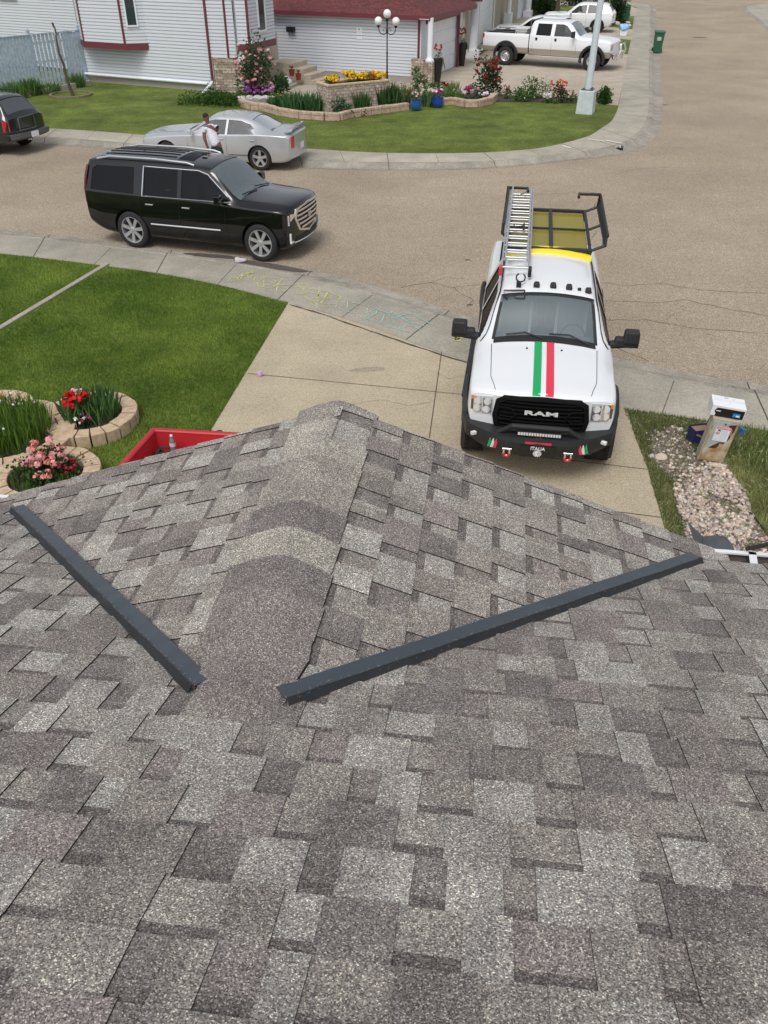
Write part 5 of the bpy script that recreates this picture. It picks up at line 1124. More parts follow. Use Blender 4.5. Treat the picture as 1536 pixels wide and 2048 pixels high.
for s in (1, -1):
    for x in (-1.78, -2.72):
        m = MB(); p = B.side(x, 1.0, s, .02); m.box(p, (.2, .03, .03)); m.build('door_handle', 'chrome', suv, bevel=.01)
    mirror_(suv, -.86, .97, 1.22, s, 'p_black', (.14, .22, .17), .06)
    m = MB(); m.tube([(-1.62, s * .655, B.top(-1.62, .655) + .0), (-1.8, s * .655, B.top(-1.8, .655) + .035), (-2.6, s * .65, B.top(-2.6, .65) + .045), (-3.8, s * .635, B.top(-3.8, .635) + .045), (-4.15, s * .63, B.top(-4.15, .63) + .0)], .026, 8); m.build('roof_rail', 'alu', suv, smooth=50)
    m = MB(); pts = lambda y, z, o=0: Vector((B.warp(.86, y) + o, s * y, z)); rows = [[pts(y, lerp(a, b, q / 4), o) for q in range(5)] for y, a, b, o in ((.66, .99, .93, .04), (.76, 1.0, .86, .02), (.86, 1.0, .76, -.01), (.93, 1.02, .82, -.08), (.96, 1.035, .97, -.22))]
    m.slab(rows if s < 0 else [r[::-1] for r in rows], (-.05, 0, 0)); o = m.build('headlight', 'lens', suv, smooth=40, bevel=.005)
    m = MB(); 
    for k in range(5): m.box(pts(.84, .97 - k * .042, .028 - .012 * 0), (.03, .05, .03))
    m.build('led_stack', 'lamp_in', o)
    m = MB(); m.box(pts(.83, .52, .05), (.05, .05, .2)); m.box(pts(.80, .43, .06), (.05, .16, .03)); m.build('fog_light', 'lamp_in', suv, bevel=.008)
    m = MB(); q0 = B.side(-4.4, 1.2, s, -.02); m.tube([(-4.45, s * .90, .9), (-4.44, s * .90, 1.2), (-4.42, s * .82, 1.45), (-4.38, s * .72, 1.66)], .03, 6); m.build('tail_light', 'dark_red', suv, smooth=50)
def F(y, z, o=0): return Vector((B.warp(.88, y) + o, y, z))
m = MB(); outer = [(-.60, 1.08), (0, 1.115), (.60, 1.08), (.66, .90), (.50, .62), (.0, .50), (-.50, .62), (-.66, .90)]; inner = [(y * .91, .84 + (z - .84) * .87) for y, z in outer]
m.grid([[F(y, z, -.05) for y, z in outer], [F(y, z, .035) for y, z in outer], [F(y, z, .045) for y, z in inner], [F(y, z, .01) for y, z in inner]], close=True); g_ = m.build('grille_frame', 'chrome', suv, smooth=40)
m = MB(); m.grid([[F(y * k, z, .008) for y in np.linspace(-.56, .56, 11)] for z, k in ((1.03, 1), (.85, 1.05), (.62, .85), (.52, .2))]); m.build('grille_mesh', 'black', g_)
m = MB()
for z, w_ in ((1.02, .55), (.93, .58), (.84, .56), (.75, .50), (.66, .40)): rows = [F(y, z, .05) for y in np.linspace(-w_, w_, 9)]; m.slab([[p + V(0, 0, .019) for p in rows], [p - V(0, 0, .019) for p in rows]], (-.02, 0, 0))
m.build('grille_bars', 'chrome', g_)
m = MB(); m.add([F(y, z, .066) for y, z in ((-.10, .90), (.10, .90), (.085, .82), (0, .765), (-.085, .82))], [(0, 1, 2, 3, 4)]); m.prism([F(y, z, .06) for y, z in ((-.07, .885), (.07, .885), (.06, .825), (0, .785), (-.06, .825))], (.012, 0, 0)); m.build('shield_badge', 'alu', g_)
m = MB(); m.slab([[F(y, .50, .02) for y in np.linspace(-.6, .6, 9)], [F(y, .40, .015) for y in np.linspace(-.6, .6, 9)]], (-.04, 0, 0)); m.build('lower_intake', 'rubber', suv)
m = MB(); m.tube([F(y, .385 + .03 * abs(y), .03) for y in np.linspace(-.72, .72, 11)], .014, 6); m.build('skid_trim', 'chrome', suv, smooth=40)
for y in (-.5, -.3, -.1, .1, .3, .5): m = MB(); m.tube([(x, y, B.top(x, y) + .004) for x in np.linspace(-2.25, -4.1, 9)], .013, 6); m.build('roof_rib', 'p_black', suv, smooth=50)
m = MB(); m.slab([[Vector((x, y, B.top(x, y) + .003)) for y in np.linspace(-.42, .42, 7)] for x in np.linspace(-1.75, -2.15, 5)], (0, 0, -.002)); m.build('sunroof', 'gl_dark', suv)
m = MB(); m.prism([(-1.62, -.02, 1.87), (-1.62, .02, 1.87), (-1.75, .02, 1.875), (-1.75, -.02, 1.875)], (-.03, 0, .05)); m.build('aerial_fin', 'rubber', suv, bevel=.008)
for ya, yb in ((.05, .62), (-.6, -.05)): m = MB(); m.tube([(-.42, yb, B.top(-.42, yb) + .02), (-.52, ya, B.top(-.52, ya) + .025)], .012, 6); m.build('wiper', 'black', suv)
seat_row(suv, -1.75, .85, (-.4, .4)); steering(suv, -1.08, .4, 1.17)
m = MB(); m.box((-.86, 0, 1.08), (.45, 1.4, .16)); m.build('dashboard', 'interior', suv, bevel=.04)
m = MB(); m.box((-1.24, 0, 1.64), (.04, .2, .06)); m.build('rear_view_mirror', 'black', suv, bevel=.01)

def shorten(o, x0, k):
    for ch in o.children:
        if ch.type == 'MESH' and o.type == 'EMPTY' or ch.type == 'MESH':
            for v in ch.data.vertices:
                if v.co.x > x0: v.co.x = x0 + (v.co.x - x0) * k
            shorten(ch, x0, k)
shorten(suv, .46, .78)
# ---------- silver sedan ----------
st = [(.98, .36, .52, .66, .70, .72, .74, .86, .80, .64), (.88, .26, .52, .72, .78, .81, .80, .91, .87, .68), (.4, .20, .54, .80, .87, .90, .86, .945, .91, .70), (-.45, .20, .55, .88, .95, .985, .88, .95, .92, .70), (-.62, .20, .55, .89, .965, 1.0, .88, .95, .92, .69),
      (-1.42, .20, .56, .93, 1.33, 1.385, .88, .95, .91, .60), (-1.75, .20, .56, .94, 1.40, 1.45, .88, .95, .91, .57), (-2.35, .20, .57, .96, 1.395, 1.45, .88, .95, .91, .56), (-2.75, .20, .58, .98, 1.33, 1.385, .88, .955, .92, .56), (-3.42, .22, .60, 1.0, 1.075, 1.11, .88, .955, .92, .64), (-3.75, .24, .60, .99, 1.05, 1.075, .87, .95, .91, .68), (-4.05, .30, .60, .97, 1.03, 1.055, .84, .92, .87, .68), (-4.12, .36, .60, .93, .98, 1.0, .82, .89, .84, .66)]
rwp = G(521, 342, 0); yaw = R(-13.5); dv = -Vector((math.cos(yaw + math.pi), math.sin(yaw + math.pi), 0)) ; dv = Vector((math.cos(yaw + math.pi), math.sin(yaw + math.pi), 0)); sideL = Vector((-dv.y, dv.x, 0)); ax = rwp + dv * 3.05 - sideL * .88
wins = [[(-.86, .955), (-1.40, 1.27), (-1.62, 1.315), (-1.98, 1.325), (-1.98, .965)], [(-2.05, .968), (-2.05, 1.325), (-2.45, 1.31), (-2.75, 1.23), (-2.98, 1.06), (-2.93, 1.0)]]
sed, B, body = generic('sedan', 'silver four door sedan with a rear spoiler parked across the street', 'car', (ax.x, ax.y, 0), yaw + math.pi, st, wins, [(-.66, -1.40, .05, .06, 'gl_clear', 'windscreen'), (-3.36, -2.78, .06, .05, 'gl_mid', 'rear_window')], 'p_silver', 3.05, .345, .225, .80, .385, cav=(-.85, -3.25, .60),
    glass_side='gl_mid', wheelkw=dict(spokes=5, rimr=.235, arms=.16), gaps=[[(-.72, .32), (-.74, .92)], [(-2.01, .26), (-2.01, .95)], [(-2.75, .45), (-2.98, .75), (-3.0, .96)]], tops=[[(-3.44, .66), (-3.44, -.66)], [(.8, .6), (-.55, .66)], [(.8, -.6), (-.55, -.66)]], nose=(.22, .6), tail=(.16, .5))
sed.scale = (.95, .95, .97); sed.location += dv * -.15
trim(B, [(-.5, .42), (-3.45 + .75, .42)], .010, 'rubber', 'side_moulding', sed, o=.004)
for s in (1, -1):
    for x in (-1.85, -2.86): m = MB(); m.box(B.side(x, .84, s, .012), (.15, .03, .03)); m.build('door_handle', 'p_silver', sed, bevel=.008)
    mirror_(sed, -.92, .92, .98, s, 'p_silver', (.12, .17, .12), .04)
    m = MB(); T = lambda y, z, o=0: Vector((B.warp(-4.10, y) - o, s * y, z)); rows = [[T(y, z, o) for z in (.96, .85, .74, .64)] for y, o in ((.56, .02), (.72, .025), (.80, -.0), (.87, -.10), (.905, -.30))]
    m.slab(rows if s > 0 else [r[::-1] for r in rows], (.05, 0, 0)); m.build('tail_light', 'red_lamp', sed, smooth=50)
    m = MB(); T = lambda y, z, o=0: Vector((B.warp(.97, y) + o, s * y, z)); rows = [[T(y, z, o) for z in (.70, .64, .58)] for y, o in ((.50, .0), (.65, .0), (.78, -.02), (.85, -.12))]; m.slab(rows if s < 0 else [r[::-1] for r in rows], (-.05, 0, 0)); m.build('headlight', 'lens', sed, smooth=50)
    m = MB(); m.box((-3.98, s * .58, 1.10), (.08, .05, .12)); m.build('spoiler_post', 'p_silver', sed)
m = MB(); m.slab([[Vector((x, y, 1.155 + (.03 if x < -4 else 0) - .06 * (abs(y) / .78) ** 4)) for y in np.linspace(-.78, .78, 15)] for x in (-3.84, -3.95, -4.08)], (0, 0, -.025)); m.build('spoiler', 'p_silver', sed, smooth=45)
plate(sed, -4.135, 0, .62); seat_row(sed, -1.85, .52, (-.38, .38)); seat_row(sed, -2.55, .42, (-.3, .3), w=.55); steering(sed, -1.35, .38, .98)
m = MB(); m.box((-1.1, 0, .90), (.4, 1.3, .14)); m.build('dashboard', 'interior', sed, bevel=.04)
m = MB(); m.box((-3.38, .0, 1.10), (.05, 1.2, .02)); m.build('parcel_shelf', 'interior', sed)

# ---------- dark compact SUV cut by the left edge ----------
st = [(.80, .40, .6, .86, .92, .95, .70, .82, .78, .62), (.7, .3, .62, .92, .99, 1.02, .76, .86, .83, .65), (-.55, .28, .65, .98, 1.05, 1.08, .80, .87, .84, .64), (-1.25, .28, .66, 1.02, 1.52, 1.56, .80, .87, .83, .60), (-1.5, .28, .66, 1.03, 1.57, 1.62, .80, .87, .83, .59), (-3.1, .30, .66, 1.04, 1.56, 1.61, .80, .87, .83, .58), (-3.3, .34, .66, 1.04, 1.50, 1.55, .79, .86, .82, .58), (-3.72, .42, .66, 1.02, 1.10, 1.14, .77, .84, .80, .68), (-3.78, .50, .66, .98, 1.04, 1.07, .75, .82, .78, .68)]
rr_ = G(38, 287, 0); yaw2 = R(158); ax = G(0, 292, 0)
dvx = Vector((math.cos(yaw2), math.sin(yaw2), 0)); rear = Vector((-12.05, 28.15, 0)); axp = rear + dvx * 2.72
wins = [[(-.85, 1.05), (-1.30, 1.46), (-1.9, 1.50), (-1.9, 1.05)], [(-1.98, 1.05), (-1.98, 1.50), (-2.55, 1.50), (-2.6, 1.05)], [(-2.68, 1.06), (-2.68, 1.50), (-3.08, 1.48), (-3.35, 1.10)]]
bl, B, body = generic('suv', 'dark older compact SUV with red tail light cut off by the left edge', 'suv', (axp.x, axp.y, 0), yaw2, st, wins, [(-.6, -1.23, .05, .05, 'gl_clear', 'windscreen'), (-3.66, -3.30, .07, .05, 'gl_dark', 'rear_window')], 'p_dark', 2.72, .365, .25, .74, .42, cav=(-.75, -3.6, .7), lower=(.52, 'greyclad') if False else None,
    glass_side='gl_dark', wheelkw=dict(spokes=5, rimr=.21, arms=.2), gaps=[[(-.7, .4), (-.72, 1.0)], [(-1.94, .34), (-1.94, 1.02)]], nose=(.2, .5), tail=(.12, .4))
m = MB(); rows = [[Vector((B.warp(-3.78, y) - o, y, z)) for o, z in ((-.02, .62), (.12, .62), (.13, .50), (.06, .44), (-.05, .42))] for y in np.linspace(-.86, .86, 13)]; m.grid(rows); m.build('rear_bumper', 'greyclad', bl, smooth=30)
for s in (1, -1):
    m = MB(); T = lambda y, z, o=0: Vector((B.warp(-3.76, y) - o, s * y, z)); rows = [[T(y, z, o) for z in (1.0, .85, .70)] for y, o in ((.72, .025), (.79, .01), (.84, -.05))]; m.slab(rows if s > 0 else [r[::-1] for r in rows], (.05, 0, 0)); m.build('tail_light', 'red_lamp', bl, smooth=50)
    m = MB(); m.tube([(-.9, s * .60, 1.63), (-3.0, s * .58, 1.66)], .02, 6); m.build('roof_rail', 'rubber', bl)
m = MB(); m.tube([(-3.80, -.28, 1.06), (-3.84, .42, 1.06), (-3.86, .46, 1.0), (-3.86, .46, .72), (-3.82, -.28, .70)], .016, 6, closed=True); m.build('rear_frame', 'greyclad', bl, smooth=40)
plate(bl, -3.93, -.05, .55, 0)
m = MB(); m.cyl((-3.9, .25, .44), (-4.02, .25, .45), .03); m.build('tow_ball', 'chrome', bl)

# ---------- white crew cab pickup in the far driveway ----------
def pickup_far():
    fr, re = G(1179.6, 145, .12), G(1012, 128, .12); dv = (fr - re).normalized(); yaw = R(-27); dv = Vector((math.cos(yaw), math.sin(yaw), 0)); mid = (fr + re) / 2; nl = Vector((-dv.y, dv.x, 0)); ax = mid + dv * 2.18 + nl * .95
    t = thing('pickup_truck', 'white and tan crew cab pickup with black wheel flares and chrome bull bar', 'pickup truck', (ax.x, ax.y, .12), yaw)
    st = [(.92, .62, .9, 1.12, 1.17, 1.20, .84, .96, .92, .80), (.82, .55, .9, 1.2, 1.27, 1.31, .86, .99, .95, .82), (-.5, .5, .9, 1.28, 1.38, 1.42, .9, 1.0, .96, .80), (-.68, .5, .9, 1.29, 1.39, 1.44, .9, 1.0, .96, .79), (-1.30, .5, .9, 1.32, 1.90, 1.95, .9, 1.0, .95, .72), (-1.55, .5, .9, 1.33, 1.95, 2.01, .9, 1.0, .95, .71), (-2.9, .5, .9, 1.34, 1.95, 2.01, .9, 1.0, .95, .71), (-3.12, .5, .9, 1.34, 1.92, 1.97, .9, 1.0, .95, .71), (-3.18, .5, .9, 1.34, 1.8, 1.88, .9, .99, .95, .73)]
    B = Body(st, .08, .2, .04, .1, nose=(.12, .5), tail=(0, .1)); wins = [[(-.95, 1.37), (-1.42, 1.80), (-1.60, 1.86), (-1.98, 1.86), (-1.98, 1.37)], [(-2.16, 1.37), (-2.16, 1.86), (-2.86, 1.86), (-2.90, 1.38)]]
    carve('body', B.hull(), 'p_white', [(arch_cut(0, .46, .52, 1.0), 'rubber'), (cavity(B, -.9, -3.08, 1.0), 'interior')] + [(window_cut(w), 'rubber') for w in wins] + [(shield_cut(B, -.72, -1.28, .05, .05), 'rubber')], t, (.80, 'p_tan'))
    side_pane(B, wins[0], 'gl_mid', 'window', t); side_pane(B, wins[1], 'gl_dark', 'window', t); shield_pane(B, -.72, -1.29, .045, .045, 'gl_clear', 'windscreen', t)
    st2 = [(-3.24, .55, .9, 1.3, 1.40, 1.405, .9, .99, .955, .92), (-4.5, .55, .9, 1.3, 1.40, 1.405, .9, 1.0, .96, .92), (-5.62, .6, .9, 1.3, 1.39, 1.395, .88, .98, .95, .90)]
    B2 = Body(st2, .08, .2, .04, .03, nose=(0, .1), tail=(.03, .3)); bc = MB(); bc.box((-4.42, 0, 1.3), (2.22, 1.6, .96))
    carve('bed', B2.hull(), 'p_white', [(arch_cut(-4.37, .46, .52, 1.0), 'rubber'), (bc, 'rubber')], t, (.80, 'p_tan'))
    for Bx, xx in ((B, 0), (B2, -4.37)):
        for s in (1, -1):
            m = MB(); rows = []
            for k in range(19):
                a = R(-15 + 210 * k / 18); r = [Vector((xx + math.cos(a) * rr, s * (1.0 + o_), .46 + math.sin(a) * rr)) for rr, o_ in ((.51, -.03), (.515, .05), (.60, .06), (.64, .0))]; rows.append(r if s > 0 else r[::-1])
            m.grid(rows); m.build('wheel_flare', 'rubber', t, smooth=50); wheel(t, xx, s * .88, .42, .27, steel=True, face=s, rimr=.235)
    for s in (1, -1):
        for x in (-1.88, -2.84): m = MB(); m.box(B.side(x, 1.22, s, .01), (.10, .02, .12)); m.build('door_handle', 'rubber', t)
        mirror_(t, -.98, .95, 1.42, s, 'rubber', (.16, .24, .26), .08)
        m = MB(); m.box((-5.58, s * .90, 1.18), (.10, .12, .34)); m.build('tail_light', 'red_lamp', t, bevel=.015)
        m = MB(); m.box((.80, s * .80, 1.02), (.16, .26, .26)); m.build('headlight', 'lens', t, bevel=.02)
        m = MB(); m.box((-4.4, s * .90, 1.47), (2.2, .03, .03)); 
        for k in range(5): m.box((-3.4 - k * .5, s * .90, 1.435), (.03, .025, .06))
        m.build('bed_rail', 'greyclad', t)
    seams(B, [[(-.84, .56), (-.86, 1.3)], [(-2.07, .52), (-2.07, 1.34)], [(-3.02, .6), (-3.02, 1.34)]], t)
    m = MB(); rows = [[Vector((x, y, z)) for x, z in ((.90, .76), (1.02, .74), (1.02, .55), (.9, .5))] for y in np.linspace(-.98, .98, 7)]; m.grid(rows); m.build('front_bumper', 'chrome', t, smooth=30)
    m = MB(); m.tube([(1.08, -.5, .45), (1.22, -.48, .85), (1.16, -.4, 1.12), (1.16, .4, 1.12), (1.22, .48, .85), (1.08, .5, .45)], .038, 8); m.tube([(1.20, -.48, .8), (1.20, .48, .8)], .025, 8); m.build('bull_bar', 'chrome', t, smooth=50)
    m = MB(); rows = [[Vector((x, y, z)) for x, z in ((-5.6, .72), (-5.78, .70), (-5.78, .54), (-5.6, .5))] for y in (-.95, 0, .95)]; m.grid(rows); m.build('rear_bumper', 'chrome', t)
    m = MB(); m.box((-1.7, .98, .50), (2.4, .10, .05)); m.box((-1.7, -.98, .50), (2.4, .10, .05)); m.build('side_step', 'chrome', t, bevel=.015)
    m = MB(); m.box((-3.2, 0, 1.5), (.05, 1.8, .04)); m.box((-3.2, .88, 1.72), (.04, .04, .5)); m.box((-3.2, -.88, 1.72), (.04, .04, .5)); m.box((-3.2, 0, 1.98), (.04, 1.8, .04)); m.build('headache_rack', 'greyclad', t)
    bx = MB(); bx.box((0, 0, .22), (.62, .85, .44), taper=.96); bx.box((0, 0, .47), (.66, .89, .06)); c = bx.build('cargo_box', 'boxgrey', None, bevel=.02); c.location = t.matrix_basis @ Vector((-3.72, -.35, .86 + .26)); c.rotation_euler = (0, 0, yaw)
    tag(c, 'pale grey cargo box standing in the bed of the white and tan pickup', 'box'); return t
M['boxgrey'] = mat('cargo_box_grey', (.62, .61, .57), .6)
tf = pickup_far()
# ---------- white crossover facing away beyond it, and a pale car in between ----------
def crossover(label, name, loc, yaw, h=1.68, low=False):
    k = h / 1.68
    st = [(.92, .42, .65, .84 * k, .90 * k, .94 * k, .74, .86, .80, .6), (.8, .3, .65, .92 * k, 1.0 * k, 1.03 * k, .78, .90, .85, .64), (-.5, .28, .66, .98 * k, 1.07 * k, 1.11 * k, .82, .92, .88, .66), (-1.25, .28, .68, 1.02 * k, 1.52 * k, 1.57 * k, .82, .92, .88, .60), (-1.6, .28, .68, 1.03 * k, 1.6 * k, 1.66 * k, .82, .92, .87, .58), (-2.9, .3, .7, 1.06 * k, 1.58 * k, 1.64 * k, .82, .92, .87, .57), (-3.25, .34, .7, 1.08 * k, 1.50 * k, 1.56 * k, .81, .91, .86, .58), (-3.60, .42, .7, 1.06 * k, 1.16 * k, 1.22 * k, .78, .88, .83, .68), (-3.68, .5, .7, 1.0 * k, 1.06 * k, 1.1 * k, .76, .86, .80, .68)]
    wins = [[(-.85, 1.07 * k), (-1.35, 1.46 * k), (-1.9, 1.53 * k), (-1.9, 1.07 * k)], [(-1.97, 1.07 * k), (-1.97, 1.53 * k), (-2.75, 1.50 * k), (-2.85, 1.10 * k)]]
    t, B, body = generic(name, label, 'car', loc, yaw, st, wins, [(-.55, -1.22, .05, .05, 'gl_clear', 'windscreen'), (-3.56, -3.26, .08, .06, 'gl_dark', 'rear_window')], 'p_white', 2.69, .355, .235, .79, .41, cav=(-.7, -3.5, .75), lower=None, wheelkw=dict(spokes=5, rimr=.23, arms=.16), gaps=[[(-.7, .38), (-.72, 1.0)], [(-1.93, .34), (-1.93, 1.03)]], nose=(.25, .5), tail=(.15, .4))
    for xx in (0, -2.69):
        for s in (1, -1):
            m = MB(); rows = []
            for q_ in range(17):
                a = R(-10 + 200 * q_ / 16); r = [Vector((xx + math.cos(a) * rr, s * (.915 + o_), .355 + math.sin(a) * rr)) for rr, o_ in ((.405, -.03), (.408, .02), (.46, .022), (.465, -.01))]; rows.append(r if s > 0 else r[::-1])
            m.grid(rows); m.build('wheel_flare', 'rubber', t, smooth=50)
    for s in (1, -1):
        mirror_(t, -.92, .9, 1.08 * k, s, 'p_white', (.12, .18, .14), .04); m = MB(); T = lambda y, z, o=0: Vector((B.warp(-3.66, y) - o, s * y, z)); rows = [[T(y, z, o) for z in (.98 * k, .92 * k, .86 * k)] for y, o in ((.5, .02), (.7, .02), (.80, -.02), (.86, -.18))]; m.slab(rows if s > 0 else [r[::-1] for r in rows], (.04, 0, 0)); m.build('tail_light', 'red_lamp', t)
        m = MB(); T = lambda y, z, o=0: Vector((B.warp(.90, y) + o, s * y, z)); rows = [[T(y, z, o) for z in (.86 * k, .80 * k, .76 * k)] for y, o in ((.45, .01), (.62, .01), (.76, -.0), (.84, -.1))]; m.slab(rows if s < 0 else [r[::-1] for r in rows], (-.04, 0, 0)); m.build('headlight', 'lens', t)
    m = MB(); rows = [[Vector((B.warp(-3.68, y) - o, y, z)) for o, z in ((0, .56), (.05, .52), (.04, .40), (-.05, .34))] for y in np.linspace(-.8, .8, 9)]; m.grid(rows); m.build('rear_bumper', 'rubber', t); return t
rv = G(1192, 66, .12); yr = R(160); dvx = Vector((math.cos(yr), math.sin(yr), 0)); nl = Vector((-dvx.y, dvx.x, 0)); ax = rv + dvx * 2.69 - nl * .88
crossover('white crossover parked nose toward the house beyond the white and tan pickup', 'crossover', (ax.x, ax.y, .12), yr)
c0 = G(1048, 92, .12); yr = R(162); dvx = Vector((math.cos(yr), math.sin(yr), 0)); ax = G(1015, 95, .12) + Vector((.55, 2.4, 0))
crossover('pale car with dark side glass half hidden behind the white and tan pickup bed', 'car', (ax.x, ax.y, .12), R(153), h=1.50)
# ================= SMALL THINGS, PLANTS, PERSON =================
def blob_poly(n=8): pass
class PL:
    """collects leaf and petal faces in numpy friendly lists"""
    def __init__(s, seed): s.r = random.Random(seed); s.lv = MB(); s.pv = MB()
    def leaf(s, p, d, L, W, c, bend=.3, mb=None):
        mb = mb or s.lv; d = Vector(d).normalized(); sd = d.cross(Vector((s.r.uniform(-1, 1), s.r.uniform(-1, 1), s.r.uniform(.2, 1)))).normalized() * W / 2; up = Vector((0, 0, -L * bend))
        k = s.r.uniform(.7, 1.3); c = tuple(x * k for x in c); a = p + d * L * .5 + up * .25
        mb.add([p, a - sd, p + d * L + up, a + sd], [(0, 1, 2, 3)], col=c)
    def tuft(s, c, r, h, n, col, W=.02, spread=.45):        # iris / grass like blades
        for _ in range(n):
            a = s.r.uniform(0, 6.283); q = r * math.sqrt(s.r.random()); p = Vector(c) + Vector((math.cos(a) * q, math.sin(a) * q, 0)); a2 = s.r.uniform(0, 6.283); hh = h * s.r.uniform(.5, 1.1); ln = s.r.uniform(.05, spread)
            tip = p + Vector((math.cos(a2) * hh * ln, math.sin(a2) * hh * ln, hh)); m = lerp(p, tip, .6) + Vector((0, 0, hh * .05)); sd = Vector((-math.sin(a2), math.cos(a2), 0)) * W / 2 if s.r.random() < .5 else Vector((math.cos(a2), math.sin(a2), 0)) * W / 2
            k = s.r.uniform(.65, 1.35); cc = tuple(x * k for x in col); s.lv.add([p - sd * .7, p + sd * .7, m + sd, m - sd, tip], [(0, 1, 2, 3), (3, 2, 4)], col=cc)
    def bush(s, c, rx, rz, n, col, L=.06, W=.045, stems=5, lift=0):
        c = Vector(c)
        cl = [(Vector((s.r.gauss(0, .45) * rx, s.r.gauss(0, .45) * rx, abs(s.r.gauss(.5, .3)) * rz)), s.r.uniform(.3, .6), s.r.uniform(.7, 1.3)) for _ in range(max(4, n // 60))]
        for _ in range(n):
            o, f, k = cl[s.r.randrange(len(cl))]; v = Vector((s.r.gauss(0, 1), s.r.gauss(0, 1), s.r.gauss(0, 1))).normalized() * f * s.r.random() ** .4; p = c + o + Vector((v.x * rx, v.y * rx, v.z * rz * .8)); p.z = max(p.z, c.z + .01) + lift
            s.leaf(p, (v.x, v.y, v.z + .3), L * s.r.uniform(.7, 1.3), W, tuple(x * k for x in col))
        return [c + o + Vector((0, 0, lift)) for o, f, k in cl]
    def bloom(s, p, r, col, n=14):
        for _ in range(n):
            d = Vector((s.r.gauss(0, 1), s.r.gauss(0, 1), s.r.uniform(-.2, 1.4))).normalized(); q = p + d * r * s.r.uniform(.2, .9); u = d.orthogonal().normalized() * r * .55; w = d.cross(u).normalized() * r * .55; k = s.r.uniform(.65, 1.2)
            s.pv.add([q + u, q + w, q - u, q - w], [(0, 1, 2, 3)], col=tuple(min(1, x * k) for x in col))
    def stem(s, a, b, r=.006, col=(.06, .10, .03)): s.lv.tube([a, lerp(Vector(a), Vector(b), .5) + Vector((s.r.gauss(0, .01), s.r.gauss(0, .01), 0)), b], r, 4, col=col)
    def build(s, name, label, cat, loc, group=None, fol='foliage', flo='flowers', parent=None):
        if s.pv.f or parent is not None:
            t = thing(name, label, cat, loc, 0, group) if parent is None else parent
            if s.lv.f: s.lv.build(fol, 'leaf', t, off=tuple(loc), uv=False)
            if s.pv.f: s.pv.build(flo, 'petal', t, off=tuple(loc), uv=False)
            return t
        o = s.lv.build(name, 'leaf', None, off=tuple(loc), uv=False); o.location = loc; return tag(o, label, cat, group)
GREEN, DGREEN, YGREEN, BGREEN = (.07, .14, .03), (.035, .075, .025), (.14, .22, .04), (.06, .12, .06)
PINK, WHITE_, RED_, PURP, MAG, YEL, ORG, DRED, SALM = (.85, .42, .42), (.9, .9, .86), (.70, .02, .02), (.50, .22, .55), (.45, .04, .20), (.95, .62, .02), (.90, .25, .03), (.22, .01, .02), (.85, .35, .28)
def plant(seed, name, label, cat, px, py, kind, r=.3, h=.5, n=300, col=GREEN, fl=(), z=.12, group=None, L=.06, W=.045, at=None):
    """fl: list of (colour, count, bloom radius, zmin, zmax)"""
    c = at if at is not None else G(px, py, z); p = PL(seed)
    if at is None: L *= 1.5; W *= 1.4 if 'bush' in kind else 1.15
    if 'tuft' in kind: p.tuft(c, r, h, n, col, W=W)
    if 'bush' in kind: p.bush(c, r, h, n, col, L, W)
    for fc, k, br, z0, z1 in fl:
        for _ in range(k):
            a = p.r.uniform(0, 6.283); q = r * p.r.random() ** .6; b = c + Vector((math.cos(a) * q, math.sin(a) * q, p.r.uniform(z0, z1) * h)); 
            if p.r.random() < .3: p.stem(c + Vector((math.cos(a) * q * .4, math.sin(a) * q * .4, 0)), b)
            p.bloom(b, br * p.r.uniform(.7, 1.2), fc)
    return p.build(name, label, cat, c, group)
# ---- near stone planters ----
def ring_wall(name, label, cat, cx, cy, ro, ri, h, group, n, a0=0, a1=6.283):
    t = thing(name, label, cat, (cx, cy, .12), 0, group); rs = random.Random(n); g = .012
    m = MB(); m.lathe([(ri + .04, -.02), (ri + .02, h - .09), (.02, h - .05)], n=30, cap=False); m.build('soil', 'soil', t)
    for k in range(n):
        b0, b1 = k / n * 6.283 + g / ro, (k + 1) / n * 6.283 - g / ro; rows = []; dz = rs.uniform(-.008, .008); dr = rs.uniform(-.01, .01)
        for q in range(4):
            a = lerp(b0, b1, q / 3); c, s_ = math.cos(a), math.sin(a); rows.append([Vector((c * (r_ + dr), s_ * (r_ + dr), z + dz)) for r_, z in ((ri, 0), (ri, h), (ro, h), (ro, 0))])
        m = MB(); m.grid(rows); m.add(rows[0], [(0, 1, 2, 3)]); m.add(rows[-1], [(3, 2, 1, 0)]); m.build('block', 'paver', t, bevel=.012)
    return t
labs = ['large round stone block planter filled with tall grass and daisies, cut by the left edge', 'round stone block planter with red roses, nearest our driveway', 'round stone block planter with pink roses just above the roof edge', 'round stone block planter with orange and white flowers at the far left']
for (cx, cy, ro, ri), lb, n in zip(planters, labs, (26, 20, 20, 18)): ring_wall('stone_planter', lb, 'planter', cx, cy, ro, ri, .19, 'round stone planters on our lawn', n)
Zp = .26
def inp(k, dx, dy): return Vector((planters[k][0] + dx, planters[k][1] + dy, Zp))
plant(21, 'ornamental_grass', 'long bright green grass filling the large stone planter', 'plant', 0, 0, 'tuft', .62, .42, 1500, (.11, .20, .03), [(WHITE_, 10, .02, .7, 1.0)], at=inp(0, 0, 0), W=.016)
plant(22, 'iris_leaves', 'green sword shaped leaves around the red roses in a stone planter', 'plant', 0, 0, 'tuft', .40, .36, 420, (.08, .17, .05), at=inp(1, .02, .05), W=.022)
plant(23, 'red_roses', 'bright red roses in the stone planter nearest our driveway', 'flowers', 0, 0, 'bush', .19, .28, 300, DGREEN, [(RED_, 17, .055, .8, 1.25)], at=inp(1, -.10, -.05))
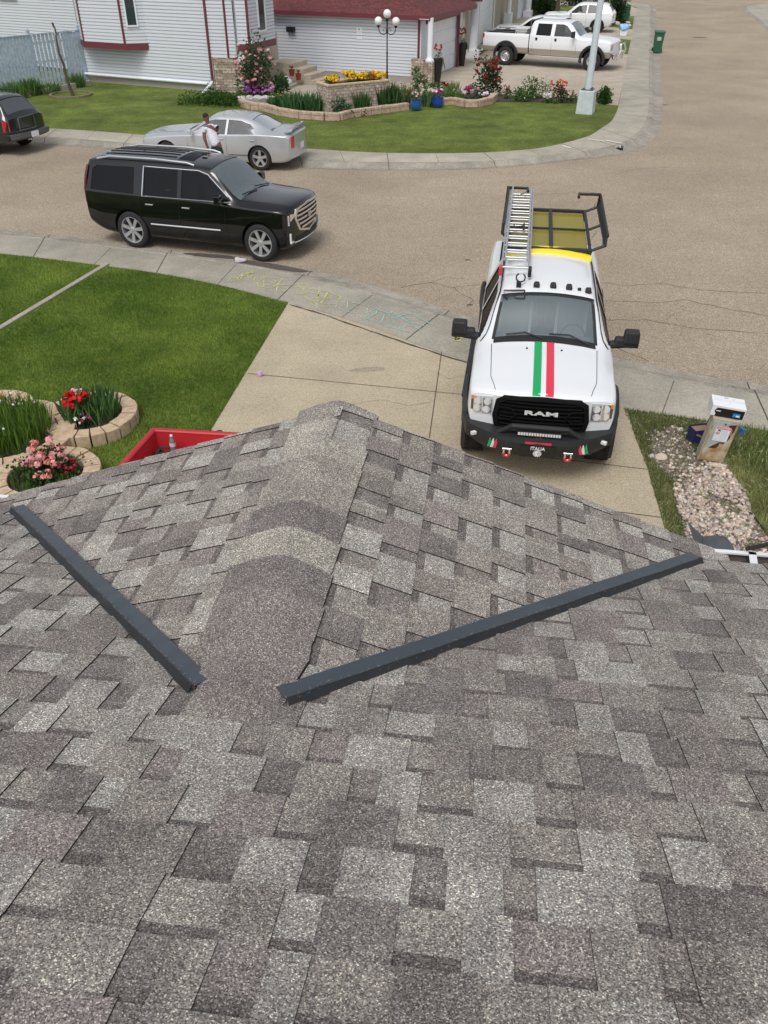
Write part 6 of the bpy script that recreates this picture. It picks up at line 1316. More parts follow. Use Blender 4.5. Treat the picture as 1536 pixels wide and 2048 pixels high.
plant(24, 'pale_pink_flowers', 'pale pink blossoms behind the red roses in the stone planter', 'flowers', 0, 0, 'bush', .12, .22, 100, DGREEN, [((.85, .55, .58), 10, .04, .9, 1.3)], at=inp(1, -.22, .2))
plant(25, 'pinwheel_flowers', 'small white and crimson flowers in front of the red roses', 'flowers', 0, 0, 'bush', .11, .14, 90, DGREEN, [(WHITE_, 12, .025, .7, 1.1), (MAG, 8, .03, .7, 1.1)], at=inp(1, .02, -.30))
plant(26, 'pink_roses', 'large cluster of salmon pink roses in the lower stone planter', 'flowers', 0, 0, 'bush', .26, .26, 420, DGREEN, [(SALM, 16, .06, .8, 1.2), (PINK, 14, .055, .9, 1.25)], at=inp(2, -.02, .10))
plant(27, 'pink_roses', 'small salmon rose cluster at the front of the lower stone planter', 'flowers', 0, 0, 'bush', .12, .16, 120, DGREEN, [(SALM, 8, .05, .9, 1.2)], at=inp(2, .06, -.24))
plant(28, 'dark_red_flowers', 'dark red foliage flowers at the right of the lower stone planter', 'flowers', 0, 0, 'bush', .13, .18, 120, DGREEN, [((.33, .02, .05), 14, .045, .7, 1.2), (PINK, 5, .04, 1.1, 1.4)], at=inp(2, .25, .03))
plant(29, 'low_foliage', 'dark green leaves covering the soil of the lower stone planter', 'plant', 0, 0, 'bush+tuft', .40, .14, 500, GREEN, [((.33, .02, .05), 5, .04, .7, 1.2)], at=inp(2, -.02, 0), W=.02)
plant(30, 'orange_rose', 'orange rose and white blossoms in the far left stone planter', 'flowers', 0, 0, 'bush', .24, .25, 220, GREEN, [(ORG, 3, .06, 1.0, 1.4), (WHITE_, 14, .05, .6, 1.0)], at=inp(3, .12, .0))
# ---- red bin, bag, bottle ----
c = G(310, 860, 1.28); ub = Vector((1, -.11, 0)).normalized(); vb = Vector((-.22, -1, 0)).normalized()
def tub():
    A = c; P = lambda a, b, z: A + ub * a + vb * b + Vector((0, 0, z - 1.28)); Wd, Ln = 1.55, 2.4; t = thing('dump_bin', 'red open topped bin on the lawn beside the driveway, half hidden by our roof', 'bin', (c.x, c.y, .12)); of = (c.x, c.y, .12)
    m = MB(); r = .055; ring = lambda d, z: [P(-d, -d, z), P(Wd + d, -d, z), P(Wd + d, Ln + d, z), P(-d, Ln + d, z)]
    m.grid([ring(-.09, .48), ring(-.0, 1.24), ring(.0, 1.265), ring(.012, 1.28), ring(r, 1.28), ring(r + .012, 1.265), ring(r + .012, 1.22), ring(.035, 1.22), ring(-.06, .42)], close=True); m.add(ring(-.09, .48), [(0, 1, 2, 3)]); m.add(ring(-.06, .42), [(3, 2, 1, 0)]); m.build('tub', 'red_tub', t, off=of, bevel=.008)
    for a, b in ((.2, .3), (Wd - .2, .3), (.2, Ln - .3), (Wd - .2, Ln - .3)): q = P(a, b, .27); m = MB(); m.box(q, (.12, .12, .32)); m.build('leg', 'black', t, off=of)
    return P
M['red_tub'] = mat('red_plastic_tub', (.52, .025, .03), .42, bump=.15, bscale=18, c2=(.44, .02, .028)); P = tub()
M['bag'] = mat('black_bag_fabric', (.022, .024, .026), .75, bump=.6, bscale=25)
def crumple(name, label, cat, pos, size, m, seed, n=14):
    rs = np.random.RandomState(seed); mb = MB(); rows = []
    for i in range(n + 1):
        a = math.pi * i / n; r = []
        for j in range(n * 2):
            b = 6.283 * j / (n * 2); k = 1 + .16 * math.sin(3 * b + seed) * math.sin(2 * a) + rs.uniform(-.07, .07); sx = np.sign(math.cos(b)) * abs(math.cos(b)) ** .6; sy = np.sign(math.sin(b)) * abs(math.sin(b)) ** .6; r.append(Vector((size[0] * sx * math.sin(a) ** .6 * k, size[1] * sy * math.sin(a) ** .6 * k, size[2] * -math.cos(a) * k + size[2])))
        rows.append(r)
    mb.grid(rows, close=True); o = mb.build(name, m, smooth=40, uv=False); o.location = pos; return tag(o, label, cat)
bgp = G(348, 905, 1.10) + Vector((-.07, -.02, -.30)); b_ = crumple('tool_bag', 'black tool bag inside the red bin', 'bag', bgp, (.17, .13, .155), 'bag', 3); 
m = MB(); m.tube([(-.12, 0, .26), (-.07, .02, .36), (.06, .02, .36), (.12, 0, .27)], .014, 6); m.build('strap', 'bag', b_)
crumple('cloth_bundle', 'dark grey cloth bundle near the far rim of the red bin', 'bundle', G(433, 884, 1.10), (.09, .05, .07), 'bag', 9, 8); 
def bottle(pos):
    t = thing('water_bottle', 'clear plastic water bottle standing on the tool bag in the red bin', 'bottle', pos); M['petg'] = glass('clear_plastic', (.85, .88, .9), opaque=.28, body=(.6, .64, .68)); M['blabel'] = mat('bottle_label', (.42, .46, .55), .4, c2=(.75, .77, .8), vscale=30)
    m = MB(); m.lathe([(.03, 0), (.033, .01), (.033, .06), (.030, .07), (.033, .08), (.033, .14), (.028, .17), (.013, .195), (.013, .205)], n=16); m.build('bottle_body', 'petg', t, smooth=40)
    m = MB(); m.cyl((0, 0, .205), (0, 0, .222), .015, n=14); m.build('cap', 'white', t); m = MB(); m.lathe([(.0336, .085), (.0336, .135)], n=16, cap=False); m.build('paper_band', 'blabel', t, smooth=40)
bottle(G(348, 905, 1.10))
# ---- meter pedestal, boxes ----
M['dryground'] = ground_mat('dry_weedy_ground', [(.1, (.09, .08, .035)), (.4, (.17, .17, .07)), (.65, (.26, .235, .13)), (.9, (.40, .35, .23))], 45, big=((2.5, .8), (.7, 1.25)), bump=.8)
M['soil2'] = mat('weathered_ring', (.16, .13, .09), .95, c2=(.24, .2, .14), vscale=6)
M['rust'] = mat('rusty_panel', (.36, .20, .06), .8, c2=(.56, .50, .36), vscale=7, bump=.3); M['ppaint'] = mat('faded_grey_green', (.44, .49, .47), .6, c2=(.36, .42, .41), vscale=5); M['rustd'] = mat('dark_rust', (.055, .02, .015), .9, c2=(.11, .035, .025), vscale=20); M['pede'] = mat('pedestal_side', (.42, .36, .26), .7, c2=(.46, .45, .42), vscale=6)
pc = (G(1393, 919) + G(1446, 930)) / 2; pz = R(-11)
ped = thing('utility_pedestal', 'rusted grey utility pedestal with a danger sticker, leaning beside the pebbles', 'utility box', (pc.x, pc.y, .12), pz); ped.rotation_euler = (R(4), R(5), pz)
m = MB(); m.box((0, .09, .33), (.33, .17, .66), mi=0); m.build('cabinet', 'pede', ped, bevel=.008)
m = MB(); m.box((0, -.006, .385), (.30, .014, .70)); m.build('door_panel', 'rust', ped, bevel=.004)
pf = [(-.13, .73), (.13, .73), (.125, .66), (.09, .655), (.085, .42), (.05, .40), (.0, .40), (-.04, .34), (-.08, .28), (-.13, .27)]
m = MB(); m.prism([(x, -.0145, z) for x, z in pf], (0, .003, 0)); m.build('faded_paint', 'ppaint', ped)
m = MB()
for q in ([(.06, .70), (.135, .72), (.135, .60), (.11, .55), (.115, .62), (.04, .68)], [(-.09, .27), (-.04, .33), (.01, .385), (.06, .39), (.085, .43), (.07, .37), (.015, .37), (.02, .33), (-.0, .28), (-.05, .265)], [(.10, .55), (.085, .45), (.08, .40), (.10, .43), (.115, .5)]): m.prism([(x, -.0172, z) for x, z in q], (0, .004, 0))
m.build('rust_patch', 'rustd', ped)
m = MB(); m.box((-.0, -.0185, .53), (.18, .003, .25), mi=0); m.box((0, -.0205, .635), (.17, .003, .036), mi=1); m.cyl((-.055, -.0200, .545), (-.055, -.0225, .545), .024, n=18, mi=1); m.cyl((-.055, -.0222, .545), (-.055, -.0238, .545), .017, n=18, mi=0); m.box((-.055, -.0245, .545), (.008, .002, .02), mi=2); m.box((-.055, -.0245, .545), (.038, .002, .005), mi=1, rot=Matrix.Rotation(.8, 3, 'Y'))
m.box((-.05, -.0205, .597), (.03, .003, .02), mi=2); m.box((-.035, -.0205, .583), (.02, .003, .012), mi=2)
for k in range(9): m.box((.025, -.0203, .60 - k * .0165), (.09 - (k % 3) * .012, .002, .005), mi=3)
for k in range(3): m.box((-.01, -.0203, .445 - k * .014), (.14, .002, .004), mi=3)
st_ = m.build('warning_sticker', ['white', 'stripe_red', 'black', 'galv'], ped)
T = text_mb('DANGER', .034, .001, .0006); T.xform(Matrix(((1, 0, 0, 0), (0, 0, -1, 0), (0, 1, 0, 0), (0, 0, 0, 1)))); T.xform(Matrix.Translation((.012, -.0225, .635))); T.build('sticker_lettering', 'white', st_, uv=False)
m = MB(); m.prism([(-.075, -.023, .622), (-.052, -.023, .622), (-.0635, -.023, .645)], (0, .001, 0)); m.build('warning_triangle', 'white', st_)
m = MB(); m.cyl((0, -.018, .71), (0, -.03, .71), .009, n=10); m.build('lock', 'black', ped)
for ch in ped.children:
    if not ch.name.startswith('cabinet'):
        for o_ in [ch] + list(ch.children):
            for v in o_.data.vertices: v.co.z *= .865
# white carton lying on top of the pedestal
M['carton'] = mat('white_carton', (.82, .83, .85), .5); M['cblack'] = mat('carton_print_black', (.012, .012, .014), .4); M['cblue'] = mat('carton_print_blue', (.03, .25, .65), .4)
cb_ = thing('carton', 'white carton with a black printed front set on the rusty pedestal', 'box', (pc.x + .055, pc.y + .10, .12 + .675), R(-12)); cb_.rotation_euler = (R(3), R(5), R(-12))
m = MB(); m.box((.02, .03, .075), (.41, .26, .15)); m.build('box_body', 'carton', cb_, bevel=.004)
m = MB(); m.box((.045, -.1018, .06), (.34, .003, .12), mi=0); m.cyl((-.10, -.1006, .075), (-.10, -.1045, .075), .042, n=20, mi=0); m.box((-.10, -.1052, .078), (.055, .002, .012), mi=1); m.box((.13, -.1045, .05), (.09, .003, .05), mi=2); m.box((.145, -.1062, .042), (.045, .002, .022), mi=1)
m.build('front_print', ['cblack', 'carton', 'cblue'], cb_)
m = MB(); m.box((.02, .03, .1715), (.38, .003, .002), mi=0); m.box((-.01, .10, .1715), (.05, .02, .002)); m.box((.08, .09, .1715), (.03, .012, .002)); m.box((.02, -.03, .1715), (.02, .01, .002)); m.build('lid_marks', 'galv', cb_)
tg = MB(); 
bb = G(1398, 872, .2); m = MB(); m.box((0, 0, .13), (.26, .16, .26), mi=0); o = m.build('carton', ['cardnavy'] if False else 'cardnavy_' if False else 'soil', None) if False else None
M['dullblue'] = mat('dull_blue_card', (.05, .17, .36), .6, c2=(.03, .10, .24), vscale=20)
M['navy'] = mat('navy_print', (.02, .025, .12), .5); M['kraft'] = mat('brown_card', (.33, .20, .12), .8)
t = thing('open_carton', 'small open navy and brown carton lying left of the rusty pedestal', 'box', (bb.x, bb.y, .12), R(20)); t.rotation_euler = (R(0), R(0), R(12))
m = MB(); 
for a, b in (((-.13, -.09), (.13, -.09)), ((.13, -.09), (.13, .09)), ((.13, .09), (-.13, .09)), ((-.13, .09), (-.13, -.09))): m.slab([[Vector((a[0], a[1], 0)), Vector((b[0], b[1], 0))], [Vector((a[0] * 1.0, a[1], .22)), Vector((b[0], b[1], .22))]], (-(a[0] + b[0]) * .02, -(a[1] + b[1]) * .03, 0), mi=0)
m.build('carton_walls', 'navy', t); m = MB(); m.box((0, 0, .1), (.245, .165, .19)); m.build('carton_filling', 'kraft', t); m = MB(); m.box((-.02, -.0955, .12), (.20, .003, .03), rot=Matrix.Rotation(.5, 3, 'Y')); m.build('stripe', 'kraft', t)
m = MB(); m.box((0, 0, .06), (.07, .10, .12)); o = m.build('blue_carton', 'dullblue', None, bevel=.01); q = G(1480, 872, .12); o.location = q; o.rotation_euler = (0, R(10), .3); tag(o, 'crumpled blue carton just right of the rusty pedestal', 'box')
# ---- pebbles and stones ----
def pebbles(name, poly, n, s0, s1, label, seed, z=.125, dens=None):
    rs = np.random.RandomState(seed); q = scatter(poly, n, (), seed)
    if dens is not None: q = q[dens(q)]
    n = len(q); t_ = (1 + 5 ** .5) / 2; ico = np.array([(-1, t_, 0), (1, t_, 0), (-1, -t_, 0), (1, -t_, 0), (0, -1, t_), (0, 1, t_), (0, -1, -t_), (0, 1, -t_), (t_, 0, -1), (t_, 0, 1), (-t_, 0, -1), (-t_, 0, 1)]) / 1.9
    F_ = np.array([(0, 11, 5), (0, 5, 1), (0, 1, 7), (0, 7, 10), (0, 10, 11), (1, 5, 9), (5, 11, 4), (11, 10, 2), (10, 7, 6), (7, 1, 8), (3, 9, 4), (3, 4, 2), (3, 2, 6), (3, 6, 8), (3, 8, 9), (4, 9, 5), (2, 4, 11), (6, 2, 10), (8, 6, 7), (9, 8, 1)])
    s = (s0 + (s1 - s0) * rs.rand(n) ** 1.6); sc = np.stack([s * (.8 + .6 * rs.rand(n)), s * (.7 + .4 * rs.rand(n)), s * (.45 + .35 * rs.rand(n))], 1); a = rs.rand(n) * 6.283
    v = ico[None] * sc[:, None] * (1 + .18 * rs.randn(n, 12, 1)); x = v[..., 0] * np.cos(a)[:, None] - v[..., 1] * np.sin(a)[:, None]; y = v[..., 0] * np.sin(a)[:, None] + v[..., 1] * np.cos(a)[:, None]
    P_ = np.stack([x + q[:, 0, None], y + q[:, 1, None], v[..., 2] + z + sc[:, 2, None] * .4 + rs.rand(n, 1) * .015], 2).reshape(-1, 3); Fc = (F_[None] + (np.arange(n) * 12)[:, None, None]).reshape(-1, 3)
    pal = np.array([(.62, .50, .42), (.52, .42, .37), (.70, .60, .50), (.42, .35, .33), (.58, .42, .36), (.30, .26, .25), (.66, .58, .53), (.48, .40, .30)]); c = pal[rs.randint(0, 8, n)] * (.8 + .4 * rs.rand(n, 1))
    o = fast_mesh(name, P_, Fc, 3, 'stone', np.repeat(c, 20, axis=0)); return tag(o, label, 'pebbles', kind='stuff')
sheet('strip_soil', [G(*q) for q in [(1250, 819), (1330, 831), (1411, 844), (1480, 856), (1600, 880), (1620, 1000), (1600, 1210), (1420, 1230), (1342, 1095), (1306, 975), (1294, 938), (1270, 873)]], 'dryground', z=.121)
pp = [(p.x, p.y) for p in peb]
lower = [(p.x, p.y) for p in [G(*q) for q in [(1345, 960), (1400, 935), (1450, 935), (1490, 985), (1505, 1040), (1540, 1090), (1600, 1200), (1420, 1200), (1375, 1085), (1350, 1000)]]]
pebbles('pebbles', lower, 3600, .012, .034, 'pink and cream river pebbles covering the ground below the pedestal', 4, dens=lambda q: vnoise(q[:, 0] + 9, q[:, 1] + 9, 6, 3) > .22)
sheet('river_stone_soil', [Vector((x, y, 0)) for x, y in lower], 'drysoil', z=.1245)
pebbles('pebbles', pp, 900, .008, .028, 'scattered pebbles in the dry soil between driveway and pedestal', 6)
def rock(label, px, py, s, seed, m='rockm', z=.12, sc=(1.2, .9, .6), group=None, at=None, cat='rock'):
    c = at if at is not None else G(px, py, z); bm = bmesh.new(); bmesh.ops.create_icosphere(bm, subdivisions=3, radius=1); rs = random.Random(seed); ph = [Vector((rs.uniform(-1, 1), rs.uniform(-1, 1), rs.uniform(-1, 1))).normalized() for _ in range(9)]
    for v in bm.verts:
        k = 1
        for q in ph: k -= .16 * max(0, v.co.normalized().dot(q) - .55) * 2
        v.co = Vector((v.co.x * sc[0], v.co.y * sc[1], v.co.z * sc[2])) * k * s + Vector((0, 0, s * sc[2] * .6))
    me = bpy.data.meshes.new('rock'); bm.to_mesh(me); bm.free(); me.materials.append(M[m]); me.polygons.foreach_set('use_smooth', [True] * len(me.polygons)); me.set_sharp_from_angle(angle=R(35)); o = bpy.data.objects.new('rock', me); COL.objects.link(o); o.location = c; return tag(o, label, cat, group)
M['rockm'] = mat('field_stone', (.52, .44, .36), .9, c2=(.64, .56, .48), vscale=12, bump=.5); M['rockg'] = mat('grey_stone', (.55, .53, .50), .9, c2=(.66, .64, .6), vscale=9, bump=.5)
rock('rounded buff stone beside the left weeds of the pebble patch', 1320, 918, .085, 2); rock('small pale stone beside the larger buff stone', 1302, 914, .045, 3, 'rockg'); rock('flat tan stone at the foot of the rusty pedestal', 1434, 936, .10, 4, sc=(1.5, .7, .5)); rock('white stone chip left of the pedestal foot', 1381, 938, .04, 5, 'rockg')
rock('pale stone in the grass between driveway and pavement', 1361, 861, .045, 6, 'rockg'); rock('cream stone just below the pale stone in the grass', 1373, 869, .035, 7, 'rockm')
# ---- weeds on the strip ----
def rand_blades(name, poly_px, n, h, w, base, dry, label, seed, excl=(), lean=.9):
    poly = [(G(*q).x, G(*q).y) for q in poly_px]; q = scatter(poly, n, excl, seed); return blades(name, q, .12, h, w, grass_cols(q, base, dry, seed), lean, label, 'grass')
rand_blades('weedy_grass', [(1246, 817), (1330, 829), (1410, 842), (1405, 880), (1395, 915), (1350, 850), (1300, 875), (1312, 935), (1345, 955), (1355, 1000), (1378, 1085), (1425, 1210), (1400, 1230), (1345, 1100), (1305, 975), (1294, 937), (1270, 872)], 6500, .05, .010, (.10, .15, .035), (.42, .39, .20), 'rough weedy grass along the right edge of our driveway', 41)
rand_blades('weeds_in_pebbles', [(1300, 905), (1290, 870), (1330, 850), (1385, 868), (1400, 900), (1395, 960), (1345, 960), (1312, 930)], 900, .05, .010, (.10, .15, .035), (.42, .39, .20), 'sparse weeds growing through the gritty soil left of the pedestal', 47)
rand_blades('weeds_in_river_stones', [(1345, 960), (1400, 935), (1450, 935), (1490, 985), (1505, 1040), (1540, 1090), (1600, 1200), (1420, 1200), (1375, 1085)], 900, .09, .010, (.10, .17, .03), (.36, .37, .15), 'thin weeds poking through the river pebbles', 48)
rand_blades('weedy_grass_right', [(1411, 842), (1490, 855), (1600, 874), (1850, 915), (1850, 1150), (1620, 1200), (1545, 1090), (1508, 1035), (1492, 982), (1452, 930), (1450, 900)], 14000, .10, .014, (.10, .17, .03), (.36, .37, .15), 'tall unmown grass right of the rusty pedestal', 42)
q = scatter([(G(*k).x, G(*k).y) for k in [(1455, 900), (1540, 930), (1600, 1000), (1540, 1080), (1500, 1030), (1480, 960)]], 45, (), 9); mb = MB()
for x, y in q:
    L_ = random.uniform(.12, .28); a = random.uniform(0, 6.28); p0 = Vector((x, y, .14)); p1 = p0 + Vector((math.cos(a) * .08, math.sin(a) * .08, L_)); mb.tube([p0, p1], .003, 4, col=(.3, .33, .14)); mb.tube([p1, p1 + Vector((math.cos(a) * .05, math.sin(a) * .05, .03))], [.005, .002], 5, col=(.46, .46, .26))
o = mb.build('seed_heads', 'leaf', None, uv=False); tag(o, 'pale foxtail seed heads nodding over the tall grass', 'grass', kind='stuff')
q = scatter(near_block[:0] + [(p.x, p.y) for p in [G(1411, 842), G(1489, 853), G(1600, 872), G(1800, 905)]] + [(7.5, 3), (3.8, 3)], 1, (), 2)
# ---- splash chute and cable ----
def chute():
    a = G(1400, 1072, .3); t = thing('splash_chute', 'dark grey plastic downspout chute lying open on the pebbles below the gutter', 'chute', (a.x, a.y, .14))
    P3 = [G(1376, 1047, .52), G(1398, 1115, .20), G(1405, 1074, .22), G(1452, 1074, .20), G(1472, 1112, .19), G(1400, 1125, .16)]
    m = MB(); A, B_, C, D, E_, F_ = P3; m.slab([[G(1405, 1073, .3), G(1430, 1070, .31), G(1452, 1073, .3), G(1466, 1090, .28)], [G(1400, 1128, .26), G(1430, 1128, .26), G(1455, 1128, .26), G(1478, 1128, .26)]], (0, 0, -.006)); m.slab([[G(1376, 1045, .48), G(1405, 1073, .3)], [G(1397, 1112, .48), G(1402, 1126, .26)]], (.006, 0, 0)); m.build('chute_sheet', 'chute', t, off=(a.x, a.y, .14))
M['chute'] = mat('weathered_plastic', (.055, .065, .075), .45, c2=(.085, .095, .10), vscale=4); chute()
cab = [G(1408, 928, .13), G(1440, 958, .14), G(1475, 1000, .14), G(1505, 1030, .14), G(1530, 1060, .14)]
m = MB(); m.tube(cab, .008, 6); o = m.build('ground_cable', 'rubber', None, smooth=50, uv=False); tag(o, 'thin black cable snaking from the pedestal over the pebbles', 'cable')
ga = house.matrix_basis @ Vector((1.14, EM + .12, ZM - .01)); gb = ga + Vector((1.6, .25, .30)); m = MB(); m.tube([ga, lerp(ga, gb, .35) - Vector((0, 0, .03)), lerp(ga, gb, .7) - Vector((0, 0, .02)), gb, gb + Vector((2, .3, .5))], .009, 6); o = m.build('service_cable', 'rubber', None, smooth=50, uv=False); tag(o, 'black service cable leaving the gutter strap toward the right edge', 'cable')
M['lilac'] = mat('lilac_plastic', (.55, .38, .60), .5)
# ---- litter on concrete ----
q = G(520, 752, .13); m = MB(); m.lathe([(.035, 0), (.042, .02), (.042, .055), (.03, .075)], n=16); m.tube([(.04, 0, .05), (.07, 0, .04), (.04, 0, .02)], .008, 6); o = m.build('chalk_cup', 'lilac', None, smooth=50); o.location = q; tag(o, 'small lilac plastic cup on the left edge of our driveway', 'cup')
q = G(481, 523, .03); t = thing('shoe', 'single pale sports shoe in the gutter beside the long black SUV', 'shoe', q, R(25)); m = MB(); rows = []
for x, w, h in ((-.12, .02, .05), (-.11, .036, .085), (-.05, .038, .085), (0, .04, .06), (.06, .045, .045), (.11, .035, .035), (.135, .012, .02)): rows.append([Vector((x, w * math.cos(a), max(0, h * math.sin(a)) + .018)) for a in [math.pi * k / 8 for k in range(9)]])
m.grid(rows); m.build('upper', 'boxgrey', t, smooth=60); m = MB(); m.prism([(x, w * s, 0) for s, seq in ((1, ((-.12, .02), (-.1, .042), (.06, .05), (.12, .035), (.145, .0))), (-1, ((.12, .035), (.06, .05), (-.1, .042), (-.12, .02)))) for x, w in seq], (0, 0, .02)); m.build('sole', 'lilac', t)
# ---- three globe lamp post ----
lc = G(774, 180); t = thing('garden_lamp', 'black garden lamp post with three white globes by the brick planter', 'lamp post', lc)
m = MB(); m.lathe([(.12, 0), (.12, .06), (.10, .10), (.085, .30), (.10, .34), (.055, .40), (.04, .62), (.055, .66), (.035, .72), (.03, 1.35), (.042, 1.39), (.028, 1.43), (.024, 2.1), (.05, 2.16), (.03, 2.24), (.03, 2.5), (.055, 2.56), (.06, 2.62), (.02, 2.64)], n=16); m.build('post', 'black', t, smooth=40)
for k, a in enumerate((R(172), R(-8), R(82))):
    if k < 2:
        d = Vector((math.cos(a), math.sin(a) - .3 * (k == 1), 0)); m = MB(); m.tube([V(0, 0, 2.15), d * .12 + V(0, 0, 2.05), d * .26 + V(0, 0, 2.08), d * .34 + V(0, 0, 2.2), d * .36 + V(0, 0, 2.34)], .018, 8); m.tube([V(0, 0, 2.2), d * .1 + V(0, 0, 2.3), d * .16 + V(0, 0, 2.22), d * .12 + V(0, 0, 2.16)], .012, 6); m.lathe([(.03, 2.3), (.07, 2.36), (.07, 2.39)], d * .36, 14); m.build('arm', 'black', t, smooth=50)
        m = MB(); m.ball(d * .36 + V(0, 0, 2.53), .16, 20, 12); m.build('globe', 'globe', t, smooth=80)
m = MB(); m.ball(V(0, 0, 2.79), .16, 20, 12); m.build('globe', 'globe', t, smooth=80)
# ---- street light pole ----
sb = G(1170, 226); t = thing('street_light_pole', 'tall pale street light pole on a chunky concrete base at the lawn corner', 'light pole', sb)
m = MB(); m.box((0, 0, .38), (.62, .62, .80), R(-22), taper=.90); m.build('base', 'concrete_base', t, bevel=.03)
m = MB(); 
for a in range(4): m.cyl((math.cos(a * 1.571 + .4) * .19, math.sin(a * 1.571 + .4) * .19, .76), (math.cos(a * 1.571 + .4) * .19, math.sin(a * 1.571 + .4) * .19, .86), .03, n=8)
m.box((0, 0, .795), (.44, .44, .03), R(-22)); m.build('anchor_plate', 'greyclad', t)
m = MB(); m.cyl((0, 0, .8), (.12, 0, 8.5), .135, .07, 16); m.tube([(.12, 0, 8.5), (.4, -.3, 8.9), (1.2, -1.2, 9.1)], .05, 8); m.build('pole', 'galv', t, smooth=50)
m = MB(); m.box((1.4, -1.4, 9.08), (.7, .28, .14), R(-45)); m.build('lamp_head', 'galv', t, bevel=.04)
# ---- wheeled bin ----
bp_ = G(1313, 106, .0); t = thing('wheeled_bin', 'green wheeled bin standing in the gutter of the street', 'bin', bp_, R(-12)); M['bing'] = mat('green_bin', (.02, .10, .05), .5)
m = MB(); m.grid([[Vector((x * k, y * k, z)) for x, y in ((-.26, -.30), (.26, -.30), (.26, .30), (-.26, .30))] for z, k in ((.06, .82), (.98, 1.0), (.98, 1.07), (1.02, 1.07))], close=True); m.add([(-.22, -.25, .06), (.22, -.25, .06), (.22, .25, .06), (-.22, .25, .06)], [(3, 2, 1, 0)]); m.build('bin_body', 'bing', t, bevel=.015)
m = MB(); m.box((0, -.01, 1.055), (.60, .68, .06), taper=.9); m.box((0, .34, 1.03), (.5, .06, .05)); m.build('lid', 'bing', t, bevel=.02)
for s in (-1, 1): m = MB(); m.lathe([(.12, -.03), (.12, .03)], (s * .25, .27, .12), 18, 'X'); m.build('wheel', 'tyre', t)
m = MB(); m.box((0, -.30, .72), (.22, .02, .18), rot=Matrix.Rotation(.05, 3, 'X')); m.build('panel_logo', 'ppaint', t)
# ---- pale blue fence ----
fa, fb = G(-260, 226), G(177, 163); d = (fb - fa); L_ = d.length; d.normalize(); ang = math.atan2(d.y, d.x); t = thing('board_fence', 'weathered pale blue board fence running to the white house corner', 'fence', (fb.x, fb.y, 0)); of = (fb.x, fb.y, 0); nn = Vector((d.y, -d.x, 0)); k = 0; rs = random.Random(3)
m = MB(); x = 0
while x < L_ - .05:
    gap = .055 if 1.1 < (L_ - x) < 2.6 or 5.3 < (L_ - x) < 7.2 else .012; w = .135; c = fa + d * (x + w / 2); h = 1.95 + rs.uniform(-.02, .02) + .12 * math.sin(x / L_ * 3.14) * .2; m.box(V(c.x, c.y, .15 + h / 2) + nn * .02, (w - .008, .02, h), ang + rs.uniform(-.02, .02)); x += w + gap
m.build('boards', 'fence', t, off=of)
for h in (.45, 1.1, 1.8): m = MB(); c = (fa + fb) / 2; m.box(V(c.x, c.y, h) - nn * .01, (L_, .035, .08), ang); m.build('rail', 'fence', t, off=of)
m = MB(); c = (fa + fb) / 2; m.box(V(c.x, c.y, 2.13) + nn * .01, (L_, .10, .035), ang); m.build('cap_rail', 'fence', t, off=of)
for x in (L_ - .02, L_ - 2.45, L_ - 4.9, L_ - 7.3): c = fa + d * x; m = MB(); m.box(V(c.x, c.y, 1.15) - nn * .03, (.10, .10, 2.2), ang); m.box(V(c.x, c.y, 2.28) - nn * .03, (.13, .13, .05), ang); m.box(V(c.x, c.y, 2.35) - nn * .03, (.07, .07, .10), ang, taper=.3); m.build('post', 'fence', t, off=of)
# low timber edging in front of the fence
m = MB(); e0, e1, e2 = G(-260, 252), G(182, 170), G(415, 191)
for a, b in ((e0, e1),): dd = (b - a).normalized(); c = (a + b) / 2; m.box(V(c.x, c.y, .2), ((b - a).length, .10, .22), math.atan2(dd.y, dd.x))
o = m.build('bed_edging', 'walk', None, bevel=.01); tag(o, 'long grey timber edging of the flower bed below the blue fence', 'edging')
# young trunk with grass ring
tc_ = G(146, 191); t = thing('thin_tree', 'thin bare young tree trunk in a stone ring on the far lawn', 'tree', tc_); m = MB(); m.tube([(0, 0, 0), (-.10, 0, .5), (-.14, .02, 1.1), (-.22, 0, 1.55), (-.20, .02, 2.35), (-.25, 0, 2.6)], [.085, .06, .05, .045, .045, .04], 8); m.build('trunk', 'bark', t, smooth=50)
m = MB(); m.tube([(-.21, .03, 1.6), (-.2, .02, 2.0), (-.22, .02, 2.45)], .05, 6); m.build('wrap', 'boxgrey', t, smooth=50)
m = MB(); m.lathe([(.86, 0), (.86, .07), (.76, .07), (.76, 0)], (-.1, .05, 0), 28, cap=False); m.build('stone_ring', 'soil2', t, bevel=.01)
plant(50, 'daylily_clump', 'long green leaf clump right of the dark SUV below the blue fence', 'plant', 30, 196, 'tuft', .5, .6, 300, (.10, .19, .04), W=.035, group='plants below the fence')
plant(51, 'daylily_clump', 'bushy green clump left of the thin tree below the blue fence', 'plant', 62, 190, 'tuft+bush', .42, .62, 260, (.09, .17, .04), W=.035, group='plants below the fence')
plant(52, 'daylily_clump', 'low leafy clump just left of the thin tree trunk', 'plant', 98, 186, 'tuft', .5, .38, 240, (.10, .17, .05), W=.03, group='plants below the fence')
plant(53, 'daylily_clump', 'green leaves right of the thin tree at the fence end', 'plant', 158, 174, 'tuft', .28, .55, 160, (.09, .18, .04), W=.03, group='plants below the fence')
plant(54, 'daylily_clump', 'dark leaves at the left edge below the blue fence', 'plant', -30, 208, 'tuft', .6, .5, 260, (.08, .15, .04), W=.035, group='plants below the fence')
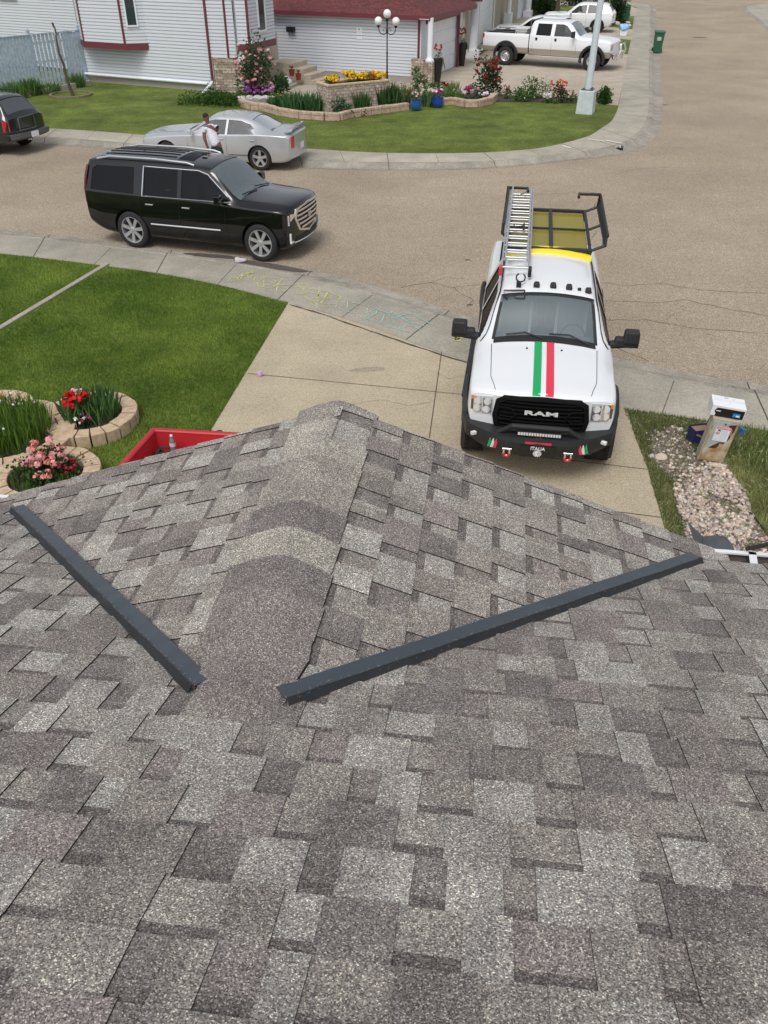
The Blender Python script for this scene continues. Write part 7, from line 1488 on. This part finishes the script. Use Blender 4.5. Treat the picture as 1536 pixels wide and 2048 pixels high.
# ---- beds across the street ----
def edging(label, pts, h=.26, w=.22, group='low block walls of the flower beds'):
    P_ = [G(*q) for q in pts]; D = []
    for a, b in zip(P_, P_[1:]): n = max(1, round((b - a).length / .42)); D += [lerp(a, b, k / n) for k in range(n)]
    D.append(P_[-1]); o0 = P_[0]; t = thing('bed_wall', label, 'garden wall', (o0.x, o0.y, .12), 0, group); rs = random.Random(len(pts))
    for a, b in zip(D, D[1:]):
        dd = b - a; m = MB(); c = (a + b) / 2
        m.box((c.x, c.y, .12 + h * .30), (dd.length - .012, w * .92, h * .6), math.atan2(dd.y, dd.x)); m.box((c.x, c.y, .12 + h * .8 + rs.uniform(-.006, .006)), (dd.length - .014, w, h * .4 - .004), math.atan2(dd.y, dd.x)); m.build('block', 'edging', t, off=(o0.x, o0.y, .12), bevel=.015)
edging('low pinkish block wall in front of the white scalloped planter', [(478, 207), (486, 214), (505, 219), (535, 222)])
edging('long curved pinkish block wall in front of the iris leaves and brick planter', [(530, 222), (560, 231), (600, 237), (650, 241), (680, 241), (700, 235), (760, 227), (816, 220)])
edging('curved pinkish block wall at the right bed below the dark rose bush', [(885, 211), (905, 209), (930, 214), (955, 214), (980, 208), (991, 199)])
def bedsoil(pts, nm): sheet(nm, [G(*q) for q in pts], 'soil', z=.130)
bedsoil([(480, 205), (500, 216), (560, 228), (650, 238), (700, 232), (816, 218), (890, 208), (930, 212), (985, 204), (1050, 204), (1150, 207), (1190, 204), (1225, 207), (1220, 199), (1000, 190), (885, 184), (780, 188), (650, 200), (560, 196), (545, 176), (485, 183)], 'flower_bed_soil')
# brick planter box
pa, pb = G(660, 229), G(752, 216); pd = (pb - pa); pl_ = pd.length; pd.normalize(); pn = Vector((-pd.y, pd.x, 0)); pang = math.atan2(pd.y, pd.x); pcn = (pa + pb) / 2 + pn * .55
pa2 = G(655, 228); t = thing('brick_planter', 'raised brick planter box full of yellow and orange flowers', 'planter', (pcn.x, pcn.y, .12), 0); of = (pcn.x, pcn.y, .12)
dirA = Vector((math.cos(R(22)), math.sin(R(22)), 0)); 
c0_, c1_ = G(658, 229), G(648, 206); dirL = (G(770, 217) - c0_).normalized(); dirS = Vector((-dirL.y, dirL.x, 0)); Lx, Ly, Hh = 2.6, .95, .92
cc = c0_ + dirL * Lx / 2 + dirS * Ly / 2; an = math.atan2(dirL.y, dirL.x)
m = MB()
for dx, dy, sx, sy in ((0, -Ly / 2 + .06, Lx, .12), (0, Ly / 2 - .06, Lx, .12), (-Lx / 2 + .06, 0, .12, Ly - .24), (Lx / 2 - .06, 0, .12, Ly - .24)): p_ = cc + dirL * dx + dirS * dy; m.box((p_.x, p_.y, .12 + Hh / 2), (sx, sy, Hh), an)
m.build('brick_wall', 'brick2', t, off=of)
m = MB()
for dx, dy, sx, sy in ((0, -Ly / 2 + .06, Lx + .05, .17), (0, Ly / 2 - .06, Lx + .05, .17), (-Lx / 2 + .06, 0, .17, Ly - .29), (Lx / 2 - .06, 0, .17, Ly - .29)): p_ = cc + dirL * dx + dirS * dy; m.box((p_.x, p_.y, .12 + Hh + .03), (sx, sy, .06), an)
m.build('capstone', 'paver', t, off=of, bevel=.01)
m = MB(); m.box((cc.x, cc.y, .12 + Hh - .1), (Lx - .25, Ly - .25, .12), an); m.build('soil', 'soil', t, off=of)
def onpl(f, g=0): return cc + dirL * (f * Lx / 2) + dirS * g + V(0, 0, Hh - .06)
for sd_, f, cl_, nm, lb in ((61, -.66, YEL, 'yellow_flowers', 'yellow flowers at the left end of the brick planter'), (62, -.12, YEL, 'yellow_flowers', 'tall bright yellow flowers in the middle of the brick planter'), (63, .26, YEL, 'yellow_flowers', 'yellow flowers between the tall clump and the orange ones in the brick planter'), (64, .52, ORG, 'orange_flowers', 'orange flowers near the right end of the brick planter'), (65, .86, YEL, 'yellow_flowers', 'yellow flowers at the right end of the brick planter')):
    plant(sd_, nm, lb, 'flowers', 0, 0, 'bush', .30, .30 if sd_ != 62 else .42, 200, GREEN, [(cl_, 34, .075, .5, 1.05)], at=onpl(f), group='flower clumps in the brick planter')
# irises and shrubs in the bed
for k, (px, py, r, h) in enumerate(((556, 217, .35, .45), (580, 222, .42, .62), (603, 225, .42, .72), (625, 226, .38, .66))):
    plant(70 + k, 'iris_clump', ['short green leaves at the left end of the iris row', 'second iris clump of the row left of the brick planter', 'tallest iris clump in the row left of the brick planter', 'iris clump touching the left side of the brick planter'][k], 'plant', px, py, 'tuft' if k else 'tuft+bush', r, h, 260, (.06, .15, .05), W=.035, group='iris clumps left of the brick planter')
plant(75, 'dark_shrub', 'dark leafy shrub in front of the brick planter', 'shrub', 690, 232, 'bush', .5, .42, 420, BGREEN, L=.09, W=.06); plant(76, 'grass_clump', 'upright green grass clump against the brick planter front', 'plant', 724, 224, 'tuft', .28, .72, 300, (.05, .13, .03), W=.02)
plant(77, 'dark_iris', 'dark green broad leaves at the right end of the brick planter below the lamp', 'plant', 775, 216, 'tuft+bush', .42, .85, 360, (.045, .11, .035), W=.05)
plant(78, 'airy_weeds', 'airy pale green plants with a few red blooms right of the lamp', 'plant', 805, 212, 'tuft+bush', .45, .75, 260, (.12, .19, .07), [(ORG, 5, .04, .5, .9)], W=.02, L=.05, W_=None) if False else plant(78, 'airy_plants', 'airy pale green plants with a few red blooms right of the lamp', 'plant', 808, 212, 'tuft+bush', .42, .75, 260, (.12, .19, .07), [(ORG, 5, .04, .5, .9)], W=.02)
plant(79, 'hollyhock', 'tall pale green leafy plant behind the left blue pot', 'plant', 838, 200, 'bush', .38, .85, 300, (.11, .19, .07), L=.09, W=.07); plant(80, 'leafy_plant', 'pale green leaves between the two blue pots', 'plant', 858, 212, 'bush+tuft', .34, .5, 240, (.12, .2, .08), L=.08, W=.05)
plant(81, 'bright_shrub', 'rounded bright green shrub right of the second blue pot', 'shrub', 902, 203, 'bush+tuft', .42, .42, 460, (.11, .20, .03), W=.02, L=.05); plant(82, 'spiky_grass', 'pale spiky grass behind the bright green shrub', 'plant', 905, 188, 'tuft', .26, .5, 160, (.20, .24, .09), W=.02)
plant(83, 'green_shrub', 'mid green shrub behind the second blue pot', 'shrub', 880, 190, 'bush', .4, .4, 260, GREEN, [(DRED, 8, .06, .9, 1.2)])
plant(84, 'white_petunias', 'white and pale pink petunias left of the dark rose bush', 'flowers', 918, 200, 'bush', .3, .3, 200, BGREEN, [(WHITE_, 22, .055, .7, 1.2), ((.7, .45, .6), 8, .05, .7, 1.1)]); plant(85, 'magenta_flowers', 'magenta flower mound left of the dark rose bush', 'flowers', 943, 199, 'bush', .3, .42, 200, BGREEN, [(MAG, 22, .06, .7, 1.1), ((.6, .3, .5), 8, .05, .6, 1.1)])
plant(86, 'grey_shrub', 'grey green low shrub inside the right block wall', 'shrub', 935, 208, 'bush', .5, .28, 360, (.08, .12, .08)); plant(87, 'white_petunias', 'white petunias at the right end of the curved block wall', 'flowers', 970, 203, 'bush', .28, .26, 200, BGREEN, [(WHITE_, 24, .05, .7, 1.2), ((.75, .4, .5), 6, .05, .7, 1.1)])
plant(88, 'dark_rose_bush', 'tall rose bush with dark red blooms and bronze leaves', 'shrub', 975, 190, 'bush', .62, 1.15, 1100, (.05, .085, .035), [(DRED, 26, .08, .75, 1.15), ((.42, .02, .02), 10, .08, .4, .9), ((.20, .10, .05), 20, .06, .9, 1.2)], L=.08, W=.06)
plant(89, 'pink_spire', 'small dusky pink flower spire right of the dark rose bush', 'flowers', 1012, 198, 'bush', .16, .4, 120, GREEN, [((.55, .2, .22), 9, .05, .7, 1.3)]); plant(90, 'white_flower_shrub', 'leafy shrub dotted with small white flowers', 'shrub', 1042, 202, 'bush', .55, .5, 700, GREEN, [(WHITE_, 26, .035, .3, 1.1)])
plant(91, 'tall_shrub', 'taller light green shrub with white blossom beside the far driveway', 'shrub', 1070, 197, 'bush', .5, .72, 620, (.09, .16, .04), [(WHITE_, 12, .03, .3, 1.0), ((.7, .65, .4), 10, .04, .8, 1.2)]); plant(92, 'white_flowers', 'white flower clump left of the orange rose bush', 'flowers', 1098, 205, 'bush', .24, .26, 150, GREEN, [(WHITE_, 20, .05, .6, 1.2)])
plant(93, 'orange_rose_bush', 'dark leaved bush topped with orange red roses', 'shrub', 1118, 205, 'bush', .42, .66, 480, (.05, .08, .035), [((.85, .12, .04), 11, .07, .85, 1.15), ((.3, .05, .05), 14, .05, .4, .9)]); plant(94, 'pink_rose_sprig', 'small dusky red rose sprig left of the light pole base', 'flowers', 1143, 205, 'bush', .18, .36, 120, GREEN, [((.5, .1, .14), 9, .05, .6, 1.2)])
plant(95, 'round_conifer', 'small rounded dark green conifer right of the light pole', 'shrub', 1207, 207, 'bush', .24, .46, 2400, (.05, .12, .02), L=.05, W=.04); plant(96, 'bronze_plant', 'narrow bronze plant hugging the light pole base', 'plant', 1190, 207, 'bush', .14, .55, 160, (.13, .10, .06))
plant(97, 'low_hedge', 'low dark green spreading shrub in front of the brick pillars', 'shrub', 425, 207, 'bush', .95, .34, 3000, (.05, .12, .02), L=.06, W=.04); plant(98, 'low_hedge', 'dark green spreading shrub beside the white scalloped planter', 'shrub', 462, 209, 'bush', .55, .34, 1700, (.05, .12, .02), L=.06, W=.04)
# climbing rose in front of the porch
plant(99, 'climbing_rose', 'tall climbing rose covered in pink blooms before the porch', 'shrub', 517, 196, 'bush', .80, 1.55, 1500, (.055, .10, .04), [(PINK, 62, .085, .35, 1.15), (WHITE_, 8, .06, .5, 1.4), ((.9, .55, .5), 20, .08, .3, 1.0)], L=.09, W=.06)
plant(100, 'purple_petunias', 'violet petunias left in the white scalloped planter', 'flowers', 506, 200, 'bush', .30, .5, 240, GREEN, [((.52, .12, .55), 26, .075, .5, 1.0), ((.2, .02, .10), 12, .07, .8, 1.3)]); plant(101, 'lilac_petunias', 'lilac petunias right in the white scalloped planter', 'flowers', 538, 200, 'bush', .30, .5, 240, GREEN, [((.62, .32, .58), 28, .075, .5, 1.1)])
plant(102, 'orange_marigolds', 'small orange and yellow marigolds right of the white scalloped planter', 'flowers', 553, 208, 'bush', .28, .3, 240, GREEN, [(YEL, 8, .05, .6, 1.1), (ORG, 8, .05, .6, 1.1), (WHITE_, 4, .04, .6, 1.1)]); plant(103, 'broad_leaf_plant', 'broad leaved green plant between the climbing rose and patio', 'plant', 560, 192, 'bush', .42, .8, 460, (.09, .17, .06), L=.12, W=.08)
sc_ = G(514, 211); m = MB(); rows = []
for z, r_ in ((0, .38), (.18, .48), (.22, .5), (.22, .44), (.1, .40)): rows.append([Vector((math.cos(a) * r_ * 1.5, math.sin(a) * r_ * .7, z + (.05 * abs(math.sin(a * 7)) if z > .15 else 0))) for a in [k / 56 * 6.283 for k in range(56)]])
m.grid(rows, close=True); o = m.build('scalloped_planter', 'rockg', None, smooth=50); o.location = sc_ + V(0, 0, .05); tag(o, 'low oval white planter with a scalloped rim under the climbing rose', 'planter')
# blue pots, tall black pots, red pots
def pot(name, label, px, py, prof, m_, fl, seed, group, leafc=GREEN, n=120, r=.2, h=.25, z=.12, trail=False, at=None):
    c = at if at is not None else G(px, py, z); t = thing(name, label, 'flower pot', c, 0, group); mb = MB(); mb.lathe(prof, n=24, cap=False); mb.lathe([(prof[0][0], prof[0][1]), (.01, prof[0][1] + .001)], n=24, cap=False); mb.build('pot', m_, t, smooth=50)
    rt = max(p_[1] for p_ in prof); mb = MB(); mb.lathe([(prof[-2][0] * .9, rt - .04), (.01, rt - .02)], n=20, cap=False); mb.build('soil', 'soil', t)
    p = PL(seed); p.bush(V(0, 0, rt - .03), r, h, n, leafc, .07, .04); 
    if trail:
        for _ in range(60): a = p.r.uniform(-.6, .9); b = Vector((math.cos(a) * prof[-2][0] * 1.1, math.sin(a) * prof[-2][0] * 1.1, rt + .05)); p.leaf(b, (math.cos(a) * .3, math.sin(a) * .3, -1), p.r.uniform(.2, .5), .03, (.2, .28, .12), bend=.1)
    for fc, k, br, z0, z1 in fl:
        for _ in range(k): a = p.r.uniform(0, 6.283); q_ = r * p.r.random() ** .5; p.bloom(V(math.cos(a) * q_, math.sin(a) * q_, rt + p.r.uniform(z0, z1) * h), br, fc)
    p.lv.build('foliage', 'leaf', t, uv=False); p.pv.build('flowers', 'petal', t, uv=False); return t
M['blueglaze'] = mat('cobalt_glaze', (.01, .05, .35), .12, coat=1.0); M['tealglaze'] = mat('teal_blue_glaze', (.01, .10, .30), .12, coat=1.0); M['terr'] = mat('red_pot', (.22, .03, .02), .5)
bowl = [(.13, 0), (.2, .08), (.235, .22), (.21, .34), (.225, .38), (.19, .37)]
pot('blue_pot', 'teal blue glazed pot with pale pink flowers, left of the two blue pots', 832, 221, bowl, 'tealglaze', [(PINK, 8, .05, .5, 1.2), (WHITE_, 4, .05, .5, 1.2)], 1, 'blue glazed pots', n=90)
pot('blue_pot', 'cobalt blue glazed pot with crimson flowers beside the bright green shrub', 875, 215, bowl, 'blueglaze', [(MAG, 14, .06, .4, 1.1), (WHITE_, 7, .06, .4, 1.1)], 2, 'blue glazed pots', leafc=(.15, .2, .22), n=110)
tall = [(.13, 0), (.17, .35), (.215, .8), (.225, .98), (.20, 1.0), (.18, .96)]
pot('tall_black_pot', 'tall black pot with red flowers by the nearer garage pillar', 874, 168, tall, 'black', [((.55, .05, .08), 12, .06, .8, 1.7), (PINK, 5, .05, .8, 1.5)], 3, 'tall black pots', h=.32, r=.17, trail=True)
pot('tall_black_pot', 'tall black pot with dusky red flowers beyond the garage door', 923, 132, tall, 'black', [((.40, .12, .12), 16, .06, .8, 1.7)], 4, 'tall black pots', h=.36, r=.2, trail=True)
cone = [(.09, 0), (.13, .22), (.14, .25), (.12, .24)]
sp_ = WP(584, 143, G(560, 176), G(628, 166)); 
pot('red_pot', 'small red pot on the upper entry step', 584, 150, cone, 'terr', [((.3, .03, .02), 5, .05, .3, .8)], 5, 'red pots on the entry steps', n=20, r=.08, h=.16, at=G(584, 152, .50))
pot('red_pot', 'small red pot on the lower entry step', 598, 160, cone, 'terr', [((.3, .03, .02), 5, .05, .3, .8)], 6, 'red pots on the entry steps', n=20, r=.08, h=.16, at=G(597, 160, .34))
for k, (px, py, r_) in enumerate(((572, 166, .15), (583, 157, .16), (579, 169, .12), (588, 164, .13))):
    m = MB(); m.ball((0, 0, r_ * .9), r_, 12, 8); 
    for a in range(5): m.ball((math.cos(a * 1.26) * r_ * .8, math.sin(a * 1.26) * r_ * .8, r_ * 1.2), r_ * .28, 6, 4, mi=1 if a % 2 else 0)
    o = m.build('white_ornament', ['white', 'black'], None, smooth=50); o.location = G(px, py, .16); tag(o, ['white round garden ornament, leftmost by the steps', 'largest white round garden ornament, rearmost by the steps', 'smallest white garden ornament, nearest of those by the steps', 'white garden ornament right of the others by the steps'][k], 'ornament', 'white ornaments by the steps')
m = MB(); g0, g1 = G(568, 183), G(604, 166); dd = (g1 - g0); m.box(((g0 + g1) / 2) + V(0, 0, .06), (dd.length, .14, .14), math.atan2(dd.y, dd.x)); o = m.build('patio_kerb', 'found', None, bevel=.02); tag(o, 'grey kerb stone along the left side of the patio', 'kerb')
# ---- farther street: shrubs, trees, box, rocks ----
def big_shrub(seed, name, label, px, py, r, h, n, col, trunk=True, cat='tree', at=None, L=.16, W=.11):
    c = at if at is not None else G(px, py); t = thing(name, label, cat, c); p = PL(seed); p.bush(V(0, 0, .1), r, h, n, col, L, W); p.lv.build('crown', 'leaf', t, uv=False)
    m = MB()
    for k in range(3): a = k * 2.1; m.tube([(0, 0, 0), (math.cos(a) * .05, math.sin(a) * .05, h * .4), (math.cos(a) * r * .3, math.sin(a) * r * .3, h * .8)], [.06, .045, .02], 6)
    m.build('trunk', 'bark', t); return t
big_shrub(110, 'cedar', 'upright dark cedar beside the green utility cabinet', 1229, 50, .62, 1.7, 2600, (.03, .06, .02)); big_shrub(111, 'dark_shrub', 'broad dark yew shrub behind the white crossover bonnet', 1092, 30, 1.0, 1.1, 2600, (.035, .065, .02), cat='shrub'); big_shrub(112, 'dark_shrub', 'dark evergreen behind the trunk of the street tree', 1150, 12, .9, 1.4, 2200, (.03, .055, .02), cat='shrub')
big_shrub(113, 'dark_shrub', 'dark hedge beside the white garage pillars at the top', 1068, 18, .9, 1.2, 2200, (.02, .04, .018), cat='shrub'); big_shrub(114, 'dark_shrub', 'dark shrub at the top edge left of the cedar', 1195, 4, .8, 1.1, 1800, (.03, .05, .02), cat='shrub')
tt = G(1112, 42); t = thing('street_tree', 'slim street tree whose trunk rises behind the pickup and crossover', 'tree', tt); m = MB(); m.tube([(0, 0, 0), (.03, .02, 1.5), (.12, 0, 3.2), (.1, .05, 5)], [.17, .14, .13, .10], 10)
for a in range(5): m.tube([(.1, 0, 3.4 + a * .25), (.1 + math.cos(a * 1.3) * .9, math.sin(a * 1.3) * .9, 4.6 + a * .2)], [.05, .02], 6)
m.build('trunk', 'bark', t, smooth=50); p = PL(115); p.bush(V(.1, 0, 4.2), 1.6, 1.6, 3000, (.05, .10, .03), .16, .11); p.lv.build('crown', 'leaf', t, uv=False)
ub_ = G(1243, 45); m = MB(); m.box((0, 0, .5), (.95, .75, 1.0)); m.box((0, 0, 1.03), (1.02, .82, .08), taper=.92); o = m.build('utility_cabinet', 'bing', None, bevel=.03); o.location = ub_; o.rotation_euler = (0, 0, R(-20)); tag(o, 'dark green ground mounted utility cabinet beside the far pavement', 'utility box')
rock('pale boulder at the foot of the cedar', 1234, 51, .30, 12, 'rockm'); rock('grey boulder right of the pale one by the green cabinet', 1252, 50, .26, 13, 'rockg'); rock('small stone at the verge beside the boulders', 1259, 52, .12, 14, 'rockg')
ty = G(1245, 72); t = thing('tied_bag', 'blue bag in a white tub set out on the far driveway', 'bag', ty); m = MB(); m.box((0, 0, .18), (.42, .36, .34), taper=1.08); m.build('tub', 'white', t, bevel=.03); o = crumple('bag', None, None, (0.02, 0, .28), (.30, .26, .20), 'cbluel' if False else 'bluebag' if 'bluebag' in M else 'galv', 7, 9); o.parent = t
M['bluebag'] = mat('blue_plastic_bag', (.20, .42, .75), .4, c2=(.35, .55, .85), vscale=8); o.data.materials.clear(); o.data.materials.append(M['bluebag'])
# ---- person leaning at the sedan window ----
def skin(name, chains, m, parent, sub=2, smooth=True):
    """chains: list of [(x,y,z,r),...]; chains beginning at the same point are joined there"""
    vs = []; es = []; rad = []; idx = {}
    for ch in chains:
        prev = None
        for x, y, z, r in ch:
            k = (round(x, 4), round(y, 4), round(z, 4))
            if k not in idx: idx[k] = len(vs); vs.append((x, y, z)); rad.append(r)
            i = idx[k]
            if prev is not None and i != prev: es.append((prev, i))
            prev = i
    me = bpy.data.meshes.new(name); me.from_pydata(vs, es, []); o = bpy.data.objects.new(name, me); COL.objects.link(o)
    md = o.modifiers.new('skin', 'SKIN'); md.branch_smoothing = .6; me.skin_vertices.new() if not me.skin_vertices else None
    for i, r in enumerate(rad):
        rr_ = r if isinstance(r, tuple) else (r, r); me.skin_vertices[0].data[i].radius = rr_; me.skin_vertices[0].data[i].use_root = (i == 0)
    s2 = o.modifiers.new('sub', 'SUBSURF'); s2.levels = s2.render_levels = sub; bpy.context.view_layer.update(); dg = bpy.context.evaluated_depsgraph_get(); me2 = bpy.data.meshes.new_from_object(o.evaluated_get(dg)); bpy.data.objects.remove(o)
    me2.name = name; me2.materials.clear(); me2.materials.append(M[m]); me2.polygons.foreach_set('use_smooth', [True] * len(me2.polygons)); r = bpy.data.objects.new(name, me2); COL.objects.link(r); r.parent = parent; return r
M['skin'] = mat('brown_skin', (.16, .07, .045), .5); M['shirt'] = mat('white_patterned_shirt', (.74, .74, .80), .8, c2=(.55, .55, .66), vscale=22); M['jeans'] = mat('dark_trousers', (.018, .020, .024), .85); M['shoe'] = mat('dark_shoe', (.02, .02, .02), .6)
def person():
    # local: +y toward the car (away from us), x along the car toward its front (picture left is -x)
    base = G(410, 238, 1.60) + Vector((.26, -.16, -1.68)); t = thing('person', 'person in a white patterned T shirt and dark trousers leaning at the silver car window', 'person', (base.x, base.y, 0), R(-13.5))
    hip = (0, 0, .93); hd = (-.30, .16, 1.50)
    legs = []
    for s in (-1, 1): legs.append([(0, 0, .95, .13), (s * .09, 0, .90, .10), (s * .11, .03, .50, .066), (s * .11, -.03, .10, .045), (s * .12, .03, .05, .042), (s * .12, .13, .035, .035)])
    spine = [(0, 0, .95, .13), (-.06, .04, 1.10, (.14, .11)), (-.14, .10, 1.28, (.16, .12)), (-.20, .13, 1.40, (.12, .09)), (-.235, .14, 1.47, .052), (-.27, .16, 1.54, .055), (-.29, .17, 1.60, (.085, .10)), (-.30, .17, 1.68, (.075, .09)), (-.30, .17, 1.73, .05)]
    armL = [(-.20, .13, 1.40, .10), (-.33, .03, 1.36, .062), (-.30, -.05, 1.12, .045), (-.23, -.06, .90, .034), (-.21, -.05, .83, .032)]; armR = [(-.20, .13, 1.40, .10), (-.07, .27, 1.38, .06), (-.10, .40, 1.18, .045), (-.24, .50, 1.16, .034), (-.29, .52, 1.16, .03)]
    fing = []
    for k, (dx, dz, ln) in enumerate(((-.022, -.03, .055), (-.008, -.035, .065), (.006, -.035, .06), (.018, -.03, .048))): fing.append([(-.21, -.05, .83, .032), (-.21 + dx, -.055, .80, .012), (-.21 + dx * 1.1, -.05, .80 - ln * .6, .010), (-.21 + dx, -.035, .80 - ln, .008)])
    fing.append([(-.21, -.05, .83, .032), (-.238, -.04, .815, .011), (-.245, -.03, .79, .009)])
    b = skin('body', [spine, legs[0], legs[1], armL, armR] + fing, 'skin', t)
    # ears, nose, hair line
    m = MB(); m.ball((-.37, .19, 1.635), .02, 8, 6, (.6, 1, 1.3)); m.ball((-.225, .16, 1.635), .02, 8, 6, (.6, 1, 1.3)); m.build('ears', 'skin', b, smooth=60)
    m = MB(); m.ball((-.30, .265, 1.62), .018, 8, 6, (.8, 1.2, 1)); m.build('nose', 'skin', b, smooth=60)
    M['hairm'] = mat('cropped_black_hair', (.015, .012, .011), .8)
    m = MB(); m.ball((-.298, .165, 1.675), .088, 16, 10, (.92, 1.0, .72)); h = m.build('hair', 'hairm', b, smooth=60)
    skin('shirt', [[(.02, 0, .90, (.165, .15)), (-.06, .04, 1.10, (.16, .13)), (-.14, .10, 1.28, (.175, .135)), (-.19, .12, 1.40, (.14, .11)), (-.225, .135, 1.455, .07)], [(-.19, .12, 1.40, (.14, .11)), (-.33, .03, 1.37, .082), (-.325, -.01, 1.24, .070)], [(-.19, .12, 1.40, (.14, .11)), (-.07, .27, 1.39, .08), (-.08, .34, 1.28, .068)]], 'shirt', t)
    skin('trousers', [[(-.02, 0, 1.04, (.145, .125)), (0, 0, .93, (.15, .14)), (-.10, 0, .84, .105), (-.115, .03, .50, .082), (-.115, -.02, .10, .068)], [(0, 0, .93, (.15, .14)), (.10, 0, .84, .105), (.115, .03, .50, .082), (.115, -.02, .10, .068)]], 'jeans', t)
    for s in (-1, 1): m = MB(); m.ball((s * .12, .05, .045), .075, 12, 8, (.62, 1.7, .62)); m.build('shoe', 'shoe', t, smooth=60)
    m = MB(); m.tube([(-.232 + math.cos(a) * .037, -.06 + math.sin(a) * .037, .885) for a in [k / 12 * 6.283 for k in range(12)]], .008, 6, closed=True); m.build('wristwatch', 'white', t, smooth=60)
person()
